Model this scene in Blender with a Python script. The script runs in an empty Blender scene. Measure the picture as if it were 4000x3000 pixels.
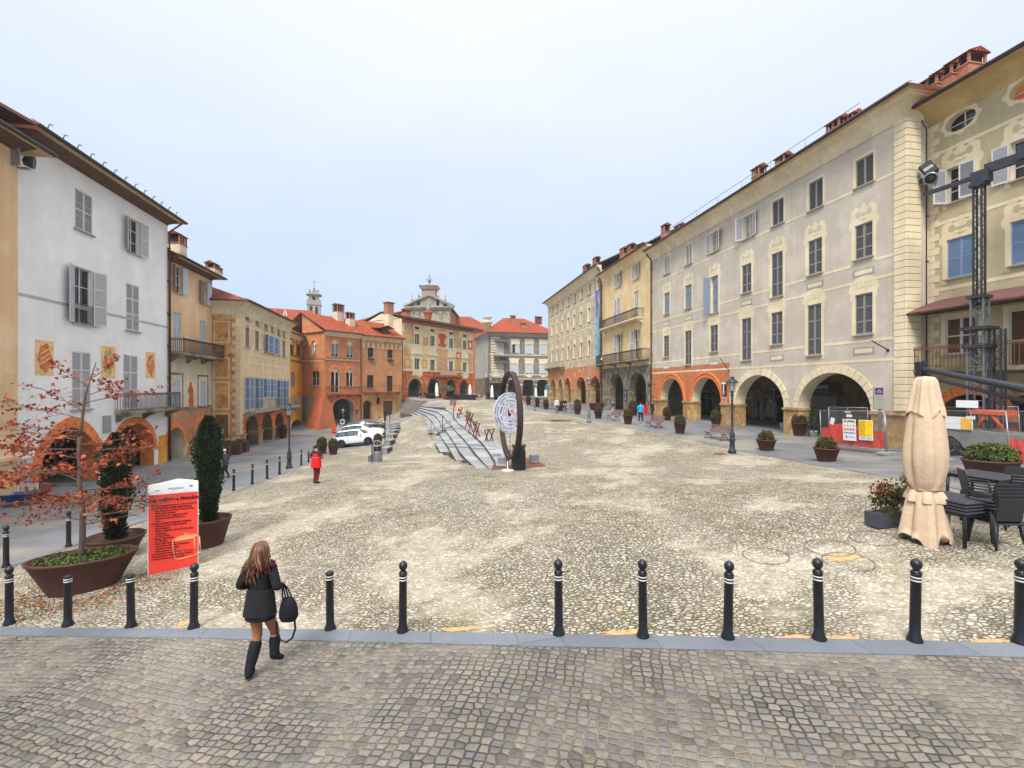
import bpy, math, random
import numpy as np
from mathutils import Vector, Matrix
from mathutils.geometry import tessellate_polygon
random.seed(7)
PI = math.pi
FP = 1800.0; HY = 1510.0        # focal length and horizon row measured in the photograph (4000 px wide)
SC = bpy.context.scene
COL = SC.collection
R = math.radians

# ---------------------------------------------------------------- mesh builder
class MB:
    def __init__(s): s.V=[]; s.F=[]; s.M=[]; s.S=[]
    def add(s, vs, fs, m=0, smooth=False, mtx=None):
        o=len(s.V)
        if mtx is not None: vs=[tuple(mtx@Vector(v)) for v in vs]
        s.V.extend(vs)
        for f in fs:
            s.F.append(tuple(i+o for i in f)); s.M.append(m); s.S.append(smooth)
        return s
    def box(s,x0,y0,z0,x1,y1,z1,m=0,mtx=None):
        v=[(x0,y0,z0),(x1,y0,z0),(x1,y1,z0),(x0,y1,z0),(x0,y0,z1),(x1,y0,z1),(x1,y1,z1),(x0,y1,z1)]
        return s.add(v,[(3,2,1,0),(4,5,6,7),(0,1,5,4),(1,2,6,5),(2,3,7,6),(3,0,4,7)],m,False,mtx)
    def cbox(s,c,d,m=0,mtx=None):
        return s.box(c[0]-d[0]/2,c[1]-d[1]/2,c[2]-d[2]/2,c[0]+d[0]/2,c[1]+d[1]/2,c[2]+d[2]/2,m,mtx)
    def bbox(s,c,d,b=.02,m=0,mtx=None):     # bevelled box
        x,y,z=d[0]/2,d[1]/2,d[2]/2; b=min(b,x*.9,y*.9,z*.9)
        rings=[(x-b,y-b,-z),(x,y,-z+b),(x,y,z-b),(x-b,y-b,z)]
        v=[];f=[]
        for (rx,ry,rz) in rings:
            c2=b if rx==x else b*.6
            for (sx,sy) in ((1,1),(-1,1),(-1,-1),(1,-1)):
                p=[(sx*rx,sy*(ry-c2)),(sx*(rx-c2),sy*ry)]
                if sx*sy<0: p=p[::-1]
                for q in p: v.append((c[0]+q[0],c[1]+q[1],c[2]+rz))
        n=8
        for k in range(3):
            for i in range(n):
                j=(i+1)%n; f.append((k*n+i,k*n+j,(k+1)*n+j,(k+1)*n+i))
        f.append(tuple(range(n-1,-1,-1))); f.append(tuple(3*n+i for i in range(n)))
        return s.add(v,f,m,False,mtx)
    def poly(s,pts,y0,y1,m=0,mtx=None,holes=()):      # polygon in x,z extruded along y
        loops=[list(pts)]+[list(h) for h in holes]
        tri=tessellate_polygon([[Vector((p[0],p[1],0)) for p in l] for l in loops])
        flat=[p for l in loops for p in l]; n=len(flat)
        v=[(p[0],y0,p[1]) for p in flat]+[(p[0],y1,p[1]) for p in flat]
        f=[]
        for t in tri:
            a,b,c=[flat[i] for i in t]
            ar=(b[0]-a[0])*(c[1]-a[1])-(b[1]-a[1])*(c[0]-a[0])
            t=tuple(t) if ar>0 else (t[0],t[2],t[1])
            f.append(t); f.append((t[0]+n,t[2]+n,t[1]+n))
        o=0
        for l in loops:
            k=len(l)
            for i in range(k):
                j=(i+1)%k; f.append((o+i,o+i+n,o+j+n,o+j))
            o+=k
        return s.add(v,f,m,False,mtx)
    def lathe(s,prof,n=16,m=0,c=(0,0,0),mtx=None,smooth=True,ang=1.0,sx=1.0,sy=1.0,cap=True):
        v=[];f=[];k=len(prof)
        for (r,z) in prof:
            for i in range(n):
                a=2*PI*i/n; v.append((c[0]+r*math.cos(a)*sx,c[1]+r*math.sin(a)*sy,c[2]+z))
        for q in range(k-1):
            for i in range(n):
                j=(i+1)%n; f.append((q*n+i,q*n+j,(q+1)*n+j,(q+1)*n+i))
        if cap:
            if prof[0][0]>1e-4: f.append(tuple(range(n-1,-1,-1)))
            if prof[-1][0]>1e-4: f.append(tuple((k-1)*n+i for i in range(n)))
        return s.add(v,f,m,smooth,mtx)
    def tube(s,pts,r,n=8,m=0,mtx=None,smooth=True):
        pts=[Vector(p) for p in pts]; K=len(pts)
        rs=r if isinstance(r,(list,tuple)) else [r]*K
        v=[];f=[]; up=None
        for k,p in enumerate(pts):
            d=(pts[min(k+1,K-1)]-pts[max(k-1,0)])
            if d.length<1e-9: d=Vector((0,0,1))
            d.normalize()
            if up is None: up=Vector((0,0,1)) if abs(d.z)<.9 else Vector((1,0,0))
            a=d.cross(up)
            if a.length<1e-4: a=d.cross(Vector((0,1,0)))
            a.normalize(); b=d.cross(a).normalized(); up=b.cross(d) if False else up
            for i in range(n):
                t=2*PI*i/n; q=p+a*math.cos(t)*rs[k]+b*math.sin(t)*rs[k]; v.append(tuple(q))
        for q in range(K-1):
            for i in range(n):
                j=(i+1)%n; f.append((q*n+j,q*n+i,(q+1)*n+i,(q+1)*n+j))
        f.append(tuple(range(n))); f.append(tuple((K-1)*n+i for i in range(n-1,-1,-1)))
        return s.add(v,f,m,smooth,mtx)
    def ball(s,c,r,n=12,k=8,m=0,mtx=None,noise=0):
        rx,ry,rz=(r,r,r) if not isinstance(r,(tuple,list)) else r
        v=[(c[0],c[1],c[2]-rz)];f=[]
        for q in range(1,k):
            ph=-PI/2+PI*q/k
            for i in range(n):
                a=2*PI*i/n; w=1+random.uniform(-noise,noise)
                v.append((c[0]+rx*w*math.cos(ph)*math.cos(a),c[1]+ry*w*math.cos(ph)*math.sin(a),c[2]+rz*w*math.sin(ph)))
        v.append((c[0],c[1],c[2]+rz)); L=len(v)-1
        for i in range(n):
            j=(i+1)%n; f.append((0,1+j,1+i)); f.append((L,L-n+i,L-n+j))
            for q in range(k-2): f.append((1+q*n+i,1+q*n+j,1+(q+1)*n+j,1+(q+1)*n+i))
        return s.add(v,f,m,True,mtx)
    def loft(s,secs,m=0,mtx=None,smooth=True,cap=True):   # secs: list of equal-length point rings
        n=len(secs[0]); v=[p for q in secs for p in q]; f=[]
        for q in range(len(secs)-1):
            for i in range(n):
                j=(i+1)%n; f.append((q*n+i,q*n+j,(q+1)*n+j,(q+1)*n+i))
        if cap: f.append(tuple(range(n-1,-1,-1))); f.append(tuple((len(secs)-1)*n+i for i in range(n)))
        return s.add(v,f,m,smooth,mtx)
    def mesh(s,name,mats):
        me=bpy.data.meshes.new(name); me.from_pydata(s.V,[],s.F)
        for m in mats: me.materials.append(m)
        if s.F:
            me.polygons.foreach_set('material_index',s.M); me.polygons.foreach_set('use_smooth',s.S)
            box_uv(me)
        me.update(); return me

def box_uv(me):
    n=len(me.loops)
    uvl=me.uv_layers.new(name='UVMap')
    co=np.empty(len(me.vertices)*3); me.vertices.foreach_get('co',co); co=co.reshape(-1,3)
    vi=np.empty(n,dtype=np.int32); me.loops.foreach_get('vertex_index',vi)
    nr=np.empty(len(me.polygons)*3); me.polygons.foreach_get('normal',nr); nr=np.abs(nr.reshape(-1,3))
    lt=np.empty(len(me.polygons),dtype=np.int32); me.polygons.foreach_get('loop_total',lt)
    ax=np.repeat(np.argmax(nr,axis=1),lt); c=co[vi]
    u=np.where(ax==0,c[:,1],c[:,0]); v=np.where(ax==2,c[:,1],c[:,2])
    uvl.data.foreach_set('uv',np.stack([u,v],1).astype(np.float32).ravel())

def obj(name, mb, mats, parent=None, loc=None, rz=0.0):
    if not isinstance(mats,(list,tuple)): mats=[mats]
    me=mb.mesh(name,mats) if isinstance(mb,MB) else mb
    o=bpy.data.objects.new(name,me); COL.objects.link(o)
    if parent is not None: o.parent=parent
    if loc is not None: o.location=loc
    if rz: o.rotation_euler=(0,0,rz)
    return o
def tag(o,label,cat,group=None):
    o['label']=label; o['category']=cat
    if group: o['group']=group
    return o
def thing(name,label,cat,loc=(0,0,0),rz=0.0,group=None):
    o=bpy.data.objects.new(name,None); COL.objects.link(o); o.empty_display_size=.3
    o.location=loc; o.rotation_euler=(0,0,rz); return tag(o,label,cat,group)
def kids(o): return [c for c in COL.objects if c.parent==o]
def dup(root,loc,rz,label,group=None,scale=None):
    def cp(o,par):
        c=o.copy(); COL.objects.link(c)
        if par is not None: c.parent=par
        for ch in CH.get(o.name,[]): cp(ch,c)
        return c
    CH={}
    st=[root]
    while st:
        q=st.pop(); ks=list(q.children); CH[q.name]=ks; st+=ks
    r=cp(root,None); r.location=loc; r.rotation_euler=(0,0,rz); r['label']=label
    if group: r['group']=group
    if scale: r.scale=scale if isinstance(scale,tuple) else (scale,)*3
    return r

# ---------------------------------------------------------------- materials
def _m(name):
    m=bpy.data.materials.new(name); m.use_nodes=True; nt=m.node_tree; nt.nodes.clear()
    o=nt.nodes.new('ShaderNodeOutputMaterial'); b=nt.nodes.new('ShaderNodeBsdfPrincipled')
    nt.links.new(b.outputs[0],o.inputs[0]); b.inputs['Specular IOR Level'].default_value=.3
    return m,nt,b
def N(nt,t,**kw):
    n=nt.nodes.new(t)
    for k,v in kw.items():
        if k in n.inputs: n.inputs[k].default_value=v
        else: setattr(n,k,v)
    return n
def srgb(c):
    return tuple(((x/255)/12.92 if x/255<=.04045 else ((x/255+.055)/1.055)**2.4) for x in c)+(1,)
def ramp(nt,fac,stops):
    r=nt.nodes.new('ShaderNodeValToRGB'); e=r.color_ramp.elements
    while len(e)<len(stops): e.new(.5)
    for i,(p,c) in enumerate(stops): e[i].position=p; e[i].color=c
    nt.links.new(fac,r.inputs[0]); return r.outputs[0]
def mix(nt,f,a,b,mode='MIX'):
    n=nt.nodes.new('ShaderNodeMix'); n.data_type='RGBA'; n.blend_type=mode
    for s,v in ((0,f),(6,a),(7,b)):
        if isinstance(v,(int,float,tuple)): n.inputs[s].default_value=v
        else: nt.links.new(v,n.inputs[s])
    return n.outputs[2]
def noise(nt,vec,scale,detail=4,rough=.55):
    n=N(nt,'ShaderNodeTexNoise'); n.inputs['Scale'].default_value=scale; n.inputs['Detail'].default_value=detail
    n.inputs['Roughness'].default_value=rough
    if vec is not None: nt.links.new(vec,n.inputs['Vector'])
    return n.outputs['Fac']
def bump(nt,b,h,dist,strength=1.0):
    n=N(nt,'ShaderNodeBump'); n.inputs['Distance'].default_value=dist; n.inputs['Strength'].default_value=strength
    nt.links.new(h,n.inputs['Height']); nt.links.new(n.outputs[0],b.inputs['Normal'])
def coord(nt,kind='Object',scale=None):
    t=N(nt,'ShaderNodeTexCoord'); o=t.outputs[kind]
    if scale:
        m=N(nt,'ShaderNodeMapping'); m.inputs['Scale'].default_value=scale; nt.links.new(o,m.inputs[0]); o=m.outputs[0]
    return o
def plain(name,c,rough=.6,metal=0,var=.12,sc=6,spec=.3,bmp=0):
    m,nt,b=_m(name); v=coord(nt); f=noise(nt,v,sc)
    lo=tuple(x*(1-var) for x in c[:3])+(1,); hi=tuple(min(1,x*(1+var)) for x in c[:3])+(1,)
    nt.links.new(ramp(nt,f,[(.3,lo),(.7,hi)]),b.inputs['Base Color'])
    b.inputs['Roughness'].default_value=rough; b.inputs['Metallic'].default_value=metal; b.inputs['Specular IOR Level'].default_value=spec
    if bmp: bump(nt,b,noise(nt,v,sc*8,3),bmp)
    return m
def plaster(name,c,c2=None,c3=None,dirt=.35,sc=.5,fine=60):
    """weathered render: large tone patches, vertical streaks, fine grain"""
    m,nt,b=_m(name); v=coord(nt); c2=c2 or tuple(x*.86 for x in c[:3])+(1,)
    base=ramp(nt,noise(nt,v,sc,6,.62),[(.3,tuple(x*.94 for x in c2[:3])+(1,)),(.48,c2),(.6,c)])
    if c3:
        f=ramp(nt,noise(nt,v,sc*1.7,8,.62),[(.53,(0,0,0,1)),(.6,(1,1,1,1))])
        base=mix(nt,f,base,c3)
    vs=coord(nt,'Object',(2.2,2.2,.16)); st=ramp(nt,noise(nt,vs,1.3,6,.65),[(.46,(1,1,1,1)),(.80,(1-dirt*.8,1-dirt*.82,1-dirt*.9,1))])
    base=mix(nt,1.0,base,st,'MULTIPLY')
    g=noise(nt,v,fine,3,.6)
    base=mix(nt,.10,base,ramp(nt,g,[(.3,(.2,.2,.2,1)),(.7,(1,1,1,1))]),'MULTIPLY')
    nt.links.new(base,b.inputs['Base Color']); b.inputs['Roughness'].default_value=.9; b.inputs['Specular IOR Level'].default_value=.12
    bump(nt,b,noise(nt,v,9,7,.7),.012,.6)
    return m
def brick(name,c1,c2,mortar,w=.25,h=.065,ms=.012,patch=None,pf=.55):
    m,nt,b=_m(name); uv=coord(nt,'UV'); v=coord(nt)
    wob=N(nt,'ShaderNodeTexNoise'); wob.inputs['Scale'].default_value=5; nt.links.new(v,wob.inputs['Vector'])
    vm=N(nt,'ShaderNodeVectorMath',operation='MULTIPLY_ADD'); nt.links.new(wob.outputs['Color'],vm.inputs[0]); vm.inputs[1].default_value=(.03,.03,.0); nt.links.new(uv,vm.inputs[2])
    t=N(nt,'ShaderNodeTexBrick'); nt.links.new(vm.outputs[0],t.inputs['Vector'])
    t.inputs['Color1'].default_value=c1; t.inputs['Color2'].default_value=c2; t.inputs['Mortar'].default_value=mortar
    t.inputs['Scale'].default_value=1; t.inputs['Brick Width'].default_value=w; t.inputs['Row Height'].default_value=h
    t.inputs['Mortar Size'].default_value=ms; t.inputs['Mortar Smooth'].default_value=.3; t.inputs['Bias'].default_value=-.1
    base=t.outputs['Color']
    tone=ramp(nt,noise(nt,v,.8,6,.65),[(.3,(.72,.68,.66,1)),(.65,(1.0,1.0,1.0,1))])
    base=mix(nt,1.0,base,tone,'MULTIPLY')
    g=ramp(nt,noise(nt,v,14,4,.7),[(.3,(.75,.75,.75,1)),(.7,(1,1,1,1))]); base=mix(nt,.7,base,g,'MULTIPLY')
    if patch:
        f=ramp(nt,noise(nt,v,.7,8,.65),[(pf,(0,0,0,1)),(pf+.07,(1,1,1,1))]); base=mix(nt,f,base,patch)
    nt.links.new(base,b.inputs['Base Color']); b.inputs['Roughness'].default_value=.9; b.inputs['Specular IOR Level'].default_value=.1
    bump(nt,b,t.outputs['Fac'],-.012,.8)
    return m
def rooftile(name,c1,c2,dark):
    m,nt,b=_m(name); uv=coord(nt,'UV'); v=coord(nt)
    wob=N(nt,'ShaderNodeTexNoise'); wob.inputs['Scale'].default_value=2.5; nt.links.new(v,wob.inputs['Vector'])
    vm=N(nt,'ShaderNodeVectorMath',operation='MULTIPLY_ADD'); nt.links.new(wob.outputs['Color'],vm.inputs[0]); vm.inputs[1].default_value=(.12,.12,0); nt.links.new(uv,vm.inputs[2])
    sx=N(nt,'ShaderNodeSeparateXYZ'); nt.links.new(vm.outputs[0],sx.inputs[0])
    w=N(nt,'ShaderNodeTexWave',wave_type='BANDS',bands_direction='X'); w.inputs['Scale'].default_value=1.6; nt.links.new(vm.outputs[0],w.inputs['Vector'])
    t=N(nt,'ShaderNodeTexBrick'); nt.links.new(vm.outputs[0],t.inputs['Vector']); t.offset=.5
    t.inputs['Color1'].default_value=c1; t.inputs['Color2'].default_value=c2; t.inputs['Mortar'].default_value=dark
    t.inputs['Scale'].default_value=1; t.inputs['Brick Width'].default_value=.2; t.inputs['Row Height'].default_value=.36; t.inputs['Mortar Size'].default_value=.035; t.inputs['Mortar Smooth'].default_value=.5
    base=mix(nt,.45,t.outputs['Color'],ramp(nt,w.outputs['Fac'],[(.1,dark),(.6,c1)]))
    base=mix(nt,1.0,base,ramp(nt,noise(nt,v,2.1,6,.75),[(.34,(.5,.5,.5,1)),(.62,(1.15,1.1,1.05,1))]),'MULTIPLY')
    base=mix(nt,ramp(nt,noise(nt,v,2.3,8,.7),[(.62,(0,0,0,1)),(.7,(.5,.5,.5,1))]),base,(.32,.2,.13,1))
    nt.links.new(base,b.inputs['Base Color']); b.inputs['Roughness'].default_value=.85; b.inputs['Specular IOR Level'].default_value=.15
    bump(nt,b,w.outputs['Fac'],.06,1.0)
    return m
def glassy(name,c,rough=.08):
    m,nt,b=_m(name); f=noise(nt,coord(nt),1.7,3); lo=tuple(x*.6 for x in c[:3])+(1,)
    nt.links.new(ramp(nt,f,[(.35,lo),(.65,c)]),b.inputs['Base Color']); b.inputs['Roughness'].default_value=rough; b.inputs['Specular IOR Level'].default_value=.6
    return m
def lined(name,paper,ink,rows,cols=7,thr=.45):
    """printed paper: soft rows of small print"""
    m,nt,b=_m(name); uv=coord(nt,'UV')
    mp=N(nt,'ShaderNodeMapping'); mp.inputs['Scale'].default_value=(cols,rows,1); nt.links.new(uv,mp.inputs[0])
    w=N(nt,'ShaderNodeTexWave',wave_type='BANDS',bands_direction='Y'); w.inputs['Scale'].default_value=.314; nt.links.new(mp.outputs[0],w.inputs['Vector'])
    n=noise(nt,mp.outputs[0],1.2,2); mu=N(nt,'ShaderNodeMath',operation='MULTIPLY'); nt.links.new(w.outputs['Fac'],mu.inputs[0]); nt.links.new(n,mu.inputs[1])
    nt.links.new(mix(nt,ramp(nt,mu.outputs[0],[(thr-.03,(0,0,0,1)),(thr+.03,(1,1,1,1))]),paper,ink),b.inputs['Base Color']); b.inputs['Roughness'].default_value=.6
    return m
def leafmat(name,cols,rough=.6,trans=.15):
    m,nt,b=_m(name); g=N(nt,'ShaderNodeNewGeometry'); 
    st=[(i/(len(cols)-1),c) for i,c in enumerate(cols)]
    base=ramp(nt,g.outputs['Random Per Island'],st)
    base=mix(nt,1.0,base,ramp(nt,noise(nt,coord(nt),3.0,3),[(.3,(.6,.6,.6,1)),(.7,(1.1,1.1,1.1,1))]),'MULTIPLY')
    nt.links.new(base,b.inputs['Base Color']); b.inputs['Roughness'].default_value=rough
    b.inputs['Specular IOR Level'].default_value=.2
    return m
M={}
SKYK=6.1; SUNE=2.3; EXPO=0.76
# ---------------------------------------------------------------- palette
C=srgb
M['cream']=plaster('cream_paint',C((236,225,194)),C((224,210,178)),dirt=.2)
M['cream2']=plaster('cream_cornice',C((232,220,194)),C((220,206,176)),dirt=.3)
M['greyrose']=plaster('grey_plaster',C((208,199,185)),C((195,186,173)),dirt=.15)
M['greybeige']=plaster('grey_beige_plaster',C((202,190,166)),C((186,172,148)),dirt=.3,c3=C((214,202,176)))
M['ochre']=plaster('ochre_plaster',C((236,214,168)),C((224,198,150)),dirt=.25)
M['olive']=plaster('olive_plaster',C((198,188,156)),C((184,173,142)),dirt=.2)
M['yellow']=plaster('yellow_plaster',C((240,182,72)),C((226,160,60)),dirt=.25)
M['white']=plaster('white_plaster',C((246,245,244)),C((238,237,237)),dirt=.07)
M['peach']=plaster('peach_plaster',C((236,204,166)),C((224,188,148)),dirt=.25)
M['peach2']=plaster('pale_peach_plaster',C((226,214,190)),C((212,198,172)),dirt=.2)
M['peel']=plaster('peeling_plaster',C((222,176,118)),C((204,150,92)),dirt=.35,c3=C((172,120,72)),sc=.7)
M['palefres']=plaster('faded_plaster',C((230,210,172)),C((218,194,156)),dirt=.25,c3=C((232,198,168)),sc=.8)
M['fresco']=plaster('fresco_plaster',C((230,216,184)),C((220,196,156)),dirt=.25,c3=C((212,178,146)),sc=.9)
M['stonegrey']=plaster('grey_stone_plaster',C((150,142,122)),C((118,108,92)),dirt=.45,c3=C((170,160,136)),sc=.9)
M['gblue']=plaster('dark_grey_plaster',C((138,136,128)),C((124,122,116)),dirt=.2)
M['gpale']=plaster('pale_grey_plaster',C((176,176,168)),C((160,160,154)),dirt=.25)
M['taupe']=plaster('taupe_plaster',C((136,120,100)),C((120,104,86)),dirt=.3)
M['churchgrey']=plaster('church_render',C((176,170,152)),C((156,150,134)),dirt=.4)
M['sandst']=plaster('sandstone',C((206,174,124)),C((176,144,100)),dirt=.4,c3=C((158,124,84)),sc=1.2)
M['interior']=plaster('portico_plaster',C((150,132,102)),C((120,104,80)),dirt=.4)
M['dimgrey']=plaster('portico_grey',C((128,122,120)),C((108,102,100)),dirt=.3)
M['darkroom']=plaster('shade_dark_portico',C((84,74,64)),C((66,58,50)),dirt=.4)  # plaster darkened so its colour carries the shade inside the arches
bo=C((226,126,70)); bo2=C((202,98,54)); mo=C((214,176,138))
M['brick']=brick('orange_brick',bo,bo2,mo)
M['brick2']=brick('tan_brick',C((222,146,92)),C((200,118,70)),C((212,178,138)),patch=C((224,180,128)),pf=.6)
M['brickred']=brick('red_brick',C((208,104,66)),C((178,80,50)),C((196,144,110)))
M['brickpink']=brick('chimney_brick',C((188,104,72)),C((160,80,56)),C((206,176,150)),w=.24,h=.07,ms=.014)
M['brickold']=brick('worn_brick',C((220,134,82)),C((194,102,62)),C((218,188,156)),patch=C((220,190,150)),pf=.56)
M['rustbrick']=plaster('terracotta_render',C((214,120,68)),C((192,98,56)),dirt=.3,c3=C((222,154,102)),sc=1.0)
M['terra']=plain('terracotta_moulding',C((226,130,74)),.85,var=.25,sc=4,bmp=.02)
M['roof']=rooftile('clay_roof_tiles',C((212,108,66)),C((152,60,38)),C((72,34,26)))
M['roofdull']=rooftile('old_roof_tiles',C((176,104,78)),C((150,84,62)),C((92,56,44)))
M['gutter']=plain('dark_gutter',C((62,58,62)),.5,.3)
M['pipe']=plain('brown_downpipe',C((84,56,46)),.5,.2)
M['eave']=plain('eave_wood',C((92,66,50)),.85,var=.25,sc=4)
M['soffit']=plaster('soffit_plaster',C((206,182,134)),C((190,164,116)),dirt=.2)
M['glass']=glassy('window_glass',C((52,56,60)))
M['glassdark']=glassy('dark_glass',C((24,26,32)))
M['glasslit']=glassy('curtained_glass',C((150,156,158)),.3)
M['shgrey']=plain('grey_shutter',C((150,150,156)),.6,var=.1)
M['shslat']=plain('grey_slats',C((172,172,177)),.6,var=.08)
M['shdark']=plain('dark_slat_shutter',C((98,96,100)),.7,var=.2)
M['shpale']=plain('pale_grey_shutter',C((204,204,206)),.6,var=.08)
M['shblue']=plain('slate_blue_shutter',C((118,132,152)),.6,var=.08)
M['shblue2']=plain('blue_shutter',C((120,146,182)),.6,var=.08)
M['shnavy']=plain('deep_blue_shutter',C((118,134,168)),.6,var=.12)
M['shlight']=plain('light_blue_shutter',C((184,196,208)),.6,var=.06)
M['frame']=plain('white_window_frame',C((206,204,198)),.6)
M['framegrey']=plain('grey_window_frame',C((140,140,138)),.6)
M['framebrown']=plain('brown_window_frame',C((84,58,40)),.6)
M['sill']=plain('stone_sill',C((160,152,138)),.8)
M['iron']=plain('wrought_iron',C((58,54,54)),.5,.5)
M['irongrey']=plain('grey_iron',C((106,108,110)),.5,.5)
M['rustiron']=plain('rusty_iron',C((120,84,62)),.7,.2)
M['bollard']=plain('black_enamel',C((22,24,34)),.38,0,var=.2,spec=.5)
M['band']=plain('reflective_band',C((206,206,196)),.4)
M['lamp']=plain('lamp_post_paint',C((58,60,68)),.45,.3,var=.2)
M['lampgrey']=plain('grey_lamp_paint',C((120,122,126)),.5,.3)
M['lampglass']=glassy('lantern_glass',C((190,190,180)),.2)
M['corten']=plain('corten_steel',C((112,68,50)),.75,.1,var=.22,sc=4,bmp=.004)
M['cortendk']=plain('dark_corten_steel',C((74,48,42)),.6,.3,var=.25,sc=5)
M['cortenred']=plain('rusty_red_steel',C((112,66,48)),.8,var=.25,sc=7)
M['pot']=plain('brown_pot',C((84,54,46)),.65,var=.2,sc=3)
M['soil']=plain('potting_soil',C((66,50,36)),.95,var=.3,sc=20)
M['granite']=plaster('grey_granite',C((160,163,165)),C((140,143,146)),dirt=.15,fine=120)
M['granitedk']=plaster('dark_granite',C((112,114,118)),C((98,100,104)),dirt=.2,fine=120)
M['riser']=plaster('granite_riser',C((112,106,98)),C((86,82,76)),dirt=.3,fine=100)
M['wood']=plain('bench_wood',C((124,96,90)),.7,var=.25,sc=9)
M['woodg']=plain('weathered_bench_wood',C((128,116,106)),.75,var=.2,sc=9)
M['benchiron']=plain('bench_iron',C((66,62,62)),.5,.4)
M['door']=plain('dark_door',C((48,42,42)),.6,var=.3)
M['doorwood']=plain('wooden_door',C((92,68,56)),.7,var=.3,sc=5)
M['white_s']=plain('white_sign',C((226,228,230)),.5,var=.03)
M['black_s']=plain('black_print',C((28,26,30)),.6,var=.05)
M['darkplastic']=plain('dark_plastic',C((40,42,48)),.5,var=.15,spec=.4)
M['whitecloth']=plain('white_canvas',C((230,232,234)),.9,var=.05,sc=3,bmp=.01)
M['metal']=plain('galvanised_steel',C((150,152,156)),.4,.6,var=.12)
M['blackcloth']=plain('black_cloth',C((28,30,38)),.85,var=.25,sc=5)
M['leafdk']=leafmat('dark_cypress_leaves',[C((34,48,34)),C((52,68,44)),C((70,86,56)),C((40,54,38))])
M['leafbox']=leafmat('olive_box_leaves',[C((66,66,36)),C((84,82,44)),C((104,98,52)),C((56,58,34)),C((116,88,52))])
M['leafgreen']=leafmat('green_leaves',[C((74,96,44)),C((96,116,52)),C((58,78,38)),C((112,122,64))])
M['leafred']=leafmat('autumn_leaves',[C((150,62,40)),C((176,84,48)),C((122,40,40)),C((196,108,58)),C((104,34,40)),C((186,92,44)),C((140,50,44))])
M['bark']=plain('tree_bark',C((104,86,80)),.9,var=.25,sc=12,bmp=.01)
M['barkdk']=plain('dark_twig_bark',C((70,56,54)),.9,var=.2,sc=12)

# ---------------------------------------------------------------- terrain from measured heights
def W(px,py,Y): return ((px-2000)/FP*Y, Y, -(py-HY)/FP*Y)
cp=[W(36,2440,8.2),W(757,2455,7.3),W(1573,2470,6.67),W(2183,2480,6.29),W(3573,2507,5.7),W(3985,2515,5.6)]
cp+=[(-4,3,-3.66),(0,3,-3.42),(5,3,-3.06),(-10,3.5,-4.15),(11,3.5,-2.72),(0,-2,-3.4),(-8,-2,-3.95),(9,-2,-2.85),(-20,0,-4.7),(20,0,-2.3)]
cp+=[(-12.35,11.25,-4.4),(-12.6,13.1,-4.58),(-12.8,21.2,-4.81),(-13,25.7,-4.91),(-13.7,30,-5.1)]
cp+=[W(1340,1748,41),W(1450,1736,41),W(1495,1716,44),W(1485,1679,62),W(1390,1690,62)]
cp+=[(-21.7,21.6,-4.98),(-23.4,31.2,-5.11),(-22.6,38.3,-5.3),(-24.1,46.9,-5.3),(-25,51.9,-5.42),(-16.4,26.3,-5.2)]
cp+=[W(1247,1683,63),W(1367,1643,70),W(1460,1625,73.5),W(1560,1612,75.5),W(1606,1620,63)]
cp+=[W(1520,1773,36),W(1540,1670,58),W(1475,1808,28.5),W(1235,1892,19.6),W(1672,1735,36),W(1715,1765,32),W(1780,1795,28)]
cp+=[W(1703,1561,81),W(1680,1566,76),W(1569,1562,77),W(1848,1557,92),W(1790,1637,51.5),W(1850,1690,36),W(1940,1830,20.7),W(2030,1835,20.7)]
cp+=[W(2170,1613.5,52),W(2298,1650,39.3),W(2860,1772,23.8),W(2500,1654,38),W(2088,1604,57.6),W(3228,1802,21)]
cp+=[W(3540,1757,22.2),W(3064,1696,30),W(2554,1624,47.4),W(2350,1598,61),W(2140,1565,90),W(3459,1775,21.07),W(3681,1803,18),W(3940,1838,15.6),W(3620,2110,8.4),W(3870,1880,13.2)]
cp+=[W(1911,1548,105),W(2140,1549,108),(-60,60,-7),(-60,0,-6.5),(50,0,-2),(50,60,-2),(50,120,-2),(-60,120,-4),(0,140,-2),(-100,-60,-7),(100,-60,-2),(120,200,-2),(-120,200,-4)]
cp+=[(-1.7,21.6,-3.93),(-3.5,27.7,-4.40),(-5.2,31.9,-4.48),(-6.8,36.2,-4.46),(-3.0,22,-4.0),(-5,26,-4.3),(-8.4,41,-4.3),(-9.6,46,-4.15),(-11.2,51,-3.95),(-13.2,56,-3.8)]
CPs=np.array(cp)
def _U(r2): return np.where(r2>1e-12, r2*np.log(np.maximum(r2,1e-12))*.5, 0)
_n=len(CPs); _d=((CPs[:,None,:2]-CPs[None,:,:2])**2).sum(-1)
_K=_U(_d)+np.eye(_n)*1.5; _P=np.hstack([np.ones((_n,1)),CPs[:,:2]])
_A=np.zeros((_n+3,_n+3)); _A[:_n,:_n]=_K; _A[:_n,_n:]=_P; _A[_n:,:_n]=_P.T
_w=np.linalg.solve(_A,np.concatenate([CPs[:,2],np.zeros(3)]))
def Gv(X,Y):
    X=np.asarray(X,float); Y=np.asarray(Y,float)
    d=(X[...,None]-CPs[:,0])**2+(Y[...,None]-CPs[:,1])**2
    return _U(d)@_w[:_n]+_w[_n]+_w[_n+1]*X+_w[_n+2]*Y
def G(x,y): return float(Gv(x,y))
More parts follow.
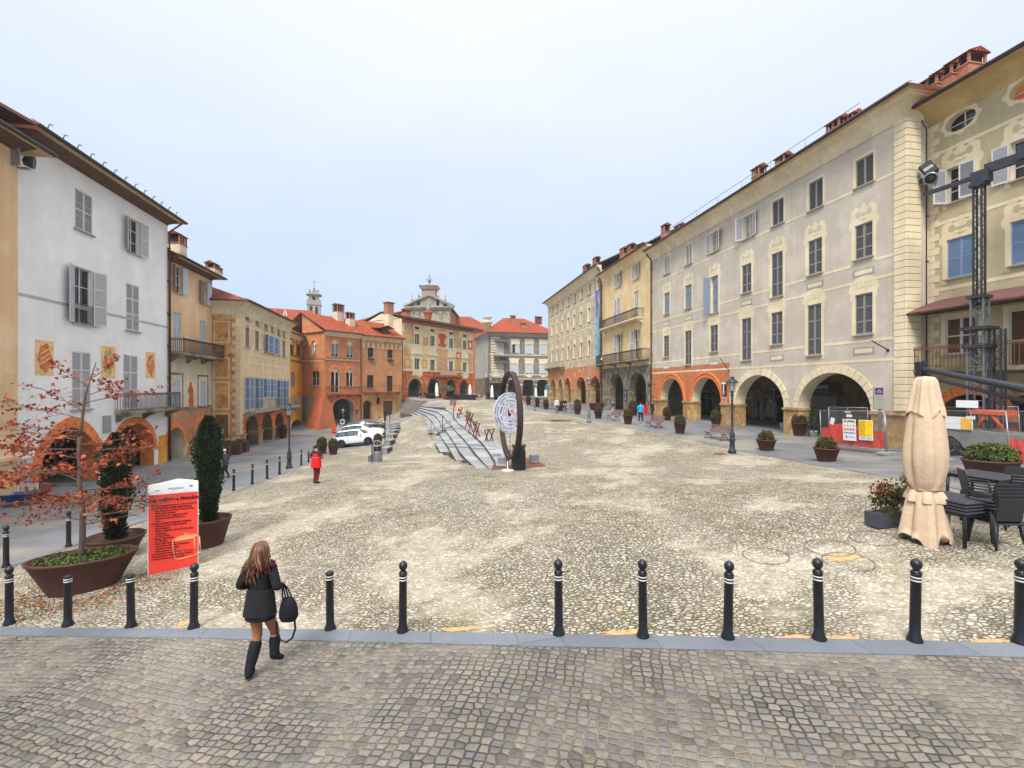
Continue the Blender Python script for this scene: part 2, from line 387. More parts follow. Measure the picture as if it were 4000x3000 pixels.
def hit(px,py,lo=3.0,hi=125.0):
    """ground point seen at a photograph pixel"""
    a=np.linspace(lo,hi,900); X=(px-2000)/FP*a; z=-(py-HY)/FP*a; g=Gv(X,a); k=np.where(z<=g)[0]
    if len(k)==0: k0=len(a)-1
    else: k0=max(k[0],1)
    y0,y1=a[k0-1],a[k0]; d0=-(py-HY)/FP*y0-G((px-2000)/FP*y0,y0); d1=-(py-HY)/FP*y1-G((px-2000)/FP*y1,y1)
    t=d0/(d0-d1) if d0!=d1 else 0; Y=y0+(y1-y0)*t; X=(px-2000)/FP*Y
    return (X,Y,G(X,Y))
def gz(p,dz=0): return (p[0],p[1],G(p[0],p[1])+dz)

# ---------------------------------------------------------------- ground materials
def flatvec(nt,sx=1,sy=1,warp=None,rot=0):
    v=coord(nt); mp=N(nt,'ShaderNodeMapping'); mp.inputs['Scale'].default_value=(sx,sy,0); mp.inputs['Rotation'].default_value=(0,0,rot); nt.links.new(v,mp.inputs[0]); o=mp.outputs[0]
    if warp:
        n=N(nt,'ShaderNodeTexNoise'); n.inputs['Scale'].default_value=warp[0]; nt.links.new(v,n.inputs['Vector'])
        a=N(nt,'ShaderNodeVectorMath',operation='MULTIPLY_ADD'); nt.links.new(n.outputs['Color'],a.inputs[0]); a.inputs[1].default_value=(warp[1],warp[1],0); nt.links.new(o,a.inputs[2]); o=a.outputs[0]
    return o
def cobble_mat():
    m,nt,b=_m('river_cobbles'); v=coord(nt); fv=flatvec(nt,1.0,1.35,(1.2,.18),R(20))
    vo=N(nt,'ShaderNodeTexVoronoi',feature='F1'); vo.inputs['Scale'].default_value=11.5; vo.inputs['Randomness'].default_value=.9; nt.links.new(fv,vo.inputs['Vector'])
    ve=N(nt,'ShaderNodeTexVoronoi',feature='DISTANCE_TO_EDGE'); ve.inputs['Scale'].default_value=11.5; ve.inputs['Randomness'].default_value=.9; nt.links.new(fv,ve.inputs['Vector'])
    sp=N(nt,'ShaderNodeSeparateColor'); nt.links.new(vo.outputs['Color'],sp.inputs[0])
    stone=ramp(nt,sp.outputs[0],[(.0,C((150,146,139))),(.15,C((178,173,164))),(.35,C((206,202,194))),(.55,C((194,188,176))),(.75,C((172,164,150))),(.9,C((218,215,209))),(1,C((180,158,134)))])
    stone=mix(nt,.5,stone,ramp(nt,noise(nt,v,34,4,.6),[(.3,(.7,.7,.7,1)),(.7,(1,1,1,1))]),'MULTIPLY')
    # gaps: dark earth, moss, or pale mortar by patch
    n1=noise(nt,v,.33,6,.6); gapc=ramp(nt,n1,[(.36,C((84,78,58))),(.46,C((112,104,86))),(.55,C((152,145,130))),(.68,C((172,165,153)))])
    moss=ramp(nt,noise(nt,v,.8,6,.7),[(.48,(0,0,0,1)),(.6,(1,1,1,1))]); gapc=mix(nt,moss,gapc,C((98,92,46)))
    edge=ramp(nt,ve.outputs['Distance'],[(.03,(0,0,0,1)),(.11,(1,1,1,1))])
    col=mix(nt,edge,gapc,stone)
    # patches where the joints are flush with pale mortar
    n2=noise(nt,v,.34,6,.62); smear=ramp(nt,n2,[(.53,(0,0,0,1)),(.575,(.7,.7,.7,1))]); col=mix(nt,smear,col,mix(nt,edge,C((160,152,138)),mix(nt,.25,stone,C((172,165,154)))))
    # moss patches staining stones
    n3=noise(nt,v,.55,6,.72); ms=ramp(nt,n3,[(.54,(0,0,0,1)),(.68,(.5,.5,.5,1))]); col=mix(nt,ms,col,C((112,100,62)))
    col=mix(nt,1.0,col,ramp(nt,noise(nt,v,.12,4,.5),[(.35,(.9,.885,.86,1)),(.65,(1.0,1.0,1.0,1))]),'MULTIPLY')
    col=mix(nt,1.0,col,ramp(nt,noise(nt,v,3.2,5,.75),[(.32,(.66,.64,.57,1)),(.48,(.93,.92,.885,1)),(.64,(1.06,1.045,1.0,1))]),'MULTIPLY'); nt.links.new(col,b.inputs['Base Color']); b.inputs['Roughness'].default_value=.8; b.inputs['Specular IOR Level'].default_value=.2
    h=ramp(nt,ve.outputs['Distance'],[(.0,(0,0,0,1)),(.2,(.8,.8,.8,1)),(.45,(1,1,1,1))])
    mm=N(nt,'ShaderNodeMath',operation='MULTIPLY'); iv=N(nt,'ShaderNodeMath',operation='SUBTRACT'); iv.inputs[0].default_value=1; nt.links.new(smear,iv.inputs[1]); nt.links.new(h,mm.inputs[0]); nt.links.new(iv.outputs[0],mm.inputs[1])
    bump(nt,b,mm.outputs[0],.035,1.0)
    return m
def sett_mat():
    m,nt,b=_m('stone_setts'); v=coord(nt)
    # fan-like courses: shift rows by a slow sine of the cross position
    mp=N(nt,'ShaderNodeMapping'); mp.inputs['Rotation'].default_value=(0,0,R(14)); mp.inputs['Scale'].default_value=(1,1,0); nt.links.new(v,mp.inputs[0])
    sx=N(nt,'ShaderNodeSeparateXYZ'); nt.links.new(mp.outputs[0],sx.inputs[0])
    sn=N(nt,'ShaderNodeMath',operation='SINE'); ml=N(nt,'ShaderNodeMath',operation='MULTIPLY'); ml.inputs[1].default_value=1.1; nt.links.new(sx.outputs[0],ml.inputs[0]); nt.links.new(ml.outputs[0],sn.inputs[0])
    ab=N(nt,'ShaderNodeMath',operation='MULTIPLY_ADD'); nt.links.new(sn.outputs[0],ab.inputs[0]); ab.inputs[1].default_value=.10; nt.links.new(sx.outputs[1],ab.inputs[2])
    cb=N(nt,'ShaderNodeCombineXYZ'); nt.links.new(sx.outputs[0],cb.inputs[0]); nt.links.new(ab.outputs[0],cb.inputs[1])
    wn=N(nt,'ShaderNodeTexNoise'); wn.inputs['Scale'].default_value=2.2; nt.links.new(v,wn.inputs['Vector'])
    wa=N(nt,'ShaderNodeVectorMath',operation='MULTIPLY_ADD'); nt.links.new(wn.outputs['Color'],wa.inputs[0]); wa.inputs[1].default_value=(.035,.035,0); nt.links.new(cb.outputs[0],wa.inputs[2])
    sc=N(nt,'ShaderNodeVectorMath',operation='MULTIPLY'); sc.inputs[1].default_value=(.92,1.1,0); nt.links.new(wa.outputs[0],sc.inputs[0])
    vo=N(nt,'ShaderNodeTexVoronoi',feature='F1'); ve=N(nt,'ShaderNodeTexVoronoi',feature='DISTANCE_TO_EDGE')
    for q in (vo,ve): q.inputs['Scale'].default_value=9.8; q.inputs['Randomness'].default_value=.40; nt.links.new(sc.outputs[0],q.inputs['Vector'])
    sp=N(nt,'ShaderNodeSeparateColor'); nt.links.new(vo.outputs['Color'],sp.inputs[0])
    stone=ramp(nt,sp.outputs[0],[(.0,C((104,101,98))),(.2,C((128,124,118))),(.4,C((144,139,131))),(.55,C((131,129,128))),(.7,C((117,117,119))),(.85,C((152,146,136))),(1,C((134,122,112)))])
    stone=mix(nt,.8,stone,ramp(nt,noise(nt,v,26,5,.7),[(.3,(.62,.62,.62,1)),(.7,(1.08,1.08,1.08,1))]),'MULTIPLY')
    gap=ramp(nt,noise(nt,v,.6,6,.62),[(.36,C((66,60,52))),(.46,C((106,98,84))),(.56,C((160,150,134)))])
    e=ramp(nt,ve.outputs['Distance'],[(.05,(0,0,0,1)),(.11,(1,1,1,1))])
    col=mix(nt,e,gap,stone)
    col=mix(nt,ramp(nt,noise(nt,v,.5,5,.65),[(.5,(0,0,0,1)),(.72,(.4,.4,.4,1))]),col,C((166,158,144)))
    col=mix(nt,1.0,col,ramp(nt,noise(nt,v,.35,4,.5),[(.35,(.84,.83,.82,1)),(.65,(1.04,1.03,1.02,1))]),'MULTIPLY')
    col=mix(nt,1.0,col,(.84,.84,.85,1),'MULTIPLY'); nt.links.new(col,b.inputs['Base Color']); b.inputs['Roughness'].default_value=.72; b.inputs['Specular IOR Level'].default_value=.3
    h=ramp(nt,ve.outputs['Distance'],[(.0,(0,0,0,1)),(.13,(.7,.7,.7,1)),(.4,(1,1,1,1))]); 
    n4=noise(nt,v,18,4,.6); mm=N(nt,'ShaderNodeMath',operation='MULTIPLY_ADD'); nt.links.new(n4,mm.inputs[0]); mm.inputs[1].default_value=.35; nt.links.new(h,mm.inputs[2])
    bump(nt,b,mm.outputs[0],.022,1.0)
    return m
def flag_mat(name,c1,c2,bw=1.1,rh=.5,rot=0,patch=True):
    m,nt,b=_m(name); v=coord(nt); fv=flatvec(nt,1,1,None,rot)
    t=N(nt,'ShaderNodeTexBrick'); nt.links.new(fv,t.inputs['Vector']); t.inputs['Color1'].default_value=c1; t.inputs['Color2'].default_value=c2; t.inputs['Mortar'].default_value=tuple(x*.72 for x in c2[:3])+(1,)
    t.inputs['Scale'].default_value=1; t.inputs['Brick Width'].default_value=bw; t.inputs['Row Height'].default_value=rh; t.inputs['Mortar Size'].default_value=.008; t.inputs['Mortar Smooth'].default_value=.3
    col=t.outputs['Color']
    col=mix(nt,1.0,col,ramp(nt,noise(nt,v,.5,5,.65),[(.3,(.78,.77,.75,1)),(.7,(1.08,1.08,1.1,1))]),'MULTIPLY')
    col=mix(nt,.6,col,ramp(nt,noise(nt,v,20,4,.6),[(.3,(.8,.8,.8,1)),(.7,(1,1,1,1))]),'MULTIPLY')
    if patch: col=mix(nt,ramp(nt,noise(nt,v,.28,5,.6),[(.5,(0,0,0,1)),(.62,(.6,.6,.6,1))]),col,C((166,158,144)))
    col=mix(nt,1.0,col,(.84,.84,.84,1),'MULTIPLY'); nt.links.new(col,b.inputs['Base Color']); b.inputs['Roughness'].default_value=.62; b.inputs['Specular IOR Level'].default_value=.3
    bump(nt,b,noise(nt,v,12,5,.65),.006)
    return m
M['cobble']=cobble_mat(); M['sett']=sett_mat()
M['flag']=flag_mat('grey_flagstones',C((134,137,142)),C((120,123,128)),1.2,.45,R(76))
M['flagroad']=flag_mat('grey_road_stone',C((138,143,150)),C((126,131,137)),.9,.4,R(83))
M['kerb']=flag_mat('bluish_kerb_stone',C((126,134,144)),C((112,120,131)),1.15,2.0,R(-10),False)

def sheet(name,poly,mat,dz,cell=.6,skirt=.12):
    """drape a plan polygon over the terrain as its own sheet"""
    P=np.array([p[:2] for p in poly]); 
    # densify edge
    E=[]
    for i in range(len(P)):
        a,b=P[i],P[(i+1)%len(P)]; k=max(1,int(np.linalg.norm(b-a)/cell))
        for t in range(k): E.append(a+(b-a)*t/k)
    E=np.array(E)
    x0,y0=P.min(0); x1,y1=P.max(0); pts=[]
    gx=np.arange(x0+cell*.5,x1,cell); gy=np.arange(y0+cell*.5,y1,cell)
    if len(gx)*len(gy)>40000: raise Exception('sheet too big '+name)
    XX,YY=np.meshgrid(gx,gy); XX=XX.ravel(); YY=YY.ravel()
    ins=np.zeros(len(XX),bool); mind=np.full(len(XX),9e9); nE=len(E)
    for i in range(nE):
        a=E[i]; b=E[(i+1)%nE]
        c=(a[1]>YY)!=(b[1]>YY)
        xi=(b[0]-a[0])*(YY-a[1])/((b[1]-a[1]) if b[1]!=a[1] else 1e-9)+a[0]
        ins^=(c&(XX<xi)); mind=np.minimum(mind,(XX-a[0])**2+(YY-a[1])**2)
    ok=ins&(mind>(cell*.35)**2)
    vs=[Vector(e) for e in E]+[Vector((x,y)) for x,y in zip(XX[ok],YY[ok])]
    from mathutils.geometry import delaunay_2d_cdt
    out=delaunay_2d_cdt(vs,[(i,(i+1)%nE) for i in range(nE)],[],1,1e-5)
    V2=out[0]; F2=out[2]
    arr=np.array([(v.x,v.y) for v in V2]); z=Gv(arr[:,0],arr[:,1])+dz
    mb=MB(); mb.add([(a[0],a[1],zz) for a,zz in zip(arr,z)],[tuple(f) if _ccw(arr,f) else tuple(reversed(f)) for f in F2],0,True)
    zE=Gv(E[:,0],E[:,1]); v=[(e[0],e[1],zz+dz) for e,zz in zip(E,zE)]+[(e[0],e[1],zz-skirt) for e,zz in zip(E,zE)]
    mb.add(v,[(i,(i+1)%nE,nE+(i+1)%nE,nE+i) for i in range(nE)],0)
    o=obj(name,mb,mat); o['kind']='structure'; return o
def _ccw(a,f):
    p,q,r=a[f[0]],a[f[1]],a[f[2]]; return (q[0]-p[0])*(r[1]-p[1])-(q[1]-p[1])*(r[0]-p[0])>0

# the square itself: one sheet that reaches far beyond the houses
xs=np.concatenate([np.linspace(-400,-60,6)[:-1],np.arange(-60,-18,3),np.arange(-18,24,.6),np.arange(24,60,3),np.linspace(60,400,6)])
ys=np.concatenate([np.linspace(-120,-6,5)[:-1],np.arange(-6,84,.6),np.arange(84,150,3),np.linspace(150,700,8)])
XX,YY=np.meshgrid(xs,ys); ZZ=np.clip(Gv(np.clip(XX,-62,52),np.clip(YY,-8,140)),-8,-1.2)
mb=MB(); nx=len(xs)
mb.add([(x,y,z) for x,y,z in zip(XX.ravel(),YY.ravel(),ZZ.ravel())],[(j*nx+i,j*nx+i+1,(j+1)*nx+i+1,(j+1)*nx+i) for j in range(len(ys)-1) for i in range(nx-1)],0,True)
o=obj('cobbled_square',mb,M['cobble']); o['kind']='structure'
# foreground setts and the kerb strip of stone slabs
far=[(-900,2440),(0,2450),(603,2459),(1400,2466),(2100,2480),(2850,2494),(3560,2507),(4000,2517),(4900,2540)]
near=[(-900,2470),(0,2484),(964,2502),(1500,2512),(2100,2529),(3131,2554),(4000,2572),(4900,2600)]
Lf=[hit(*p) for p in far]; Ln=[hit(*p) for p in near]
sheet('kerb_strip',Lf+Ln[::-1],M['kerb'],.018,.4,.1)
sheet('foreground_paving',[(-20,1.0),(20,1.0)]+[(14,Ln[-1][1])]+Ln[::-1]+[(-16,Ln[0][1]),(-20,Ln[0][1])],M['sett'],.008,.5,.1)
sheet('right_walkway',[hit(*p) for p in [(2040,1592),(2080,1602),(2190,1617),(2324,1646),(2500,1680),(2617,1700),(2807,1745),(3006,1785),(3100,1800),(3300,1836),(3534,1876),(3760,1915),(4000,1950)]]+[(17.5,11.5),(30,10),(40,22),(30,50),(16,92),(9,92)],M['flag'],.02,.9,.1)
sheet('left_road',[hit(*p) for p in [(0,2238),(24,2222),(268,2143),(453,2072),(640,2012),(830,1962),(913,1924),(985,1897),(1044,1875),(1092,1857),(1177,1822),(1205,1809),(1270,1774),(1330,1756),(1456,1740),(1500,1731),(1530,1695),(1548,1668),(1575,1643),(1612,1627)]]+[(-14,66),(-12.5,74),(-22,84),(-34,76),(-34,60),(-30,30),(-26,12),(-24,5)],M['flagroad'],.015,.9,.1)
# ---------------------------------------------------------------- buildings: helpers
CA,SA=.9845,.1754
def PL(n,t): return (n*CA-t*SA, n*SA+t*CA)
def PLx(n,px):      # point of a plane parallel to the square (offset n) on the sight line of a pixel column
    k=(px-2000)/FP; t=(n*CA-k*n*SA)/(k*CA+SA); return PL(n,t)
def arch_pts(w,vs,vc,kind='pt',n=9):      # opening outline above the springing, left to right (centre 0)
    a=w/2; h=vc-vs; pts=[]
    if kind=='pt' and h>a*1.02:
        Rr=(a*a+h*h)/(2*a); th=math.asin(min(1,h/Rr))
        for i in range(n+1):
            t=th*i/n; pts.append((-a+Rr-Rr*math.cos(t), vs+Rr*math.sin(t)))
        pts+= [(-x,z) for x,z in pts[:-1][::-1]]
    else:
        for i in range(2*n+1):
            t=PI-PI*i/(2*n); pts.append((a*math.cos(t),vs+h*math.sin(t)))
    return pts
class B:
    def __init__(s,name,label,P0,P1,zb,depth=10,group=None):
        s.P0,s.P1=P0,P1; s.zb=zb; s.L=math.dist(P0,P1); s.dx=((P1[0]-P0[0])/s.L,(P1[1]-P0[1])/s.L)
        s.o=thing(name,label,'building',(P0[0],P0[1],zb),math.atan2(s.dx[1],s.dx[0]),group); s.depth=depth
        s.k=0
    def uv(s,px,py=HY,y=0):
        """facade coordinates of a photograph pixel (y = distance behind the facade plane)"""
        q=(px-2000)/FP; ny=(-s.dx[1],s.dx[0]); X0=s.P0[0]+ny[0]*y; Y0=s.P0[1]+ny[1]*y
        u=(q*Y0-X0)/(s.dx[0]-q*s.dx[1]); Y=Y0+u*s.dx[1]
        return u,-(py-HY)/FP*Y-s.zb
    def add(s,name,mb,mats,par=None,loc=None,rz=0): return obj(name,mb,mats,par or s.o,loc,rz)
    def wall(s,name,u0,u1,v0,v1,holes,mat,y=0,outline=None,reveal=None):
        out=outline or [(u0,v0),(u1,v0),(u1,v1),(u0,v1)]
        loops=[out]+[h['p'] for h in holes]
        tri=tessellate_polygon([[Vector((p[0],p[1],0)) for p in l] for l in loops])
        flat=[p for l in loops for p in l]; mb=MB(); f=[]
        for t in tri:
            a,b,c=[flat[i] for i in t]; ar=(b[0]-a[0])*(c[1]-a[1])-(b[1]-a[1])*(c[0]-a[0])
            f.append(tuple(t) if ar>0 else (t[0],t[2],t[1]))
        mb.add([(p[0],y,p[1]) for p in flat],f,0)
        for h in holes:
            p=h['p']; n=len(p); d=h.get('d',.22); ar=sum(p[i][0]*p[(i+1)%n][1]-p[(i+1)%n][0]*p[i][1] for i in range(n))
            v=[(q[0],y,q[1]) for q in p]+[(q[0],y+d,q[1]) for q in p]
            mb.add(v,[((i,(i+1)%n,n+(i+1)%n,n+i) if ar<0 else (i,n+i,n+(i+1)%n,(i+1)%n)) for i in range(n)],1 if reveal and h.get('rm',1) else 0)
        return s.add(name,mb,[mat]+([reveal] if reveal else []))
    def shell(s,v0,v1,mat,u0=0,u1=None,depth=None,y0=0,skip=()):
        """side and rear walls"""
        u1=s.L if u1 is None else u1; d=depth or s.depth; mb=MB()
        if 'L' not in skip: mb.add([(u0,d,v0),(u0,y0,v0),(u0,y0,v1),(u0,d,v1)],[(0,1,2,3)])
        if 'R' not in skip: mb.add([(u1,y0,v0),(u1,d,v0),(u1,d,v1),(u1,y0,v1)],[(0,1,2,3)])
        mb.add([(u1,d,v0),(u0,d,v0),(u0,d,v1),(u1,d,v1)],[(0,1,2,3)])
        return s.add('rear_wall',mb,mat)
    def rect(s,cu,v0,v1,w,d=.22): return dict(p=[(cu-w/2,v0),(cu+w/2,v0),(cu+w/2,v1),(cu-w/2,v1)],d=d)
    def arch(s,cu,w,v0,vs,vc,kind='pt',d=.8):
        top=[(cu+x,z) for x,z in arch_pts(w,vs,vc,kind)]
        return dict(p=[(cu-w/2,v0)]+top+[(cu+w/2,v0)],d=d,cu=cu,w=w,vs=vs,vc=vc,kind=kind)
    def ring(s,h,t,mat,proud=.03,y0=0,blocks=0,name='arch_ring',din=.06):
        """archivolt band round an arched hole"""
        ip=arch_pts(h['w'],h['vs'],h['vc'],h['kind']); op=arch_pts(h['w']+2*t,h['vs'],h['vc']+t*1.08,h['kind']); n=len(ip); mb=MB(); cu=h['cu']
        if n!=len(op):
            op=[(x*(1+2*t/h['w']),h['vs']+(z-h['vs'])*(h['vc']+t-h['vs'])/(h['vc']-h['vs'])) for x,z in ip]
        segs=[(i,i+1,0) for i in range(n-1)] if not blocks else []
        if blocks:
            import bisect
            def at(P,f):
                x=f*(len(P)-1); i=min(int(x),len(P)-2); q=x-i; return (P[i][0]+(P[i+1][0]-P[i][0])*q,P[i][1]+(P[i+1][1]-P[i][1])*q)
            for k in range(blocks):
                a=(k+.04)/blocks; b=(k+.96)/blocks; m=(a+b)/2
                q=[at(ip,a),at(ip,m),at(ip,b),at(op,b),at(op,m),at(op,a)]
                mb.poly([(cu+x,z) for x,z in q],-proud,.0,0)
            mb2=[(cu+x,z) for x,z in ip]+[(cu+x,z) for x,z in op[::-1]]
            mb.poly(mb2,-proud*.35,.0,1)
        else:
            mb.poly([(cu+x,z) for x,z in ip]+[(cu+x,z) for x,z in op[::-1]],-proud,.0,0)
        return s.add(name,mb,mat if isinstance(mat,list) else [mat,M['riser']])
    def room(s,u0,u1,v0,v1,mat,y0=.8,d=4.5,mats=None):
        mb=MB(); y1=y0+d
        mb.add([(u0,y1,v0),(u1,y1,v0),(u1,y1,v1),(u0,y1,v1)],[(0,1,2,3)])
        mb.add([(u0,y0,v0),(u0,y1,v0),(u0,y1,v1),(u0,y0,v1)],[(0,1,2,3)])
        mb.add([(u1,y1,v0),(u1,y0,v0),(u1,y0,v1),(u1,y1,v1)],[(0,1,2,3)])
        mb.add([(u0,y0,v1),(u0,y1,v1),(u1,y1,v1),(u1,y0,v1)],[(0,1,2,3)])
        # inside face of the piers
        return s.add('portico_interior',mb,mat)
    def piers_back(s,u0,u1,v0,v1,holes,mat,y=.8): 
        return s.wall('pier_backs',u0,u1,v0,v1,[dict(p=h['p'],d=.01) for h in holes],mat,y=y)
    def shutter_mb(s,w,h,slats,mid=(.5,),fr=.055,th=.035,gap=.045):
        mb=MB(); mb.box(0,0,0,fr,th,h); mb.box(w-fr,0,0,w,th,h)
        ys=[0]+[m*h for m in mid]+[h]
        mb.box(fr,0,0,w-fr,th,fr*1.3); mb.box(fr,0,h-fr*1.1,w-fr,th,h)
        for m in mid: mb.box(fr,0,m*h-fr*.55,w-fr,th,m*h+fr*.55)
        if slats:
            n=max(4,int(h/slats)); 
            for i in range(n):
                z=fr*1.3+(h-fr*2.4)*(i+.15)/n; dz=(h-fr*2.4)/n
                mb.add([(fr,.002,z),(w-fr,.002,z),(w-fr,th*.9,z+dz*.8),(fr,th*.9,z+dz*.8)],[(0,1,2,3)],1)
        mb.box(fr,th*.93,fr,w-fr,th*.97,h-fr,2)
        return mb
    def window(s,cu,v0,v1,w,fr=None,gl=None,sh=None,shm=None,shb=None,slat=.075,mid=(.5,),bars=(1,2),sur=None,surm=None,sill=True,d=.22,name='window',inner=True,shw=None,sillm=None):
        """window > pane frame, shutters, painted surround, sill.  sh=(left angle, right angle) in degrees; 0 closed, 180 folded back"""
        fr=fr or M['frame']; gl=gl or M['glassdark']; h=v1-v0
        mb=MB(); mb.box(cu-w/2,d-.01,v0,cu+w/2,d+.02,v1,0)
        wo=s.add(name,mb,gl)
        mb=MB(); t=.05
        mb.box(cu-w/2,d-.05,v0,cu-w/2+t,d-.012,v1); mb.box(cu+w/2-t,d-.05,v0,cu+w/2,d-.012,v1)
        mb.box(cu-w/2+t,d-.05,v0,cu+w/2-t,d-.012,v0+t); mb.box(cu-w/2+t,d-.05,v1-t,cu+w/2-t,d-.012,v1)
        for i in range(bars[0]): x=cu-w/2+w*(i+1)/(bars[0]+1); mb.box(x-t*.6,d-.055,v0+t,x+t*.6,d-.014,v1-t)
        for i in range(bars[1]): z=v0+h*(i+1)/(bars[1]+1); mb.box(cu-w/2+t,d-.045,z-.018,cu+w/2-t,d-.016,z+.018)
        if inner: obj('frame',mb,fr,wo)
        if sh:
            shm=shm or M['shgrey']; shb=shb or shm; sw=(shw or w/2)
            for side,ang in (('L',sh[0]),('R',sh[1])):
                if ang is None: continue
                sm=s.shutter_mb(sw-.004,h-.02,slat,mid)
                if side=='R': sm.V=[(-x,y,z) for x,y,z in sm.V]; sm.F=[f[::-1] for f in sm.F]
                so=obj('shutter',sm,[shm,shb,M['black_s'] if shb is M['shdark'] else shb],wo)
                if ang==0: so.location=(cu-w/2 if side=='L' else cu+w/2,.05 if d>.1 else .0,v0+.01)
                else:
                    so.location=(cu-w/2-.01 if side=='L' else cu+w/2+.01,-.03,v0+.01); a=R(ang); so.rotation_euler=(0,0,(-a if side=='L' else a))
        if sur:
            for (nm,sm,mm) in sur(cu,v0,v1,w): obj(nm,sm,mm,wo)
        if sill:
            mb=MB(); mb.box(cu-w/2-.1,-.12,v0-.07,cu+w/2+.1,.0,v0-.005); obj('sill',mb,sillm or M['sill'],wo)
        return wo
    def wpx(s,px,yt,yb,wp,w=None,**k):
        """window from photograph pixels; returns the hole, then builds it"""
        cu,v1=s.uv(px,yt); _,v0=s.uv(px,yb); 
        w=w or abs(s.uv(px+wp/2)[0]-s.uv(px-wp/2)[0])
        s.window(cu,v0,v1,w,**k); return s.rect(cu,v0,v1,w,k.get('d',.22))
    def band(s,name,u0,u1,v,h,mat,proud=.015):
        mb=MB(); mb.box(u0,-proud,v-h/2,u1,.0,v+h/2); return s.add(name,mb,mat)
    def cornice(s,u0,u1,v,prof,mat,L=False,Rr=False,name='cornice'):
        """moulded band under the eaves; prof = [(projection, height above v)] closed against the wall"""
        mb=MB(); n=len(prof); v0=[(u0-(p[0] if L else 0),-p[0],v+p[1]) for p in prof]; v1=[(u1+(p[0] if Rr else 0),-p[0],v+p[1]) for p in prof]
        mb.add(v0+v1,[(i,n+i,n+i+1,i+1) for i in range(n-1)])
        a=[(u0,0,v+p[1]) for p in prof] 
        if L: 
            vv=[(u0-p[0],-p[0],v+p[1]) for p in prof]+[(u0-p[0],s.depth*.5,v+p[1]) for p in prof]; mb.add(vv,[(i+1,n+i+1,n+i,i) for i in range(n-1)])
        else: mb.add(v0+a,[(i,i+1,n+i+1,n+i) for i in range(n-1)])
        b=[(u1,0,v+p[1]) for p in prof]
        if Rr:
            vv=[(u1+p[0],-p[0],v+p[1]) for p in prof]+[(u1+p[0],s.depth*.5,v+p[1]) for p in prof]; mb.add(vv,[(i,n+i,n+i+1,i+1) for i in range(n-1)])
        else: mb.add(v1+b,[(n+i,n+i+1,i+1,i) for i in range(n-1)])
        return s.add(name,mb,mat)
    def roof(s,v,over,rise,mat,u0=0,u1=None,oL=.0,oR=.0,hipL=0,hipR=0,depth=None,gut=True,ridge=None,th=.14,sof=None,y0=0,gable=None,front_only=False):
        u1=s.L if u1 is None else u1; D=depth or s.depth; ry=ridge or D/2
        a,b=u0-oL,u1+oR; zf=v-rise*over/ry if False else v
        P=[(a,y0-over,v),(b,y0-over,v),(b-hipR,ry,v+rise),(a+hipL,ry,v+rise),(b,D+over,v),(a,D+over,v)]
        Q=[(x,y,z-th) for x,y,z in P]; mb=MB()
        F=[(0,1,2,3),(3,2,4,5)]+([(0,3,5)] if hipL else [])+([(1,4,2)] if hipR else [])
        mb.add(P,F,0); 
        rim=[(a,y0-over,v),(b,y0-over,v)]
        mb.add([P[0],P[1],Q[1],Q[0]],[(3,2,1,0)],1)
        if not hipR: mb.add([P[1],P[2],Q[2],Q[1]],[(3,2,1,0)],1); mb.add([P[2],P[4],Q[4],Q[2]],[(3,2,1,0)],1)
        else: mb.add([P[1],P[4],Q[4],Q[1]],[(3,2,1,0)],1)
        if not hipL: mb.add([P[3],P[0],Q[0],Q[3]],[(3,2,1,0)],1); mb.add([P[5],P[3],Q[3],Q[5]],[(3,2,1,0)],1)
        else: mb.add([P[5],P[0],Q[0],Q[5]],[(3,2,1,0)],1)
        mb.add([Q[0],Q[1],Q[4],Q[5]],[(0,3,2,1)],2)
        # tile ends along the eave
        L=b-a; n=int(L/.24)
        for i in range(n):
            x=a+.12+i*L/n; pts=[(x+.085*math.cos(t),y0-over-.03,v+.01+.06*math.sin(t)) for t in (0,PI/3,2*PI/3,PI)]; q=[(p[0],y0-over+.25,p[2]+rise*.25/ry) for p in pts]
            mb.add(pts+q,[(0,1,2,3),(1,0,4,5),(2,1,5,6),(3,2,6,7)],0)
        ro=s.add('roof',mb,[mat,M['eave'],sof or M['soffit']])
        if gable:
            mb=MB()
            for u in (u0,u1): mb.add([(u,0,v-th),(u,D,v-th),(u,ry,v+rise-th)],[(0,1,2),(2,1,0)])
            s.add('gable_wall',mb,gable)
        if gut:
            mb=MB(); mb.tube([(a,y0-over-.07,v-.06),(b,y0-over-.07,v-.06)],.085,8,0); obj('gutter',mb,M['gutter'],ro)
        s.ro=ro; s.rp=(v,rise,ry,over); return ro
    def chimney(s,u,y,h,w=.8,d=.6,mat=None,base=None,cap='tile',name='chimney'):
        v,rise,ry,over=s.rp; h*=.72; w*=.85; z0=v+rise*max(0,min(1,(y+over)/(ry+over)))-.3; z1=z0+h+.3; mb=MB(); m=0
        hb=(z1-z0)*.55
        mb.box(u-w/2,y-d/2,z0,u+w/2,y+d/2,z0+hb,1 if base else 0); mb.box(u-w/2-.04,y-d/2-.04,z0+hb,u+w/2+.04,y+d/2+.04,z0+hb+.07,0)
        zt=z1-.12; zb=z0+hb+.07
        k=max(2,int(w/.35))
        for i in range(k+1):
            x=u-w/2+(w-.1)*i/k; 
            for yy in (y-d/2,y+d/2-.1): mb.box(x,yy,zb,x+.1,yy+.1,zt,0)
        mb.box(u-w/2+.12,y-d/2+.12,zb,u+w/2-.12,y+d/2-.12,zt,2)
        mb.add([(u-w/2-.12,y-d/2-.12,zt),(u+w/2+.12,y-d/2-.12,zt),(u+w/2+.12,y+d/2+.12,zt),(u-w/2-.12,y+d/2+.12,zt),(u-w/2-.12,y,zt+.26),(u+w/2+.12,y,zt+.26)],[(0,1,5,4),(2,3,4,5),(1,2,5),(3,0,4),(3,2,1,0)],3)
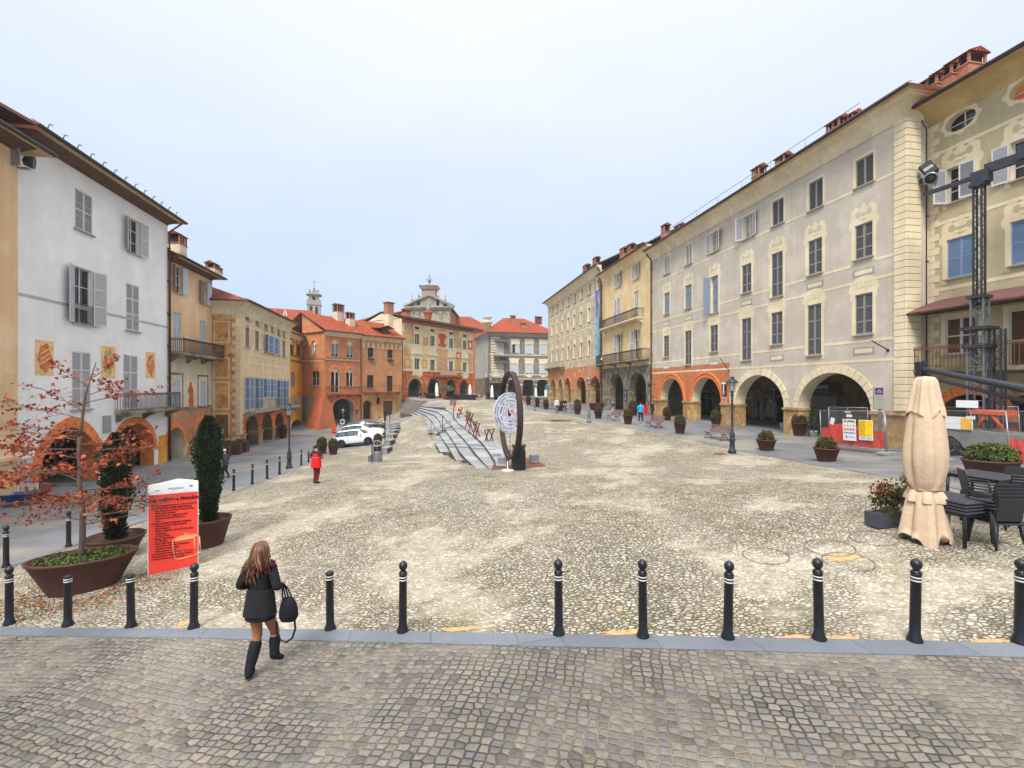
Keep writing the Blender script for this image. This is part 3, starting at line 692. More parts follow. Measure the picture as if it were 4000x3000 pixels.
        return obj(name,mb,[mat or M['brickpink'],base or M['peach2'],M['black_s'],M['roofdull']],s.ro)
    def pipe(s,u,v0,v1,y=-.1,top=None,mat=None,r=.055):
        pts=[(u,y,v0),(u,y,v1)]
        if top: pts+=[(u,y-.02,v1+.15)]+[(u,-top,v1+.75)]
        mb=MB(); mb.tube(pts,r,8,0); z=v0+1.2
        while z<v1: mb.box(u-.075,y-.075,z,u+.075,0,z+.05); z+=2.2
        return s.add('downpipe',mb,mat or M['pipe'])
    def balcony(s,u0,u1,v,proj=.9,h=1.0,th=.14,im=None,sm=None,step=.12,corb=3,belly=False,name='balcony',endR=True,endL=True):
        im=im or M['iron']; sm=sm or M['sill']; mb=MB(); mb.box(u0,-proj,v-th,u1,0,v); mb.box(u0+.05,-proj+.05,v-th-.05,u1-.05,0,v-th)
        bo=s.add(name,mb,sm)
        for i in range(corb):
            mb=MB(); u=u0+.2+(u1-u0-.4)*i/max(1,corb-1); q=proj*.85
            mb.poly([(0,v-th-.05),(q,v-th-.05),(q,v-th-.14),(q*.75,v-th-.2),(q*.45,v-th-.26),(q*.2,v-th-.42),(0,v-th-.5)],-.09,.09,0,Matrix.Translation((u,0,0))@Matrix.Rotation(-PI/2,4,'Z')); obj('corbel',mb,sm,bo)
        mb=MB(); r=.011; lines=[((u0+.04,-proj+.04),(u1-.04,-proj+.04))]
        if endL: lines.append(((u0+.04,0),(u0+.04,-proj+.04)))
        if endR: lines.append(((u1-.04,-proj+.04),(u1-.04,0)))
        for (a,b) in lines:
            L=math.dist(a,b); n=max(2,int(L/step))
            for zz in (.07,h-.13,h): mb.box(0,-.013,-.013,L,.013,.013,0,Matrix.Translation((a[0],a[1],v+zz))@Matrix.Rotation(math.atan2(b[1]-a[1],b[0]-a[0]),4,'Z'))
            for i in range(n+1):
                x=a[0]+(b[0]-a[0])*i/n; y=a[1]+(b[1]-a[1])*i/n
                mb.box(x-r,y-r,v,x+r,y+r,v+h)
                if step<.2 and i<n: mb.box(x+(b[0]-a[0])/n*.5-.03,y+(b[1]-a[1])/n*.5-.008,v+h-.11,x+(b[0]-a[0])/n*.5+.03,y+(b[1]-a[1])/n*.5+.008,v+h-.03)
            mb.box(b[0]-.02,b[1]-.02,v,b[0]+.02,b[1]+.02,v+h+.05)
        obj('railing',mb,im,bo); return bo
    def door(s,cu,v0,v1,w,y,mat=None,fr=None,name='shop_door'):
        mb=MB(); mb.box(cu-w/2,y-.1,v0,cu+w/2,y-.05,v1,0); 
        do=s.add(name,mb,mat or M['glassdark']); mb=MB(); t=.09
        mb.box(cu-w/2-t,y-.14,v0,cu-w/2,y-.02,v1+t); mb.box(cu+w/2,y-.14,v0,cu+w/2+t,y-.02,v1+t); mb.box(cu-w/2,y-.14,v1,cu+w/2,y-.02,v1+t); mb.box(cu-.03,y-.13,v0,cu+.03,y-.1,v1); mb.box(cu-w/2,y-.13,v1-.6,cu+w/2,y-.1,v1-.54)
        obj('frame',mb,fr or M['framegrey'],do); return do
def text(name,body,size,mat,par,loc,rot,ext=.004,align='CENTER',bold=0,sx=1):
    cu=bpy.data.curves.new(name,'FONT'); cu.body=body; cu.size=size; cu.extrude=ext; cu.align_x=align; cu.align_y='CENTER'; cu.offset=bold
    t=bpy.data.objects.new(name+'_tmp',cu); COL.objects.link(t); dg=bpy.context.evaluated_depsgraph_get(); me=bpy.data.meshes.new_from_object(t.evaluated_get(dg)); bpy.data.objects.remove(t)
    me.materials.clear(); me.materials.append(mat); o=bpy.data.objects.new(name,me); COL.objects.link(o); o.parent=par; o.location=loc; o.rotation_euler=rot; o.scale=(sx,1,1); return o
# painted window surrounds (thin proud relief)
def sur_plain(m,t=.16):
    def f(cu,v0,v1,w):
        mb=MB(); a,b=cu-w/2,cu+w/2
        mb.poly([(a-t,v0-.02),(a,v0-.02),(a,v1),(b,v1),(b,v0-.02),(b+t,v0-.02),(b+t,v1+t),(a-t,v1+t)],-.007,0); return [('surround',mb,m)]
    return f
def sur_scroll(m,ground,s=1.0):
    """frame with shoulders and a crowning scroll"""
    def f(cu,v0,v1,w):
        mb=MB(); W_=w/2; t=.2*s; P=[(-W_-t,v0-.25),(-W_,v0-.25),(-W_,v1),(W_,v1),(W_,v0-.25),(W_+t,v0-.25),(W_+t,v1-.25),(W_+t+.14*s,v1-.1),(W_+t+.16*s,v1+.15*s),(W_+t+.02,v1+.34*s),(W_+t+.05,v1+.5*s),(W_+t+.02*s,v1+.78*s),(W_*.95,v1+.98*s),(W_*.55,v1+.93*s),(W_*.62,v1+.82*s),(W_*.3,v1+.84*s),(W_*.2,v1+1.0*s),(0,v1+1.12*s)]
        P=P[:]; left=[(-x,z) for x,z in P[5:-1]][::-1]
        ring=[P[0],P[1],P[2],P[3],P[4]]+P[5:]+left
        mb.poly([(cu+x,z) for x,z in ring[1:]],-.007,0)
        # dark eyes of the scroll
        def ell(cx,cz,rx,rz,n=10): return [(cu+cx+rx*math.cos(2*PI*i/n),cz+rz*math.sin(2*PI*i/n)) for i in range(n)]
        mb.poly(ell(-W_*.62,v1+.55*s,.16*s,.2*s),-.010,-.006,1); mb.poly(ell(W_*.62,v1+.55*s,.16*s,.2*s),-.010,-.006,1)
        mb.poly([(cu-W_*.55,v1+.46*s),(cu,v1+.38*s),(cu+W_*.55,v1+.46*s),(cu+W_*.45,v1+.56*s),(cu-W_*.45,v1+.56*s)],-.0105,-.0061,1)
        mb.poly([(cu-.3*s,v1+.26*s),(cu,v1+.14*s),(cu+.3*s,v1+.26*s)],-.010,-.006,1)
        return [('surround',mb,[m,ground])]
    return f
def sur_eye(m,ground,s=1.0):
    """frame with an arched head and a painted eye"""
    def f(cu,v0,v1,w):
        mb=MB(); W_=w/2; t=.18*s; n=12
        top=[((W_+t+.14*s)*math.cos(PI*i/n),v1+.34*s+.62*s*math.sin(PI*i/n)) for i in range(n+1)]
        ring=[(-W_,v0-.25),(-W_,v1),(W_,v1),(W_,v0-.25),(W_+t,v0-.25),(W_+t,v1-.3),(W_+t+.1,v1-.2),(W_+t+.04,v1+.02),(W_+t+.22*s,v1+.26*s)]+top+[(-W_-t-.22*s,v1+.26*s),(-W_-t-.04,v1+.02),(-W_-t-.1,v1-.2),(-W_-t,v1-.3),(-W_-t,v0-.25)]
        mb.poly([(cu+x,z) for x,z in ring],-.007,0)
        k=12; o=[((W_*.88)*math.cos(PI*i/k),v1+.32*s+.42*s*math.sin(PI*i/k)) for i in range(k+1)]; i2=[((W_*.8)*math.cos(PI*i/k),v1+.35*s+.36*s*math.sin(PI*i/k)) for i in range(k+1)]
        mb.poly([(cu+x,z) for x,z in o],-.010,-.006,1,holes=[[(cu+x,z) for x,z in i2]])
        e=[(.15*s*math.cos(2*PI*i/k),v1+.51*s+.15*s*math.sin(2*PI*i/k)) for i in range(k)]; e2=[(.11*s*math.cos(2*PI*i/k),v1+.51*s+.11*s*math.sin(2*PI*i/k)) for i in range(k)]
        mb.poly([(cu+x,z) for x,z in e],-.0105,-.0061,1,holes=[[(cu+x,z) for x,z in e2]])
        return [('surround',mb,[m,ground])]
    return f
def panel(b,name,u0,u1,v0,v1,mat,proud=.018,r=.12):
    pts=[]
    for cx,cz,a0 in ((u1-r,v1-r,0),(u0+r,v1-r,90),(u0+r,v0+r,180),(u1-r,v0+r,270)):
        for k in range(4): a=R(a0+30*k); pts.append((cx+r*math.cos(a),cz+r*math.sin(a)))
    return pts
# ================================================================ right side of the square
def gbase(P): return G(P[0],P[1])
# ---- the long grey house with cream painted window frames
P0,P1=PLx(22.7,2548),PLx(22.7,3540)
b=B('portico_house','long grey plastered house with cream painted window frames and a quoined corner',P0,P1,-3.1,11); b.o['category']='house'
RB=b; L=b.L
vE=b.uv(3480,498)[1]+.42
holes=[]
sA=dict(shm=M['framegrey'],shb=M['shdark'])
cr,gr=M['cream'],M['greyrose']
top=[(2605,999,1070,26,'n'),(2690,953,1032,32,'n'),(2792,904,983,31,'o'),(2922,840,930,31,'o2'),(3038,779,877,51,'d'),(3186,703,815,65,'d'),(3376,612,722,80,'d')]
for px,a,c,wp,k in top:
    kw=dict(sur=sur_plain(cr,.13),w=1.02)
    if k=='n': kw.update(sh=(0,0),shm=M['shpale'],shb=M['shgrey'],slat=0,mid=())
    elif k=='o': kw.update(sh=(168,150),shm=M['shpale'],shb=M['shgrey'],gl=M['glasslit'],mid=())
    elif k=='o2': kw.update(sh=(140,165),shm=M['shpale'],shb=M['shgrey'],gl=M['glasslit'],mid=())
    else: kw.update(sh=(0,0),shm=M['framegrey'],shb=M['shdark'],mid=())
    holes.append(b.wpx(px,a,c,wp,**kw))
midr=[(2605,1143,1227,'b'),(2689,1113,1204,'b'),(2790,1078,1222,'t'),(2916,1032,1143,'d'),(3035,986,1159,'d'),(3183,934,1070,'d'),(3373,872,1008,'d')]
for px,a,c,k in midr:
    kw=dict(sur=sur_scroll(cr,gr),w=1.02,mid=(.3,.66) if k!='b' else (.66,))
    if k=='b': kw.update(sh=(0,0),shm=M['shblue'],slat=0)
    elif k=='t': kw.update(sh=(120,0),shm=M['shblue'],slat=0,gl=M['glasslit'],mid=(.3,.7))
    else: kw.update(sh=(0,0),shm=M['framegrey'],shb=M['shdark'])
    holes.append(b.wpx(px,a,c,30,**kw))
low=[(2603,1311,1395),(2688,1292,1425),(2789,1270,1374),(2915,1243,1408),(3034,1219,1346),(3180,1189,1387),(3373,1147,1306)]
for px,a,c in low:
    holes.append(b.wpx(px,a,c,30,sur=sur_eye(cr,gr),w=1.02,mid=(.32,.68),sh=(0,0),shm=M['framegrey'],shb=M['shdark']))
u_br=b.uv(2850)[0]; v_br=b.uv(2700,1428)[1]; vb=-2.0
vA=b.uv(2603,1395)[1]          # sill heights give the painted bands
def sillv(px,py): return b.uv(px,py)[1]
bandv=[sillv(2605,1084),sillv(2605,1246),sillv(2605,1285),sillv(2603,1413),sillv(2603,1455)]
# arches
def archpx(px0,px1,cpy,spy,kind,v0=-1.6,d=.8,b=None):
    b=b or RB; u0,u1=b.uv(px0)[0],b.uv(px1)[0]; cu=(u0+u1)/2; pm=(px0+px1)/2
    # true middle column
    lo,hi=px0,px1
    for _ in range(30):
        m=(lo+hi)/2
        if b.uv(m)[0]<cu: lo=m
        else: hi=m
    return b.arch(cu,u1-u0,v0,b.uv(px0 if kind!='pt' else lo,spy)[1],b.uv(lo,cpy)[1],kind,d)
a1=archpx(2580,2670,1477,1566,'pt'); a2=archpx(2703,2818,1473,1570,'pt'); a3=archpx(2874,3064,1465,1583,'rd'); a4=archpx(3120,3405,1456,1593,'rd')
for a in (a1,a2): a['vs']=b.uv(2694,1567)[1]
for a in (a3,a4): a['vs']=b.uv(3092,1592)[1]
vs2=a1['vs']; vcap=b.uv(3092,1592)[1]
b.wall('wall',0,L,v_br,vE,[h for h in holes],M['greyrose'],reveal=M['cream'])
b.wall('brick_arcade',0,u_br,vb,v_br,[a1,a2],M['brick'],reveal=M['cream'])
b.wall('plastered_arcade',u_br,L,vb,v_br,[a3,a4],M['greyrose'],reveal=M['cream'])
for a in (a1,a2): b.ring(a,.22,M['terra'],.05); b.ring(dict(a,w=a['w']+.5,vc=a['vc']+.3),.13,M['terra'],.09)
b.ring(a3,.42,[M['cream'],M['sandst']],.05,blocks=15); b.ring(a4,.44,[M['cream'],M['sandst']],.05,blocks=19)
# stone piers with moulded capitals
def pier(b,u0,u1,vt,mat,pr=.05,cap=.14,depth=.84,v0=-2.0,name='stone_pier'):
    mb=MB(); mb.box(u0,-pr,v0,u1,depth,vt-cap); mb.box(u0-.07,-pr-.09,vt-cap,u1+.07,depth+.05,vt-.05); mb.box(u0-.04,-pr-.05,vt-.05,u1+.04,depth+.02,vt); mb.box(u0-.04,-pr-.04,vt-cap-.07,u1+.04,depth,vt-cap); return b.add(name,mb,mat)
e=lambda a,s: a['cu']+s*a['w']/2
pier(b,.02,e(a1,-1)+.02,vs2,M['sandst']); pier(b,e(a1,1)-.02,e(a2,-1)+.02,vs2,M['sandst']); pier(b,e(a2,1)-.02,e(a3,-1)+.02,vs2,M['sandst']); pier(b,e(a3,1)-.02,e(a4,-1)+.02,vcap,M['sandst'])
# corner pier of stone blocks and quoined pilaster
up=b.uv(3495)[0]; mb=MB(); vv=vb
pier(b,e(a4,1)-.02,L+.02,vcap+.05,M['sandst'],.03)
mb=MB(); v=vcap+.1; h=.335
while v<vE-.3:
    mb.bbox(((up+L+.06)/2,.2,v+h/2-.006),(L+.06-up,.55,h-.016),.02); 
    v+=h
b.add('corner_quoins',mb,M['cream'])
mb=MB(); v=vcap+.1
while v<vE-.3:
    mb.bbox((L+.01,.36,v+h/2-.006),(.14,.86,h-.016),.02); v+=h
b.add('return_quoins',mb,M['cream'])
# painted horizontal bands and panels
for i,v in enumerate(bandv): 
    segs=[(0,up)]
    hs=[(h['p'][0][0]-.19,h['p'][1][0]+.19) for h in holes if h['p'][0][1]-.3<v<h['p'][2][1]+.1]
    cur=0
    for a,c in sorted(hs)+[(up,up)]: 
        if a>cur: mb=MB(); mb.box(cur,-.012,v-.075,a,0,v+.075); b.add('painted_band',mb,M['cream'])
        cur=max(cur,c)
for px,a,c in [m_[:3] for m_ in midr]+low:
    cu,v=b.uv(px,c)
    if k=='x': continue
    if (px,a,c) in low: 
        if v<bandv[3]-.1: continue
        vm=(bandv[3]+bandv[4])/2
    else:
        if v<bandv[1]-.1: continue
        vm=(bandv[1]+bandv[2])/2
    mb=MB(); mb.box(cu-.62,-.014,vm-.2,cu+.62,-.008,vm+.2,0); mb.box(cu-.5,-.02,vm-.11,cu+.5,-.012,vm+.11,1); b.add('painted_panel',mb,[M['gpale'],M['cream']])
b.shell(vb,vE,M['greyrose'],skip=())
prof=[(0.02,-.50),(.06,-.5),(.06,-.42),(.1,-.38),(.12,-.3),(.16,-.1),(.26,.15),(.42,.34),(.62,.44),(.64,.52),(.74,.56),(.76,.72),(.0,.74)]
b.cornice(0,L,vE,[(p[0],p[1]*.82) for p in prof],M['cream2'],Rr=True)
b.roof(vE+.66,.95,2.9,M['roofdull'],oR=.9,hipR=4.5)
for px,y,h,w in ((2600,1.2,2.3,.7),(2655,2.0,1.2,1.0),(2965,2.0,1.9,.9),(3060,2.4,1.5,1.0),(3270,2.2,1.5,1.1),(3330,2.4,1.2,.8)): b.chimney(b.uv(px,y=y)[0],y,h,w,.7)
mb=MB(); mb.tube([(0,-.5,vE+1.5),(L-2,-.5,vE+1.5)],.018,5); 
for i in range(9): mb.tube([(L*i/9+.2,-.5,vE+.9),(L*i/9+.2,-.5,vE+1.5)],.015,4)
obj('roof_rail',mb,M['irongrey'],b.ro)
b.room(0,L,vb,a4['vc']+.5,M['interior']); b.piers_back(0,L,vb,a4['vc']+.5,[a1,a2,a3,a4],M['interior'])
yb=5.3
for px,w,h,mt in ((2640,1.4,2.6,'door'),(2765,2.0,2.5,'glassdark'),(2945,1.9,2.7,'glassdark'),(3030,2.6,2.9,'glassdark')): b.door(b.uv(px,y=yb)[0],-.2,h,w,yb,M[mt],M['framegrey'])
# bar at the last arch: rolled shutter and shop sign
us=b.uv(3215,y=yb)[0]; mb=MB()
for i in range(26): mb.box(us-1.3,yb-.16,-.2+i*.1,us+1.3,yb-.1,-.2+i*.1+.07)
b.add('rolling_shutter',mb,M['metal'])
mb=MB(); mb.box(us-1.3,yb-.25,2.55,us+1.6,yb-.1,3.35); sg=b.add('shop_sign',mb,M['darkplastic'])
text('lettering','CAFFÈ',.42,M['white_s'],sg,(us+.1,yb-.26,3.05),(R(90),0,0)); text('lettering','MONGIA',.2,M['metal'],sg,(us+.1,yb-.26,2.72),(R(90),0,0),sx=1.5)
b.pipe(0.0,vs2-1,vE-.4,-.14,.7,M['pipe'],.07)
# tobacco sign, small plates and wall bracket
mb=MB(); uT=b.uv(2832,1520)
mb.box(uT[0]-.24,-.12,uT[1]-.48,uT[0]+.24,-.04,uT[1]+.52,0); st=b.add('tobacco_sign',mb,M['black_s'])
text('lettering','T',.95,M['white_s'],st,(uT[0],-.125,uT[1]+.14),(R(90),0,0),bold=.02); text('lettering','TABACCHI\nVALORI\nBOLLATI',.085,M['white_s'],st,(uT[0],-.125,uT[1]-.3),(R(90),0,0))
mb=MB(); q=b.uv(2832,1533); mb.box(q[0]-.32,-.08,q[1]-.2-.25,q[0]+.3,-.03,q[1]+.2-.25,0); 
mb=MB(); q=b.uv(2833,1530); 
q=(q[0],uT[1]-.85); mb.box(q[0]-.3,-.1,q[1]-.22,q[0]+.3,-.05,q[1]+.22); sp_=b.add('shop_plate',mb,plain('pink_plate',C((206,150,126)),.6)); text('lettering','RICEVITORIA\nLOTTO',.1,M['brickred'],sp_,(q[0],-.104,q[1]),(R(90),0,0))
mb=MB(); q=b.uv(3470,1368); mb.tube([(q[0],0,q[1]),(q[0]+.1,-1.1,q[1]+.45)],.03,6); mb.ball((q[0],-.04,q[1]),.08); b.add('flag_holder',mb,M['pipe'])
mb=MB(); q=b.uv(2850,1425); mb.tube([(q[0],0,q[1]-.5),(q[0]+.1,-.9,q[1]+.5)],.025,6); b.add('flag_holder',mb,M['iron'])
mb=MB(); q=b.uv(2566,1500); mb.tube([(q[0],0,q[1]),(q[0],-.8,q[1])],.02,6); mb.lathe([(.02,-.3),(.12,-.25),(.14,.05),(.05,.12)],8,0,(q[0],-.8,q[1])); b.add('wall_lantern',mb,M['iron'])

# ---- the yellow house with two balconies
P0,P1=PLx(22.7,2352),PLx(22.7,2546)
b=B('balcony_house','narrow yellow house with two iron balconies over a grey stone arcade, between two beige houses',P0,P1,-3.1,10); b.o['category']='house'
L=b.L; vE=b.uv(2530,985)[1]; vs=b.uv(2450,1432)[1]; holes=[]
holes.append(b.wpx(2418,1064,1120,17,w=1.0,sh=(160,150),shm=M['shpale'],shb=M['shgrey'],gl=M['glasslit'],mid=())); holes.append(b.wpx(2488,1028,1090,15,w=1.0,sh=(160,150),shm=M['shpale'],shb=M['shgrey'],gl=M['glasslit'],mid=()))
holes.append(b.wpx(2419,1164,1262,18,w=1.1,sh=(165,85),shm=M['shpale'],shb=M['shgrey'],gl=M['glasslit'],mid=(.25,.6),slat=0)); holes.append(b.wpx(2485,1138,1226,20,w=1.05,sh=(0,0),shm=M['shpale'],shb=M['shgrey'],mid=(.33,.66),slat=0))
holes.append(b.wpx(2418,1305,1412,18,w=1.1,sh=(150,160),shm=M['shpale'],shb=M['shgrey'],gl=M['glassdark'],mid=(.55,),slat=0,sill=False)); holes.append(b.wpx(2486,1288,1402,18,w=1.1,sh=(150,150),shm=M['shpale'],shb=M['shgrey'],gl=M['glassdark'],mid=(.55,),slat=0,sill=False))
a1=archpx(2382,2435,1461,1512,'pt',b=b); a2=archpx(2458,2524,1456,1512,'pt',b=b)
for a in (a1,a2): a['vs']=b.uv(2447,1512)[1]
b.wall('wall',0,L,vs,vE,holes,M['ochre']); b.wall('stone_arcade',0,L,-2,vs,[a1,a2],M['stonegrey'])
b.shell(-2,vE,M['ochre']); b.room(0,L,-2,a1['vc']+.5,M['stonegrey']); b.piers_back(0,L,-2,a1['vc']+.5,[a1,a2],M['stonegrey'])
for a in (a1,a2): b.ring(a,.3,M['stonegrey'],.04)
b.cornice(0,L,vE,[(p[0]*.8,p[1]*.8) for p in prof],M['ochre']); b.roof(vE+.62,.8,3,M['roofdull'])
b.band('string_course',0,L,b.uv(2450,1135)[1],.1,M['cream'])
for px,y,h,w in ((2438,2,2.2,1.2),(2466,2.2,2.0,1.0)): b.chimney(b.uv(px,y=y)[0],y,h,w,.8)
q0,q1=b.uv(2364)[0],b.uv(2514)[0]; b.balcony(q0,q1,b.uv(2440,1262)[1],.85,1.0,corb=3,sm=M['cream2'])
q1=b.uv(2538)[0]; bl=b.balcony(.1,q1,b.uv(2440,1412)[1],.95,1.05,corb=4,sm=M['stonegrey'])
mb=MB(); q=b.uv(2368,1412); mb.lathe([(.02,0),(.25,.03),(.42,.12)],16,0,(0,0,0),Matrix.Translation((q[0]+.9,-.75,q[1]+.5))@Matrix.Rotation(R(70),4,'X'),cap=False); mb.tube([(q[0]+.9,-.6,q[1]),(q[0]+.9,-.7,q[1]+.5)],.03,6); obj('satellite_dish',mb,M['white_s'],bl)
for px in (2405,2500): b.door(b.uv(px,y=5.3)[0],-.2,2.6,1.6,5.3)
b.pipe(.02,0,vE-.4,-.1,.5)
# poster on the pier
mb=MB(); q=b.uv(2447,1545); mb.box(q[0]-.35,-.12,q[1]-.7,q[0]+.35,-.06,q[1]+.7,0); po=b.add('poster_board',mb,M['darkplastic']); text('lettering','U',.5,M['white_s'],po,(q[0],-.125,q[1]+.3),(R(90),0,0))
mb=MB(); mb.box(q[0]-.25,-.13,q[1]-.55,q[0]+.25,-.122,q[1]-.1); obj('printed_panel',mb,lined('blue_print',C((60,80,120)),C((210,214,224)),9),po)

# ---- the far beige house with the blue banner
P0,P1=PLx(22.7,2141),PLx(22.7,2350)
b=B('arcade_house','long beige house with rows of small windows over a brick arcade and banner',P0,P1,-3.0,12); b.o['category']='house'
L=b.L; vE=b.uv(2343,1064)[1]+.2; vs=b.uv(2250,1435)[1]; holes=[]
px_=lambda x: 2000+x/1.951
py_=lambda y: 900+y/1.951
k=dict(w=1.05,fr=M['cream'],gl=M['glasslit'],bars=(1,1),sur=sur_plain(M['cream'],.14))
def fac_rows(xs,tops,bots,su,extra={}):
    us=[b.uv(px_(x))[0] for x in xs]; n=len(xs)
    for x,t,bt in zip(xs,tops,bots):
        cu,v1=b.uv(px_(x),py_(t)); v0=b.uv(px_(x),py_(bt))[1]
        kk=dict(k); kk['sur']=su; kk.update(extra); w=kk.pop('w'); b.window(cu,v0,v1,w,**kk); holes.append(b.rect(cu,v0,v1,w))
fac_rows([308,345,386,430,479,532,593,658],[583,560,533,505,475,443,405,368],[645,625,603,580,552,523,488,455],sur_plain(M['cream'],.14),dict(gl=M['glassdark']))
fac_rows([305,343,384,428,474,527,587,653],[722,705,685,665,642,618,590,560],[805,795,775,762,742,722,698,672],sur_scroll(M['cream'],M['greybeige'],.8))
fac_rows([305,343,384,428,475,527,587,652],[915,905,895,882,868,857,841,823],[1007,1003,993,985,977,968,957,945],sur_eye(M['cream'],M['greybeige'],.8),dict(gl=M['glassdark']))
hs=[archpx(px_(x0),px_(x1),py_(c),py_(1208),'pt',b=b,v0=-1.5) for x0,x1,c in ((293,332,1125),(350,388,1120),(402,448,1118),(490,565,1115),(597,672,1118))]
vsp=b.uv(px_(580),py_(1208))[1]
for h in hs: h['vs']=vsp; h['vc']=b.uv(px_(525),py_(1116))[1]
b.wall('wall',0,L,vs,vE,holes,M['greybeige'],reveal=M['cream']); b.wall('brick_arcade',0,L,-2,vs,hs,M['brickold'],reveal=M['sandst'])
for h in hs: b.ring(h,.2,M['cream2'] if h is hs[1] else M['terra'],.05)
xs_=[0]+[v for h in hs for v in (e(h,-1),e(h,1))]+[L]
for i in range(0,len(xs_),2): pier(b,xs_[i]+.02,xs_[i+1]-.02,vsp,M['sandst'])
b.shell(-2,vE,M['greybeige']); b.room(0,L,-2,hs[0]['vc']+.5,M['interior']); b.piers_back(0,L,-2,hs[0]['vc']+.5,hs,M['interior'])
b.cornice(0,L,vE,[(p[0]*.9,p[1]*.9) for p in prof],M['cream2'],L=True); b.roof(vE+.7,.9,3.4,M['roofdull'],oL=.8,hipL=5)
for vq in (b.uv(px_(532),py_(545))[1],b.uv(px_(527),py_(735))[1],b.uv(px_(527),py_(760))[1],b.uv(px_(527),py_(985))[1]):
    b.band('painted_band',0,L,vq,.13,M['cream'],.01)
b.chimney(b.uv(2292,y=2)[0],2,2.2,1.6,.9); b.chimney(b.uv(2330,y=3)[0],3,2.6,1.3,.9)
b.balcony(.4,b.uv(px_(403))[0],b.uv(px_(345),py_(1045))[1],.9,1.0,corb=3,sm=M['stonegrey'],im=M['sill'],step=.25)
for i,h in enumerate(hs): b.door(h['cu'],-.2,2.6,1.7,5.3,M['door' if i%2 else 'glassdark'])
b.pipe(L-.3,0,vE-.4,-.1,.5)
# hanging banner
ub,vt_=b.uv(2351,1138); vb_=b.uv(2351,1440)[1]; mb=MB(); n=14
m,nt,bs=_m('blue_banner'); cc=coord(nt,'Object'); sx=N(nt,'ShaderNodeSeparateXYZ'); nt.links.new(cc,sx.inputs[0]); mr=N(nt,'ShaderNodeMapRange'); nt.links.new(sx.outputs[2],mr.inputs[0]); mr.inputs[1].default_value=vb_; mr.inputs[2].default_value=vt_
nt.links.new(ramp(nt,mr.outputs[0],[(0,C((20,40,110))),(.06,C((90,190,236))),(.62,C((104,196,240))),(.7,C((110,130,220))),(1,C((70,90,200)))]),bs.inputs['Base Color']); M['banner']=m
for i in range(n): mb.box(ub-.45,-.72-.03*math.sin(i*1.1),vb_+(vt_-vb_)*i/n,ub+.45,-.70-.03*math.sin(i*1.1),vb_+(vt_-vb_)*(i+1)/n)
bn=thing('vertical_banner','tall narrow light blue banner with dark letters hanging beside the yellow balcony house','banner',b.o.matrix_basis@Vector((0,0,0)) if False else tuple(b.o.location),b.o.rotation_euler[2])
obj('banner_cloth',mb,m,bn)
for i,chx in enumerate(('M','O','N','D','O','V','I')): text('lettering',chx,.75,M['shnavy'],bn,(ub,-.76,vt_-1.6-i*1.45),(R(90),R(90),0),bold=.01)

# ---- the olive yellow house at the right edge with the tin canopy
P0,P1=PL(24.0,18.75),PL(24.0,4.0)
b=B('corner_house','tall olive yellow house with oval attic windows and a brown tin canopy',P0,P1,-2.9,11); b.o['category']='house'
L=b.L; vE=b.uv(3700,428)[1]; holes=[]; cr=M['cream']; ol=M['olive']
fr_=sur_scroll(cr,ol,.9)
w=1.15
ua=b.uv(3752)[0]; ub2=b.uv(4015)[0]; sp=ub2-ua; cols=[ua,ua+sp,ua+2*sp,ua+3*sp]
def vat(px,py): return b.uv(px,py)[1]
vo=vat(3753,470)
for i,cu in enumerate(cols):
    pts=[(cu+.62*math.cos(2*PI*j/20),vo+.42*math.sin(2*PI*j/20)) for j in range(20)]; holes.append(dict(p=pts,d=.4))
    mb=MB(); mb.box(cu-.62,.3,vo-.42,cu+.62,.34,vo+.42,0); wo=b.add('oval_window',mb,M['glassdark'] if i!=1 else M['terra'])
    mb=MB(); mb.box(cu-.025,.27,vo-.4,cu+.025,.3,vo+.4); mb.box(cu-.6,.27,vo-.02,cu+.6,.3,vo+.02); obj('frame',mb,M['frame'],wo)
    o1=[(cu+(.8+.06*math.cos(8*a))*math.cos(a),vo+(.58+.06*math.cos(8*a))*math.sin(a)) for a in [2*PI*j/40 for j in range(40)]]; mb=MB(); mb.poly(o1,-.02,0,holes=[pts]); obj('surround',mb,cr,wo)
rows=[(vat(3755,640),vat(3755,778),(105,12),M['shpale'],M['shgrey']),(vat(3750,925),vat(3750,1080),(0,0),M['shblue2'],M['shblue2'])]
for ri,(v1,v0,sh,m1,m2) in enumerate(rows):
    for i,cu in enumerate(cols):
        b.window(cu,v0,v1,w,sh=sh if i!=1 or ri else (172,170),shm=m1,shb=m2,sur=fr_,mid=(.5,) ,gl=M['glassdark'],slat=.06); holes.append(b.rect(cu,v0,v1,w))
v1,v0=vat(3748,1238),vat(3748,1383)
for i,cu in enumerate(cols):
    vv0=v0 if i!=1 else v0-.9
    b.window(cu,vv0,v1,w+.1,sh=(0,0),shm=M['shpale'],shb=M['rustiron'],sur=sur_plain(cr,.2),mid=(.5,),slat=.06); holes.append(b.rect(cu,vv0,v1,w+.1))
vfl=vat(3700,1440)
a1=archpx(3690,3880,1515,1640,'rd',b=b,d=.7); wv=a1['w']; a1['cu']=b.uv(3792)[0]; a1['w']=2.6; a1['vs']=vat(3792,1640); a1['vc']=vat(3792,1540)
a2=dict(a1); a2=b.arch(a1['cu']+sp,2.9,-1.6,a1['vs'],a1['vc']+.1,'rd'); a1=b.arch(a1['cu'],2.6,-1.6,a1['vs'],a1['vc'],'rd'); a3=b.arch(a1['cu']+2*sp,2.9,-1.6,a1['vs'],a1['vc']+.1,'rd')
b.wall('wall',0,L,vfl,vE,holes,ol,reveal=cr); b.wall('arcade_wall',0,L,-2,vfl,[a1,a2,a3],ol,reveal=M['interior'])
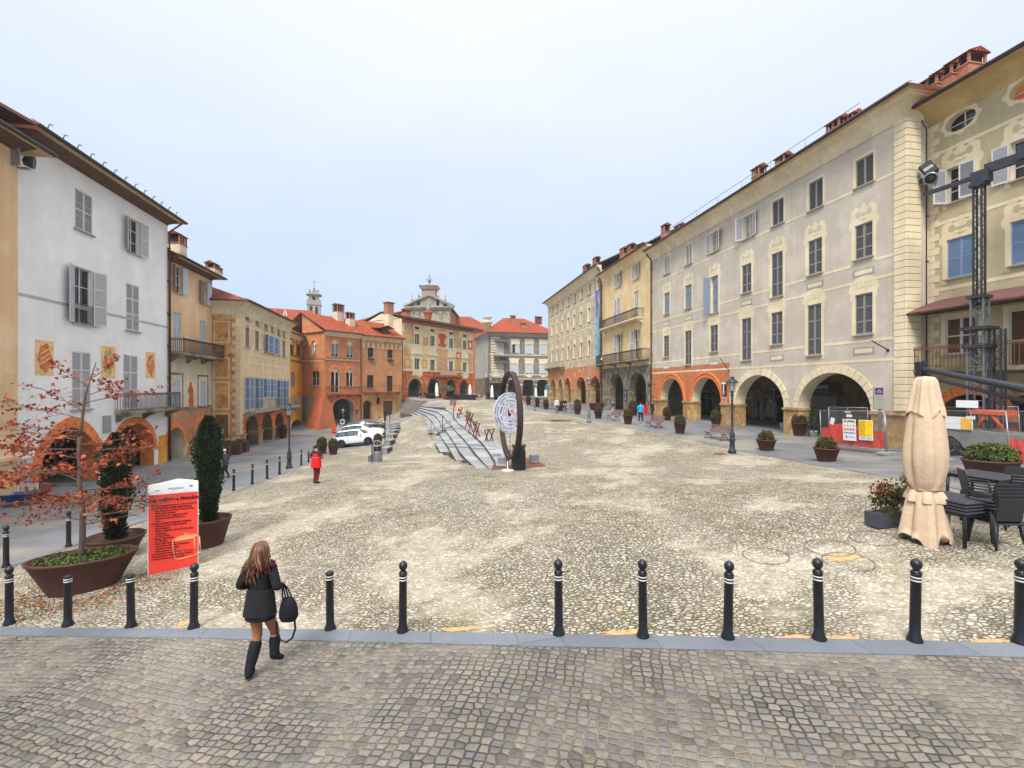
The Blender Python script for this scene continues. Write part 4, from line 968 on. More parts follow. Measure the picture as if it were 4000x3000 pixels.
b.ring(a1,.42,[M['terra'],M['brick']],.03,blocks=9); b.ring(a2,.4,[M['sandst'],M['sandst']],.03,blocks=9); b.ring(a3,.4,[M['sandst'],M['sandst']],.03,blocks=9)
b.room(0,L,-2,a2['vc']+.4,M['interior']); b.piers_back(0,L,-2,a2['vc']+.4,[a1,a2,a3],M['interior']); b.shell(-2,vE,ol)
for pyy in ((3652,608),(3658,879),(3655,1135)): b.band('painted_band',.05,L,vat(*pyy),.16,cr,.012)
mb=MB(); v=0
while v<vE-.6:
    k=int(v/.33)%2; mb.box(.05,-.02,v,.42 if k else .62,0,v+.31); v+=.33
b.add('corner_quoins',mb,cr)
b.cornice(0,L,vE,[(0,-.38),(.05,-.35),(.05,-.28),(.12,-.2),(.3,-.05),(.62,.2),(.8,.26),(.82,.34),(0,.36)],M['soffit'])
b.roof(vE+.42,1.1,3.4,M['roof'],oL=.4,depth=11)
mb=MB(); mb.box(-.4,.4,vE+.95,L,.75,vE+1.35); obj('snow_board',mb,M['gutter'],b.ro)
for px,y,h,w_ in ((3652,2.4,1.45,1.2),(3712,2.7,1.6,1.1),(3775,3.0,1.75,1.2)): b.chimney(b.uv(px,y=y)[0],y,h,w_,1.1)
b.pipe(.1,-1,vE-.6,-.12,.6,M['pipe'],.06)
# tin canopy over the first floor
vc0=vat(3600,1232); mb=MB(); mb.add([(-.2,-1.35,vc0),(L,-1.35,vc0),(L,0,vc0+.62),(-.2+.9,0,vc0+.62)],[(0,1,2,3)],0); mb.add([(-.2,-1.35,vc0),(-.2,0,vc0+.02),(.7,0,vc0+.62)],[(0,2,1)],0)
mb.box(-.2,-1.37,vc0-.07,L,-1.29,vc0+.0,1); mb.add([(-.2,-1.33,vc0-.05),(L,-1.33,vc0-.05),(L,0,vc0-.03),(-.2,0,vc0-.03)],[(3,2,1,0)],1)
b.add('tin_canopy',mb,[plain('brown_tin_sheet',C((112,76,76)),.5,.1,var=.2,sc=2),M['eave']])
bb=b.balcony(-.1,L,vfl+.02,1.0,1.0,step=.16,corb=6,im=M['rustiron'],sm=M['stonegrey'],th=.18,endR=False)
b.door(b.uv(3620,y=0)[0]+.25,-.1,2.4,.8,.02,M['door'])
# floodlights on the return wall
fl=thing('floodlight_cluster','cluster of dark floodlights fixed high on the inner corner beside the quoined pilaster','floodlight',PL(23.3,18.35)+(vat(3590,730)-2.9-.0,),b.o.rotation_euler[2])
zz=b.uv(3600,670)[1]-2.9; fl.location=(PL(23.35,18.2)[0],PL(23.35,18.2)[1],W(3600,690,PL(23.35,18.2)[1])[2])
def floodl(par,loc,rot,s,rd=False,nm='lamp_head'):
    mb=MB()
    if rd: mb.lathe([(.02,-.16),(.13,-.12),(.17,.02),(.19,.1)],16,0); mb.lathe([(.0,.09),(.165,.09)],16,1,cap=False); mb.lathe([(.15,.1),(.19,.1),(.19,.12),(.15,.12)],16,2,cap=False)
    else: mb.bbox((0,0,0),(.46,.34,.16),.03,0); mb.box(-.05,-.12,.08,.05,.12,.086,1)
    mb.V=[(x*s,y*s,z*s) for x,y,z in mb.V]; o=obj(nm,mb,[M['darkplastic'],M['lampglass'],M['metal']],par,loc); o.rotation_euler=rot; return o
floodl(fl,(.1,0,.32),(R(75),R(60),R(20)),1.5); floodl(fl,(.22,0,-.18),(R(110),0,R(30)),1.5,True); floodl(fl,(-.12,.0,-.12),(R(110),0,R(-10)),.9,True)
mb=MB(); mb.box(-.3,-.02,-.05,.35,.03,.03); mb.box(-.06,-.02,-.3,.02,.4,.5); obj('bracket',mb,M['iron'],fl)
# ================================================================ left side of the square
# ---- white house
NL=-17.6
P0,P1=PLx(NL,66),PLx(NL,655)
b=B('white_house','tall white plastered house with pale grey shutters and two orange arches, at the left','').__class__ if False else B('white_house','tall white plastered house with pale grey shutters and two orange brick arches',P0,P1,-5.0,11); b.o['category']='house'
L=b.L; holes=[]; WB=b
def vat(px,py): return b.uv(px,py)[1]
vE=vat(360,698)
k=dict(shm=M['shpale'],shb=M['shslat'],slat=.06)
def win(px,yt,yb,wp,**kw): holes.append(b.wpx(px,yt,yb,wp,**kw))
win(327,750,905,69,sh=(0,0),d=.06,**k)
win(523,856,991,46,w=1.15,sh=(150,165),gl=M['glassdark'],**k)
win(325,1048,1266,76,sh=(160,160),mid=(.36,.68),bars=(1,2),**k)
win(518,1111,1293,53,w=1.25,sh=(0,0),mid=(.36,.68),d=.06,**k)
win(318,1374,1598,74,sh=(0,0),mid=(.36,.68),d=.06,**k)
win(510,1388,1597,61,w=1.35,sh=(0,0),mid=(.36,.68),d=.06,**k)
a1=archpx(150,386,1669,1840,'pt',b=b,v0=-1.5); a2=archpx(436,602,1660,1750,'pt',b=b,v0=-1.5)
vsp=vat(268,1845); a1['vs']=vsp-.1; a2['vs']=vat(519,1775)
a1=b.arch(a1['cu'],a1['w'],-1.5,a1['vs'],vat(275,1669),'pt'); a2=b.arch(a2['cu'],a2['w'],-1.5,a2['vs'],vat(515,1655),'pt')
for h in holes: h['rm']=0
b.wall('wall',0,L,-2,vE,holes+[a1,a2],M['white'],reveal=M['terra'])
b.ring(a1,.5,[M['terra'],M['terra']],.04,blocks=13); b.ring(a2,.36,[M['terra'],M['terra']],.04,blocks=13)
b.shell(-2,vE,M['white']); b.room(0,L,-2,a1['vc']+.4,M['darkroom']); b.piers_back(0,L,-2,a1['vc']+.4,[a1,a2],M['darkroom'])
# window guard rail and balcony
mb=MB(); cu,v0=b.uv(325,1266); n=9
for i in range(n+1): x=cu-.62+1.24*i/n; mb.box(x-.01,-.05,v0,x+.01,-.03,v0+1.0)
mb.box(cu-.66,-.055,v0+.97,cu+.66,-.025,v0+1.0); mb.box(cu-.66,-.055,v0+.05,cu+.66,-.025,v0+.08); b.add('window_guard',mb,M['irongrey'])
b.balcony(b.uv(447)[0],L-.05,vat(520,1600),.85,1.0,corb=3,im=M['irongrey'],sm=M['stonegrey'],th=.16)
# painted coats of arms
def blotch(name,c,c2,sc=3):
    m,nt,bs=_m(name); v=coord(nt); nt.links.new(mix(nt,ramp(nt,noise(nt,v,sc,6,.6),[(.42,(0,0,0,1)),(.56,(1,1,1,1))]),c,c2),bs.inputs['Base Color']); bs.inputs['Roughness'].default_value=.9; return m
M['arms_bg']=blotch('faded_yellow_panel',C((232,200,146)),C((218,178,120)),2); M['arms']=blotch('painted_arms',C((222,140,84)),C((190,104,60)),5); M['arms2']=blotch('faded_painting',C((206,180,130)),C((178,140,92)),5)
for px0,px1,y0_,y1_,mm in ((136,209,1330,1466,'arms'),(394,450,1353,1477,'arms2'),(569,606,1376,1477,'arms')):
    u0,u1=b.uv(px0)[0],b.uv(px1)[0]; pm=(px0+px1)/2; v1,v0=vat(pm,y0_),vat(pm,y1_); mb=MB(); mb.box(u0,-.012,v0,u1,0,v1,0); 
    cu=(u0+u1)/2; cv=(v0+v1)/2; hw=(u1-u0)*.36; hh=(v1-v0)*.4
    pts=[(cu+hw*math.cos(a)*(1+.12*math.cos(6*a)),cv+hh*math.sin(a)*(1+.1*math.cos(5*a+.5))) for a in [2*PI*j/36 for j in range(36)]]; mb.poly(pts,-.016,-.0121,1)
    if mm=='arms': 
        for q in range(3): mb.poly([(cu-hw*.6,cv-hh*.5+q*hh*.35),(cu-hw*.6,cv-hh*.4+q*hh*.35),(cu+hw*.6,cv-hh*.0+q*hh*.35),(cu+hw*.6,cv-hh*.1+q*hh*.35)],-.019,-.0161,2)
    b.add('painted_shield',mb,[M['arms_bg'],M[mm],M['arms_bg']])
b.add('painted_band',MB().box(0,-.006,vat(300,1195)-.13,L,0,vat(300,1195)+.02),plaster('dim_band',C((198,196,194))))
mb=MB(); q=b.uv(415,1655); mb.box(q[0]-.3,-.06,q[1]-.5,q[0]+.32,0,q[1]+.45); b.add('stone_plaque',mb,M['gpale'])
mb=MB(); q=b.uv(110,1800)
mb.box(.1,-.012,-1,b.uv(146)[0],0,vat(100,1790)); b.add('stone_base',mb,brick('painted_stone_blocks',C((214,212,206)),C((190,188,180)),C((170,166,160)),.9,.35,.012))
mb=MB(); mb.box(b.uv(560)[0]+1.6,-.015,-1,L-.05,0,vat(630,1700)); b.add('yellow_base',mb,M['yellow'])
b.roof(vE+.35,.95,3.6,M['roofdull'],oR=.35,oL=.3)
b.cornice(0,L,vE,[(.0,-.05),(.03,0),(.9,.28),(.9,.33),(0,.33)],M['eave'],name='eave_boards')
for i in range(13): mb=MB(); u=.6+L*i/13.2; z=vE+.5; mb.tube([(u,-.7,z),(u+.02,-.78,z+.28),(u+.2,-.78,z+.32)],.03,4); obj('snow_hook',mb,M['irongrey'],b.ro)
b.pipe(L-.02,0,vE-.6,-.12,.9)
for ii,hh in enumerate((a1,a2)): b.door(hh['cu']+.6,-.2,2.6,1.7,5.3,M['door'])

# ---- tan house at the very left, nearer
P0,P1=PL(-17.2,9.0),PLx(-17.2,70)
b=B('tan_house','pale orange house at the left edge of the view with a tiled eave',P0,P1,-5.0,10); b.o['category']='house'
L=b.L; vE=b.uv(55,585)[1]; b.wall('wall',0,L,-2,vE,[],M['peach']); b.shell(-2,vE,M['peach']); b.cornice(0,L,vE,[(.0,-.03),(.8,.2),(.8,.26),(0,.26)],M['eave'],name='eave_boards'); b.roof(vE+.32,.85,3.5,M['roofdull'],oR=.75)
mb=MB(); mb.box(L-2.5,-.14,1.95,L+.02,0,2.1); mb.box(L-2.5,-.09,1.82,L+.02,0,1.95); b.add('string_course',mb,M['peach'])
fl2=thing('floodlight','grey floodlight on a bracket at the top corner of the pale orange house','floodlight',(P1[0],P1[1],b.uv(70,625)[1]-5.0),b.o.rotation_euler[2]); floodl(fl2,(.1,-.35,0),(R(95),R(0),R(30)),1.4,True); mb=MB(); mb.box(-.05,-.4,-.36,.12,.02,-.3); mb.box(-.35,-.3,-.36,-.29,0,.9); obj('bracket',mb,M['metal'],fl2)

# ---- orange house with the long balcony
P0,P1=PLx(NL,655.5),PLx(NL,829)
b=B('orange_house','narrow light orange house with blue grey shutters over a brick ground floor',P0,P1,-5.1,9); b.o['category']='house'
L=b.L; vE=b.uv(740,1052)[1]; holes=[]
k=dict(shm=M['shlight'],shb=M['shlight'],slat=.07)
win(697,1040,1145,26,w=.95,sh=(150,165),gl=M['glassdark'],**k); win(796,1098,1187,22,w=.95,sh=(150,165),gl=M['glassdark'],**k)
win(692,1221,1366,31,w=1.0,sh=(0,0),mid=(.3,.62),sill=False,**k); win(793,1253,1382,22,w=1.0,sh=(0,0),mid=(.3,.62),sill=False,**k)
def sur_grey(cu,v0,v1,w):
    mb=MB(); t=.42; a,bb_=cu-w/2,cu+w/2; mb.poly([(a-t,v0-.1),(bb_+t,v0-.1),(bb_+t,v1+t*1.1),(a-t,v1+t*1.1)],-.012,0,0,holes=[[(a-t+.14,v0-.1+.02),(bb_+t-.14,v0-.1+.02),(bb_+t-.14,v1+t*1.1-.16),(a-t+.14,v1+t*1.1-.16)]]); return [('surround',mb,M['stonegrey'])]
win(689,1481,1594,33,w=1.0,sh=(0,0),sur=sur_grey,mid=(.33,.66),d=.08,**k); win(793,1487,1585,19,w=.9,sh=(0,0),sur=sur_grey,mid=(.33,.66),d=.08,**k)
vm=b.uv(740,1384)[1]; vg=b.uv(735,1598)[1]
a1=archpx(652,717,1668,1740,'rd',b=b,v0=-1.5); a2=archpx(765,818,1634,1700,'rd',b=b,v0=-1.5); a1['vs']=b.uv(690,1725)[1]; a2['vs']=b.uv(790,1698)[1]; a1=b.arch(a1['cu'],a1['w'],-1.5,a1['vs'],b.uv(688,1668)[1],'rd'); a2=b.arch(a2['cu'],a2['w'],-1.5,a2['vs'],b.uv(788,1640)[1],'rd')
b.wall('wall',0,L,vm,vE,[h for h in holes if h['p'][0][1]>vm-.2],M['peach']); b.wall('lower_wall',0,L,vg,vm,[h for h in holes if h['p'][0][1]<vm-.2],M['peach2']); b.wall('brick_arcade',0,L,-2,vg,[a1,a2],M['brickold'],reveal=M['peach2'])
for a in (a1,a2): b.ring(a,.3,M['terra'],.04)
b.shell(-2,vE,M['peach']); b.room(0,L,-2,a2['vc']+.4,M['interior']); b.piers_back(0,L,-2,a2['vc']+.4,[a1,a2],M['interior'])
b.band('string_course',0,L,vg+.08,.2,M['stonegrey'],.04)
b.balcony(.1,L+.6,b.uv(740,1384)[1]-.05,.95,1.0,corb=4,sm=M['stonegrey'],th=.16)
b.roof(vE+.3,.8,2.6,M['roofdull'],oR=.5); b.cornice(0,L,vE,[(.0,-.05),(.03,0),(.75,.22),(.75,.28),(0,.28)],M['eave'],name='eave_boards'); b.pipe(.02,0,vE-.4,-.13,.7,M['pipe']); b.pipe(L-.1,0,vm-.3,-.1,0,M['shpale'],.035)
b.chimney(b.uv(692,y=2.0)[0],2.0,2.2,1.3,.9,base=M['peach2']); b.chimney(b.uv(830,y=2.4)[0],2.4,1.3,1.2,.8,base=M['peach2']); b.chimney(b.uv(845,y=3.4)[0],3.4,1.2,1.0,.8,base=M['peach2'])
u,v=b.uv(745,1540); mb=MB(); H=2.0
fig=[(-.25,-1),(-.3,-.5),(-.18,-.1),(-.28,.2),(-.42,.1),(-.38,.4),(-.2,.62),(-.12,.66),(-.14,.85),(0,1),(.14,.85),(.12,.64),(.26,.5),(.3,.1),(.34,-.4),(.36,-1)]
mb.poly([(u+x*1.1,v+z*.95) for x,z in fig],-.012,0,0); mb.box(u-.5,-.014,v-1.4,u+.5,0,v-.96,1); b.add('painted_figure',mb,[blotch('figure_painting',C((206,112,72)),C((160,78,52)),5),M['stonegrey']])

# ---- peeling house that steps forward
NC=-15.5
P0,P1=PLx(NC,938),PLx(NC,1133)
b=B('frescoed_house','peeling ochre corner house with blue shutters, iron balconies and stone arches',P0,P1,-5.3,12); b.o['category']='house'
L=b.L; vE=b.uv(1035,1248)[1]; holes=[]
cx=lambda x: 600+x/1.746
cy=lambda y: 850+y/1.746
for x,t,bt in ((640,648,700),(707,683,735),(767,712,765),(810,735,782),(854,757,803),(889,773,818)): win(cx(x),cy(t),cy(bt),12,w=.8,fr=M['framebrown'],gl=M['glassdark'],bars=(0,0),d=.35,inner=False)
for x,t,bt,s_ in ((640,737,880,0),(706,768,898,0),(770,800,922,1),(810,815,932,1),(853,833,940,0),(889,842,950,0)):
    if s_: win(cx(x),cy(t),cy(bt),12,w=1.0,sh=(120,120),shm=M['shlight'],shb=M['shblue2'],gl=M['glassdark'],mid=(.5,),shw=.45)
    else: win(cx(x),cy(t),cy(bt),12,w=.85,sh=(0,0),shm=M['framegrey'],shb=M['shdark'],mid=(.3,.66),slat=.12)
for x,t,bt,s_ in ((637,1088,1312,'b'),(703,1092,1305,'b'),(757,1098,1228,'g'),(797,1102,1228,'g'),(848,1108,1288,'b'),(886,1112,1283,'b')):
    win(cx(x),cy(t),cy(bt),12,w=.95,sh=(100,135),shm=M['shlight'],shb=M['shblue2'] if s_=='g' else M['shnavy'],gl=M['glassdark'],mid=(.33,.7),slat=.1,shw=.42,sill=False)
vm=b.uv(1035,1605)[1]
hs=[archpx(cx(x0),cx(x1),cy(c),cy(1430),'pt',b=b,v0=-1.8) for x0,x1,c in ((630,713,1352),(742,808,1332),(830,884,1338))]
for h,(px,py,pc) in zip(hs,((986,1672,1624),(1045,1660,1613),(1091,1650,1615))):
    h2=b.arch(h['cu'],h['w'],-1.8,b.uv(px,py)[1],b.uv(px,pc)[1],'pt'); h.update(h2)
b.wall('wall',0,L,vm,vE,holes,M['palefres']); b.wall('arcade_wall',0,L,-2,vm,hs,M['rustbrick'],reveal=M['interior'])
xs_=[0]+[v for h in hs for v in (e(h,-1),e(h,1))]+[L]
for i in range(0,len(xs_),2): pier(b,xs_[i]+.02,xs_[i+1]-.02,hs[i//2 if i//2<3 else 2]['vs']-.3,M['sandst'])
b.shell(-2,vE,M['peel'],depth=12); b.room(0,L,-2,hs[2]['vc']+.5,M['interior']); b.piers_back(0,L,-2,hs[2]['vc']+.5,hs,M['interior'])
for px,py in ((1035,1395),(1035,1425),(1035,1470),(1035,1300)): b.band('painted_band',0,L,b.uv(px,py)[1],.1,M['cream'],.008)
mb=MB(); v=0; i=0
while v<vE-.4: mb.box(-.02,-.03,v,.4+.2*(i%2),0,v+.34); v+=.36; i+=1
b.add('corner_quoins',mb,M['palefres'])
mb=MB(); v=.5; i=0
while v<vE-.4: mb.box(-.03,0,v,0,.35+.25*(i%2),v+.34); v+=.36; i+=1
b.add('side_quoins',mb,M['palefres'])
mb=MB()
for (y0,y1,v0,v1) in ((.9,1.9,1,3.0),(.9,1.9,3.5,5.6),(.9,1.9,6.1,7.6),(.9,1.9,9.0,10.6)):
    mb=MB(); mb.box(-.012,y0-.12,v0-.12,0,y1+.12,v0); mb.box(-.012,y0-.12,v1,0,y1+.12,v1+.12); mb.box(-.012,y0-.12,v0,0,y0,v1); mb.box(-.012,y1,v0,0,y1+.12,v1); b.add('painted_panel',mb,M['palefres'])
b.cornice(0,L,vE,[(p[0]*.9,p[1]*.9) for p in prof],M['cream2'],L=True); b.roof(vE+.7,.9,2.6,M['roofdull'],oL=.8,hipL=4)
b.balcony(.9,b.uv(cx(797))[0],b.uv(cx(700),cy(1312))[1],.9,.95,corb=2,im=M['metal'],sm=M['sill'],step=.35); b.balcony(b.uv(cx(832))[0],L+.9,b.uv(cx(880),cy(1290))[1],.9,.95,corb=2,im=M['metal'],sm=M['sill'],step=.35)
q=b.uv(1112,y=3)[0]; mb=MB(); mb.lathe([(.02,0),(.3,.04),(.5,.14)],16,0,(0,0,0),Matrix.Translation((q,3,vE+3.2))@Matrix.Rotation(R(80),4,'X'),cap=False); mb.tube([(q,3.2,vE+1),(q,3.1,vE+3.2)],.04,6); obj('satellite_dish',mb,M['white_s'],b.ro)

# ---- yellow house in the corner
NY=-18.5
P0,P1=PLx(NY,1118),PLx(NY,1188)
b=B('yellow_house','bright yellow house squeezed in the corner with brown loggia shutters',P0,P1,-5.6,8); b.o['category']='house'
L=b.L; vE=b.uv(1160,1318)[1]; holes=[]
vl1,vl0=b.uv(1165,1378)[1],b.uv(1165,1406)[1]
for px in (1138,1166):
    cu=b.uv(px)[0]; v1=b.uv(px,1336)[1]; v0=b.uv(px,1390)[1]; vt=b.uv(px,1316+14)[1]
    b.window(cu,v0,b.uv(px,1345)[1],2.2,sh=(0,0),shm=M['framebrown'],shb=M['framebrown'],slat=0,mid=(),sill=False); holes.append(b.rect(cu,v0,b.uv(px,1345)[1],2.2))
    h=dict(cu=cu,w=2.2,vs=b.uv(px,1345)[1],vc=b.uv(px,1326)[1],kind='rd'); b.ring(h,.28,M['taupe'],.05,name='arch_moulding')
win(1144,1452,1508,20,w=1.6,sh=(0,0),shm=M['shblue'],slat=.1); win(1156,1556,1604,12,w=1.3,sh=(0,0),shm=M['shblue'],slat=.1)
a1=b.arch(b.uv(1158)[0],5.2,-1.5,b.uv(1158,1668)[1],b.uv(1158,1640)[1],'rd'); vs=b.uv(1160,1412)[1]
b.wall('wall',0,L,-2,vE,holes+[a1],M['yellow']); b.shell(-2,vE,M['yellow']); b.band('string_course',0,L,vs,.25,M['taupe'],.06); b.band('string_course',0,L,b.uv(1160,1392)[1],.22,M['taupe'],.06)
b.cornice(0,L,vE,[(.05,-.4),(.2,-.1),(.4,.1),(.5,.15),(0,.2)],M['cream2']); b.roof(vE+.3,.6,2.6,M['roof'])
mb=MB(); mb.box(a1['cu']-2.6,.7,-1.5,a1['cu']+2.6,.75,a1['vc']); b.add('arch_glazing',mb,M['glassdark'])

# ================================================================ far end of the square
def twin(b,px,yt,yb,wpx,mw=.34,blind=False,col=True,r=.1):
    """gothic twin light: pale tympanum, two arched lights, slim column"""
    cu,v1=b.uv(px,yt); v0=b.uv(px,yb)[1]; w=abs(b.uv(px+wpx/2)[0]-b.uv(px-wpx/2)[0]); lw=w*.44
    hh=dict(p=[(cu-w/2,v0)]+[(cu+x,z) for x,z in arch_pts(w,v1-w*.62,v1,'pt')]+[(cu+w/2,v0)],d=.3,cu=cu,w=w,vs=v1-w*.62,vc=v1,kind='pt')
    b.ring(hh,.3,M['terra'],.06); 
    ls=[]; vsl=v1-w*.75; 
    for s in (-1,1): ls.append([(cu+s*w*.25-lw/2,v0)]+[(cu+s*w*.25+x,z) for x,z in arch_pts(lw,vsl,vsl+lw*.55,'rd')]+[(cu+s*w*.25+lw/2,v0)])
    mb=MB(); out=[(cu-w/2,v0-.01)]+hh['p'][1:-1]+[(cu+w/2,v0-.01)]; 
    mb.box(cu-w/2,.27,v0,cu+w/2,.29,v1,0); wo=b.add('window',mb,M['glassdark'])
    mb=MB(); mb.poly(hh['p'],.16,.24,0,holes=[[(x,min(max(z,v0+.02),9e9)) for x,z in l] for l in ls]); obj('tympanum',mb,M['cream'],wo)
    mb=MB(); mb.tube([(cu,.12,v0),(cu,.12,vsl+.05)],.06,8); mb.box(cu-.1,.04,vsl,cu+.1,.2,vsl+.12); obj('column',mb,M['frame'],wo)
    if blind:
        for l in ls:
            mb=MB(); z0=v0+(vsl-v0)*.2; q=[(x,max(z,z0)) for x,z in l]; mb.poly(q,.245,.26,0); obj('blind',mb,M['glasslit'],wo)
    mb=MB(); mb.box(cu-w/2-.15,-.08,v0-.1,cu+w/2+.15,0,v0); obj('sill',mb,M['sill'],wo); return hh
PB0=W(1268,1500,65)[:2]; PB1=W(1410,1500,70.3)[:2]
b=B('brick_tower_house','orange brick house with gothic twin windows, sloping buttress and a big archway',PB0,PB1,-6.1,10.6); b.o['category']='house'
L=b.L; vE=b.uv(1340,1305)[1]; holes=[twin(b,1310,1325,1391,30,blind=True),twin(b,1368,1331,1395,27,blind=True),twin(b,1310,1434,1533,32),twin(b,1367,1438,1509,27)]
a1=b.arch(b.uv(1342)[0],abs(b.uv(1382)[0]-b.uv(1301)[0]),-1.5,b.uv(1342,1590)[1],b.uv(1340,1556)[1],'pt',.9)
b.wall('wall',0,L,-2,vE,holes+[a1],M['brick'],reveal=M['gpale']); b.ring(a1,.3,M['terra'],.05)
b.room(0,L,-2,a1['vc']+.3,M['gpale'],d=7)
mb=MB(); v=b.uv(1340,1405)[1]
for i in range(int(L/.32)): x=.1+i*.32; mb.box(x,-.1,v-.15,x+.17,0,v+.13,0); 
mb.box(0,-.16,v+.13,L,0,v+.28,1); mb.box(-.0,-.05,v-.22,L,0,v-.15,1); b.add('corbel_frieze',mb,[M['cream'],M['brickred']])
b.band('string_course',0,L,b.uv(1340,1511)[1],.1,M['brickred'],.05)
b.cornice(0,L,vE,[(.04,-.45),(.1,-.3),(.3,-.1),(.34,0),(.5,.08),(.5,.16),(0,.16)],M['cream2'],L=False); b.roof(vE+.25,.7,3.0,M['roof'],oL=.3,ridge=5.3)
b.balcony(.2,L-.3,b.uv(1340,1538)[1],.8,1.0,corb=4,im=M['rustiron'],sm=M['brickred'],step=.5,th=.12)
# side wall with its gable, windows and buttress
D=10.6; ry=5.3; SB=b
sd=B('side',"",(PB0[0]-b.dx[1]*ry*1.0,PB0[1]+b.dx[0]*ry*1.0),PB0,-6.1,.3); bpy.data.objects.remove(sd.o)
sd.o=thing('tmp','x','x'); bpy.data.objects.remove(sd.o); 
sd.o=bpy.data.objects.new('side_wall_frame',None); COL.objects.link(sd.o); sd.o.parent=b.o; sd.o.location=(0,ry,0); sd.o.rotation_euler=(0,0,-PI/2)
sd.o.name='gable_side'
sh=[twin(sd,1226,1329,1389,19,blind=True)]
cu,v1=sd.uv(1231,1450); v0=sd.uv(1231,1506)[1]; sd.window(cu,v0,v1,1.9,fr=M['cream2'],gl=M['glass'],bars=(1,1),sill=True); sh.append(sd.rect(cu,v0,v1,1.9))
sd.wall('wall',0,ry,-2,vE,sh,M['brick2'],outline=[(0,-2),(ry,-2),(ry,vE),(0,vE+3.1)])
mb=MB(); v=sd.uv(1240,1408)[1]
for i in range(int(ry/.32)): x=.05+i*.32; mb.box(x,-.1,v-.15,x+.17,0,v+.13,0)
mb.box(0,-.16,v+.13,ry+.05,0,v+.28,1); sd.add('corbel_frieze',mb,[M['cream'],M['brickred']])
mb=MB(); hb=sd.uv(1245,1540)[1]   # battered buttress at the corner
mb.add([(2.6,-1.9,-1),(ry+.9,-1.9,-1),(ry+.9,1.5,-1),(2.6,.2,-1),(3.4,-.02,hb),(ry+.02,-.02,hb),(ry+.02,.8,hb),(3.4,.2,hb)],[(0,1,5,4),(1,2,6,5),(2,3,7,6),(3,0,4,7),(4,5,6,7)],0); sd.add('buttress',mb,M['brickred'])
b.shell(-2,vE,M['brick2'],skip=('L',)); b.chimney(b.uv(1322,y=4.3)[0],4.3,3.3,1.5,1.2,mat=M['brickpink'],base=M['peach2']); b.chimney(b.uv(1368,y=2.6)[0],2.6,2.6,1.2,1.0,base=M['cream2'])
b.pipe(L-.05,-1,vE-.4,-.1,.5,M['pipe'])

PC1=W(1573,1500,76)[:2]
b=B('brick_house','plain orange brick house with flower boxes, a thin balcony and a wooden gate',PB1,PC1,-5.4,10.6); b.o['category']='house'
L=b.L; vE=b.uv(1490,1322)[1]; holes=[]
for px,t,bt,w in ((1448,1358,1404,1.0),(1524,1366,1409,.95)):
    win(px,t,bt,18,w=w,fr=M['framebrown'],bars=(1,2),gl=M['glassdark']); cu,v=b.uv(px,bt); fb=MB(); fb.box(cu-.5,-.32,v-.05,cu+.5,-.05,v+.2); fo=b.add('flower_box',fb,M['leafdk']); mb=MB()
    for i in range(60): x=random.uniform(-.5,.5); z=random.uniform(.12,.4); y=-.2+random.uniform(-.12,.12); s=.05; mb.add([(cu+x-s,y,v+z-s),(cu+x+s,y,v+z-s),(cu+x+s,y-.02,v+z+s),(cu+x-s,y-.02,v+z+s)],[(0,1,2,3)],i%2)
    obj('flowers',mb,[M['leafgreen'],M['white_s']],fo)
win(1447,1465,1515,18,w=1.15,fr=M['framebrown'],bars=(1,3),gl=M['glassdark']); win(1523,1468,1531,17,w=1.1,fr=M['framebrown'],bars=(1,4),gl=M['door'],sill=False)
vm=b.uv(1490,1537)[1]
ad=b.arch(b.uv(1436)[0],1.5,-1.5,b.uv(1436,1583)[1],b.uv(1436,1564)[1],'rd',.6)
cu,cv=b.uv(1478,1566); ov=dict(p=[(cu+.38*math.cos(2*PI*j/16),cv+.62*math.sin(2*PI*j/16)) for j in range(16)],d=.25)
gd=b.rect(b.uv(1516)[0],-1.2,b.uv(1516,1566)[1],1.75,.25)
b.wall('wall',0,L,vm,vE,holes,M['brick2']); b.wall('ground_floor_wall',0,L,-2,vm,[ad,ov,gd],plaster('tan_ground_floor',C((204,170,118)),C((186,146,96)),dirt=.35,c3=C((196,124,72)),sc=.6))
mb=MB(); mb.box(cu-.4,.24,cv-.7,cu+.4,.28,cv+.7); b.add('oval_window',mb,M['glassdark'])
mb=MB(); mb.box(gd['p'][0][0],.2,-1.2,gd['p'][1][0],.25,gd['p'][2][1]); 
for i in range(7): x=gd['p'][0][0]+1.75*i/7; mb.box(x+.01,.18,-1.2,x+.23,.2,gd['p'][2][1]-.05)
b.add('wooden_gate',mb,M['doorwood']); mb=MB(); mb.box(ad['cu']-.8,.58,-1.5,ad['cu']+.8,.62,ad['vc']); b.add('door',mb,M['door'])
mb=MB(); n=9; v=b.uv(1490,1350)[1]; st=L/n
for i in range(n): 
    mb=MB(); x=i*st; s=st*.36 if i%2==0 else st*.2; mb.poly([(x+st/2-s*(1 if i%3 else .6),v-.45),(x+st/2+s,v-.5),(x+st/2+st*.25,v+.35),(x+st/2-st*.15,v+.35)],-.012,0); b.add('painted_motif',mb,M['palefres'])
b.cornice(0,L,vE,[(.03,-.5),(.08,-.4),(.12,-.1),(.35,.1),(.35,.16),(0,.16)],M['palefres']); b.roof(vE+.25,.6,3.0,M['roof'],oR=.2,ridge=5.3); b.shell(-2,vE,M['brick2'])
b.balcony(.4,L-.7,b.uv(1490,1530)[1],.8,1.0,corb=4,im=M['rustiron'],sm=M['brickred'],step=.5,th=.12); b.pipe(L-.1,-1,vE-.4,-.1,.4,M['pipe'])
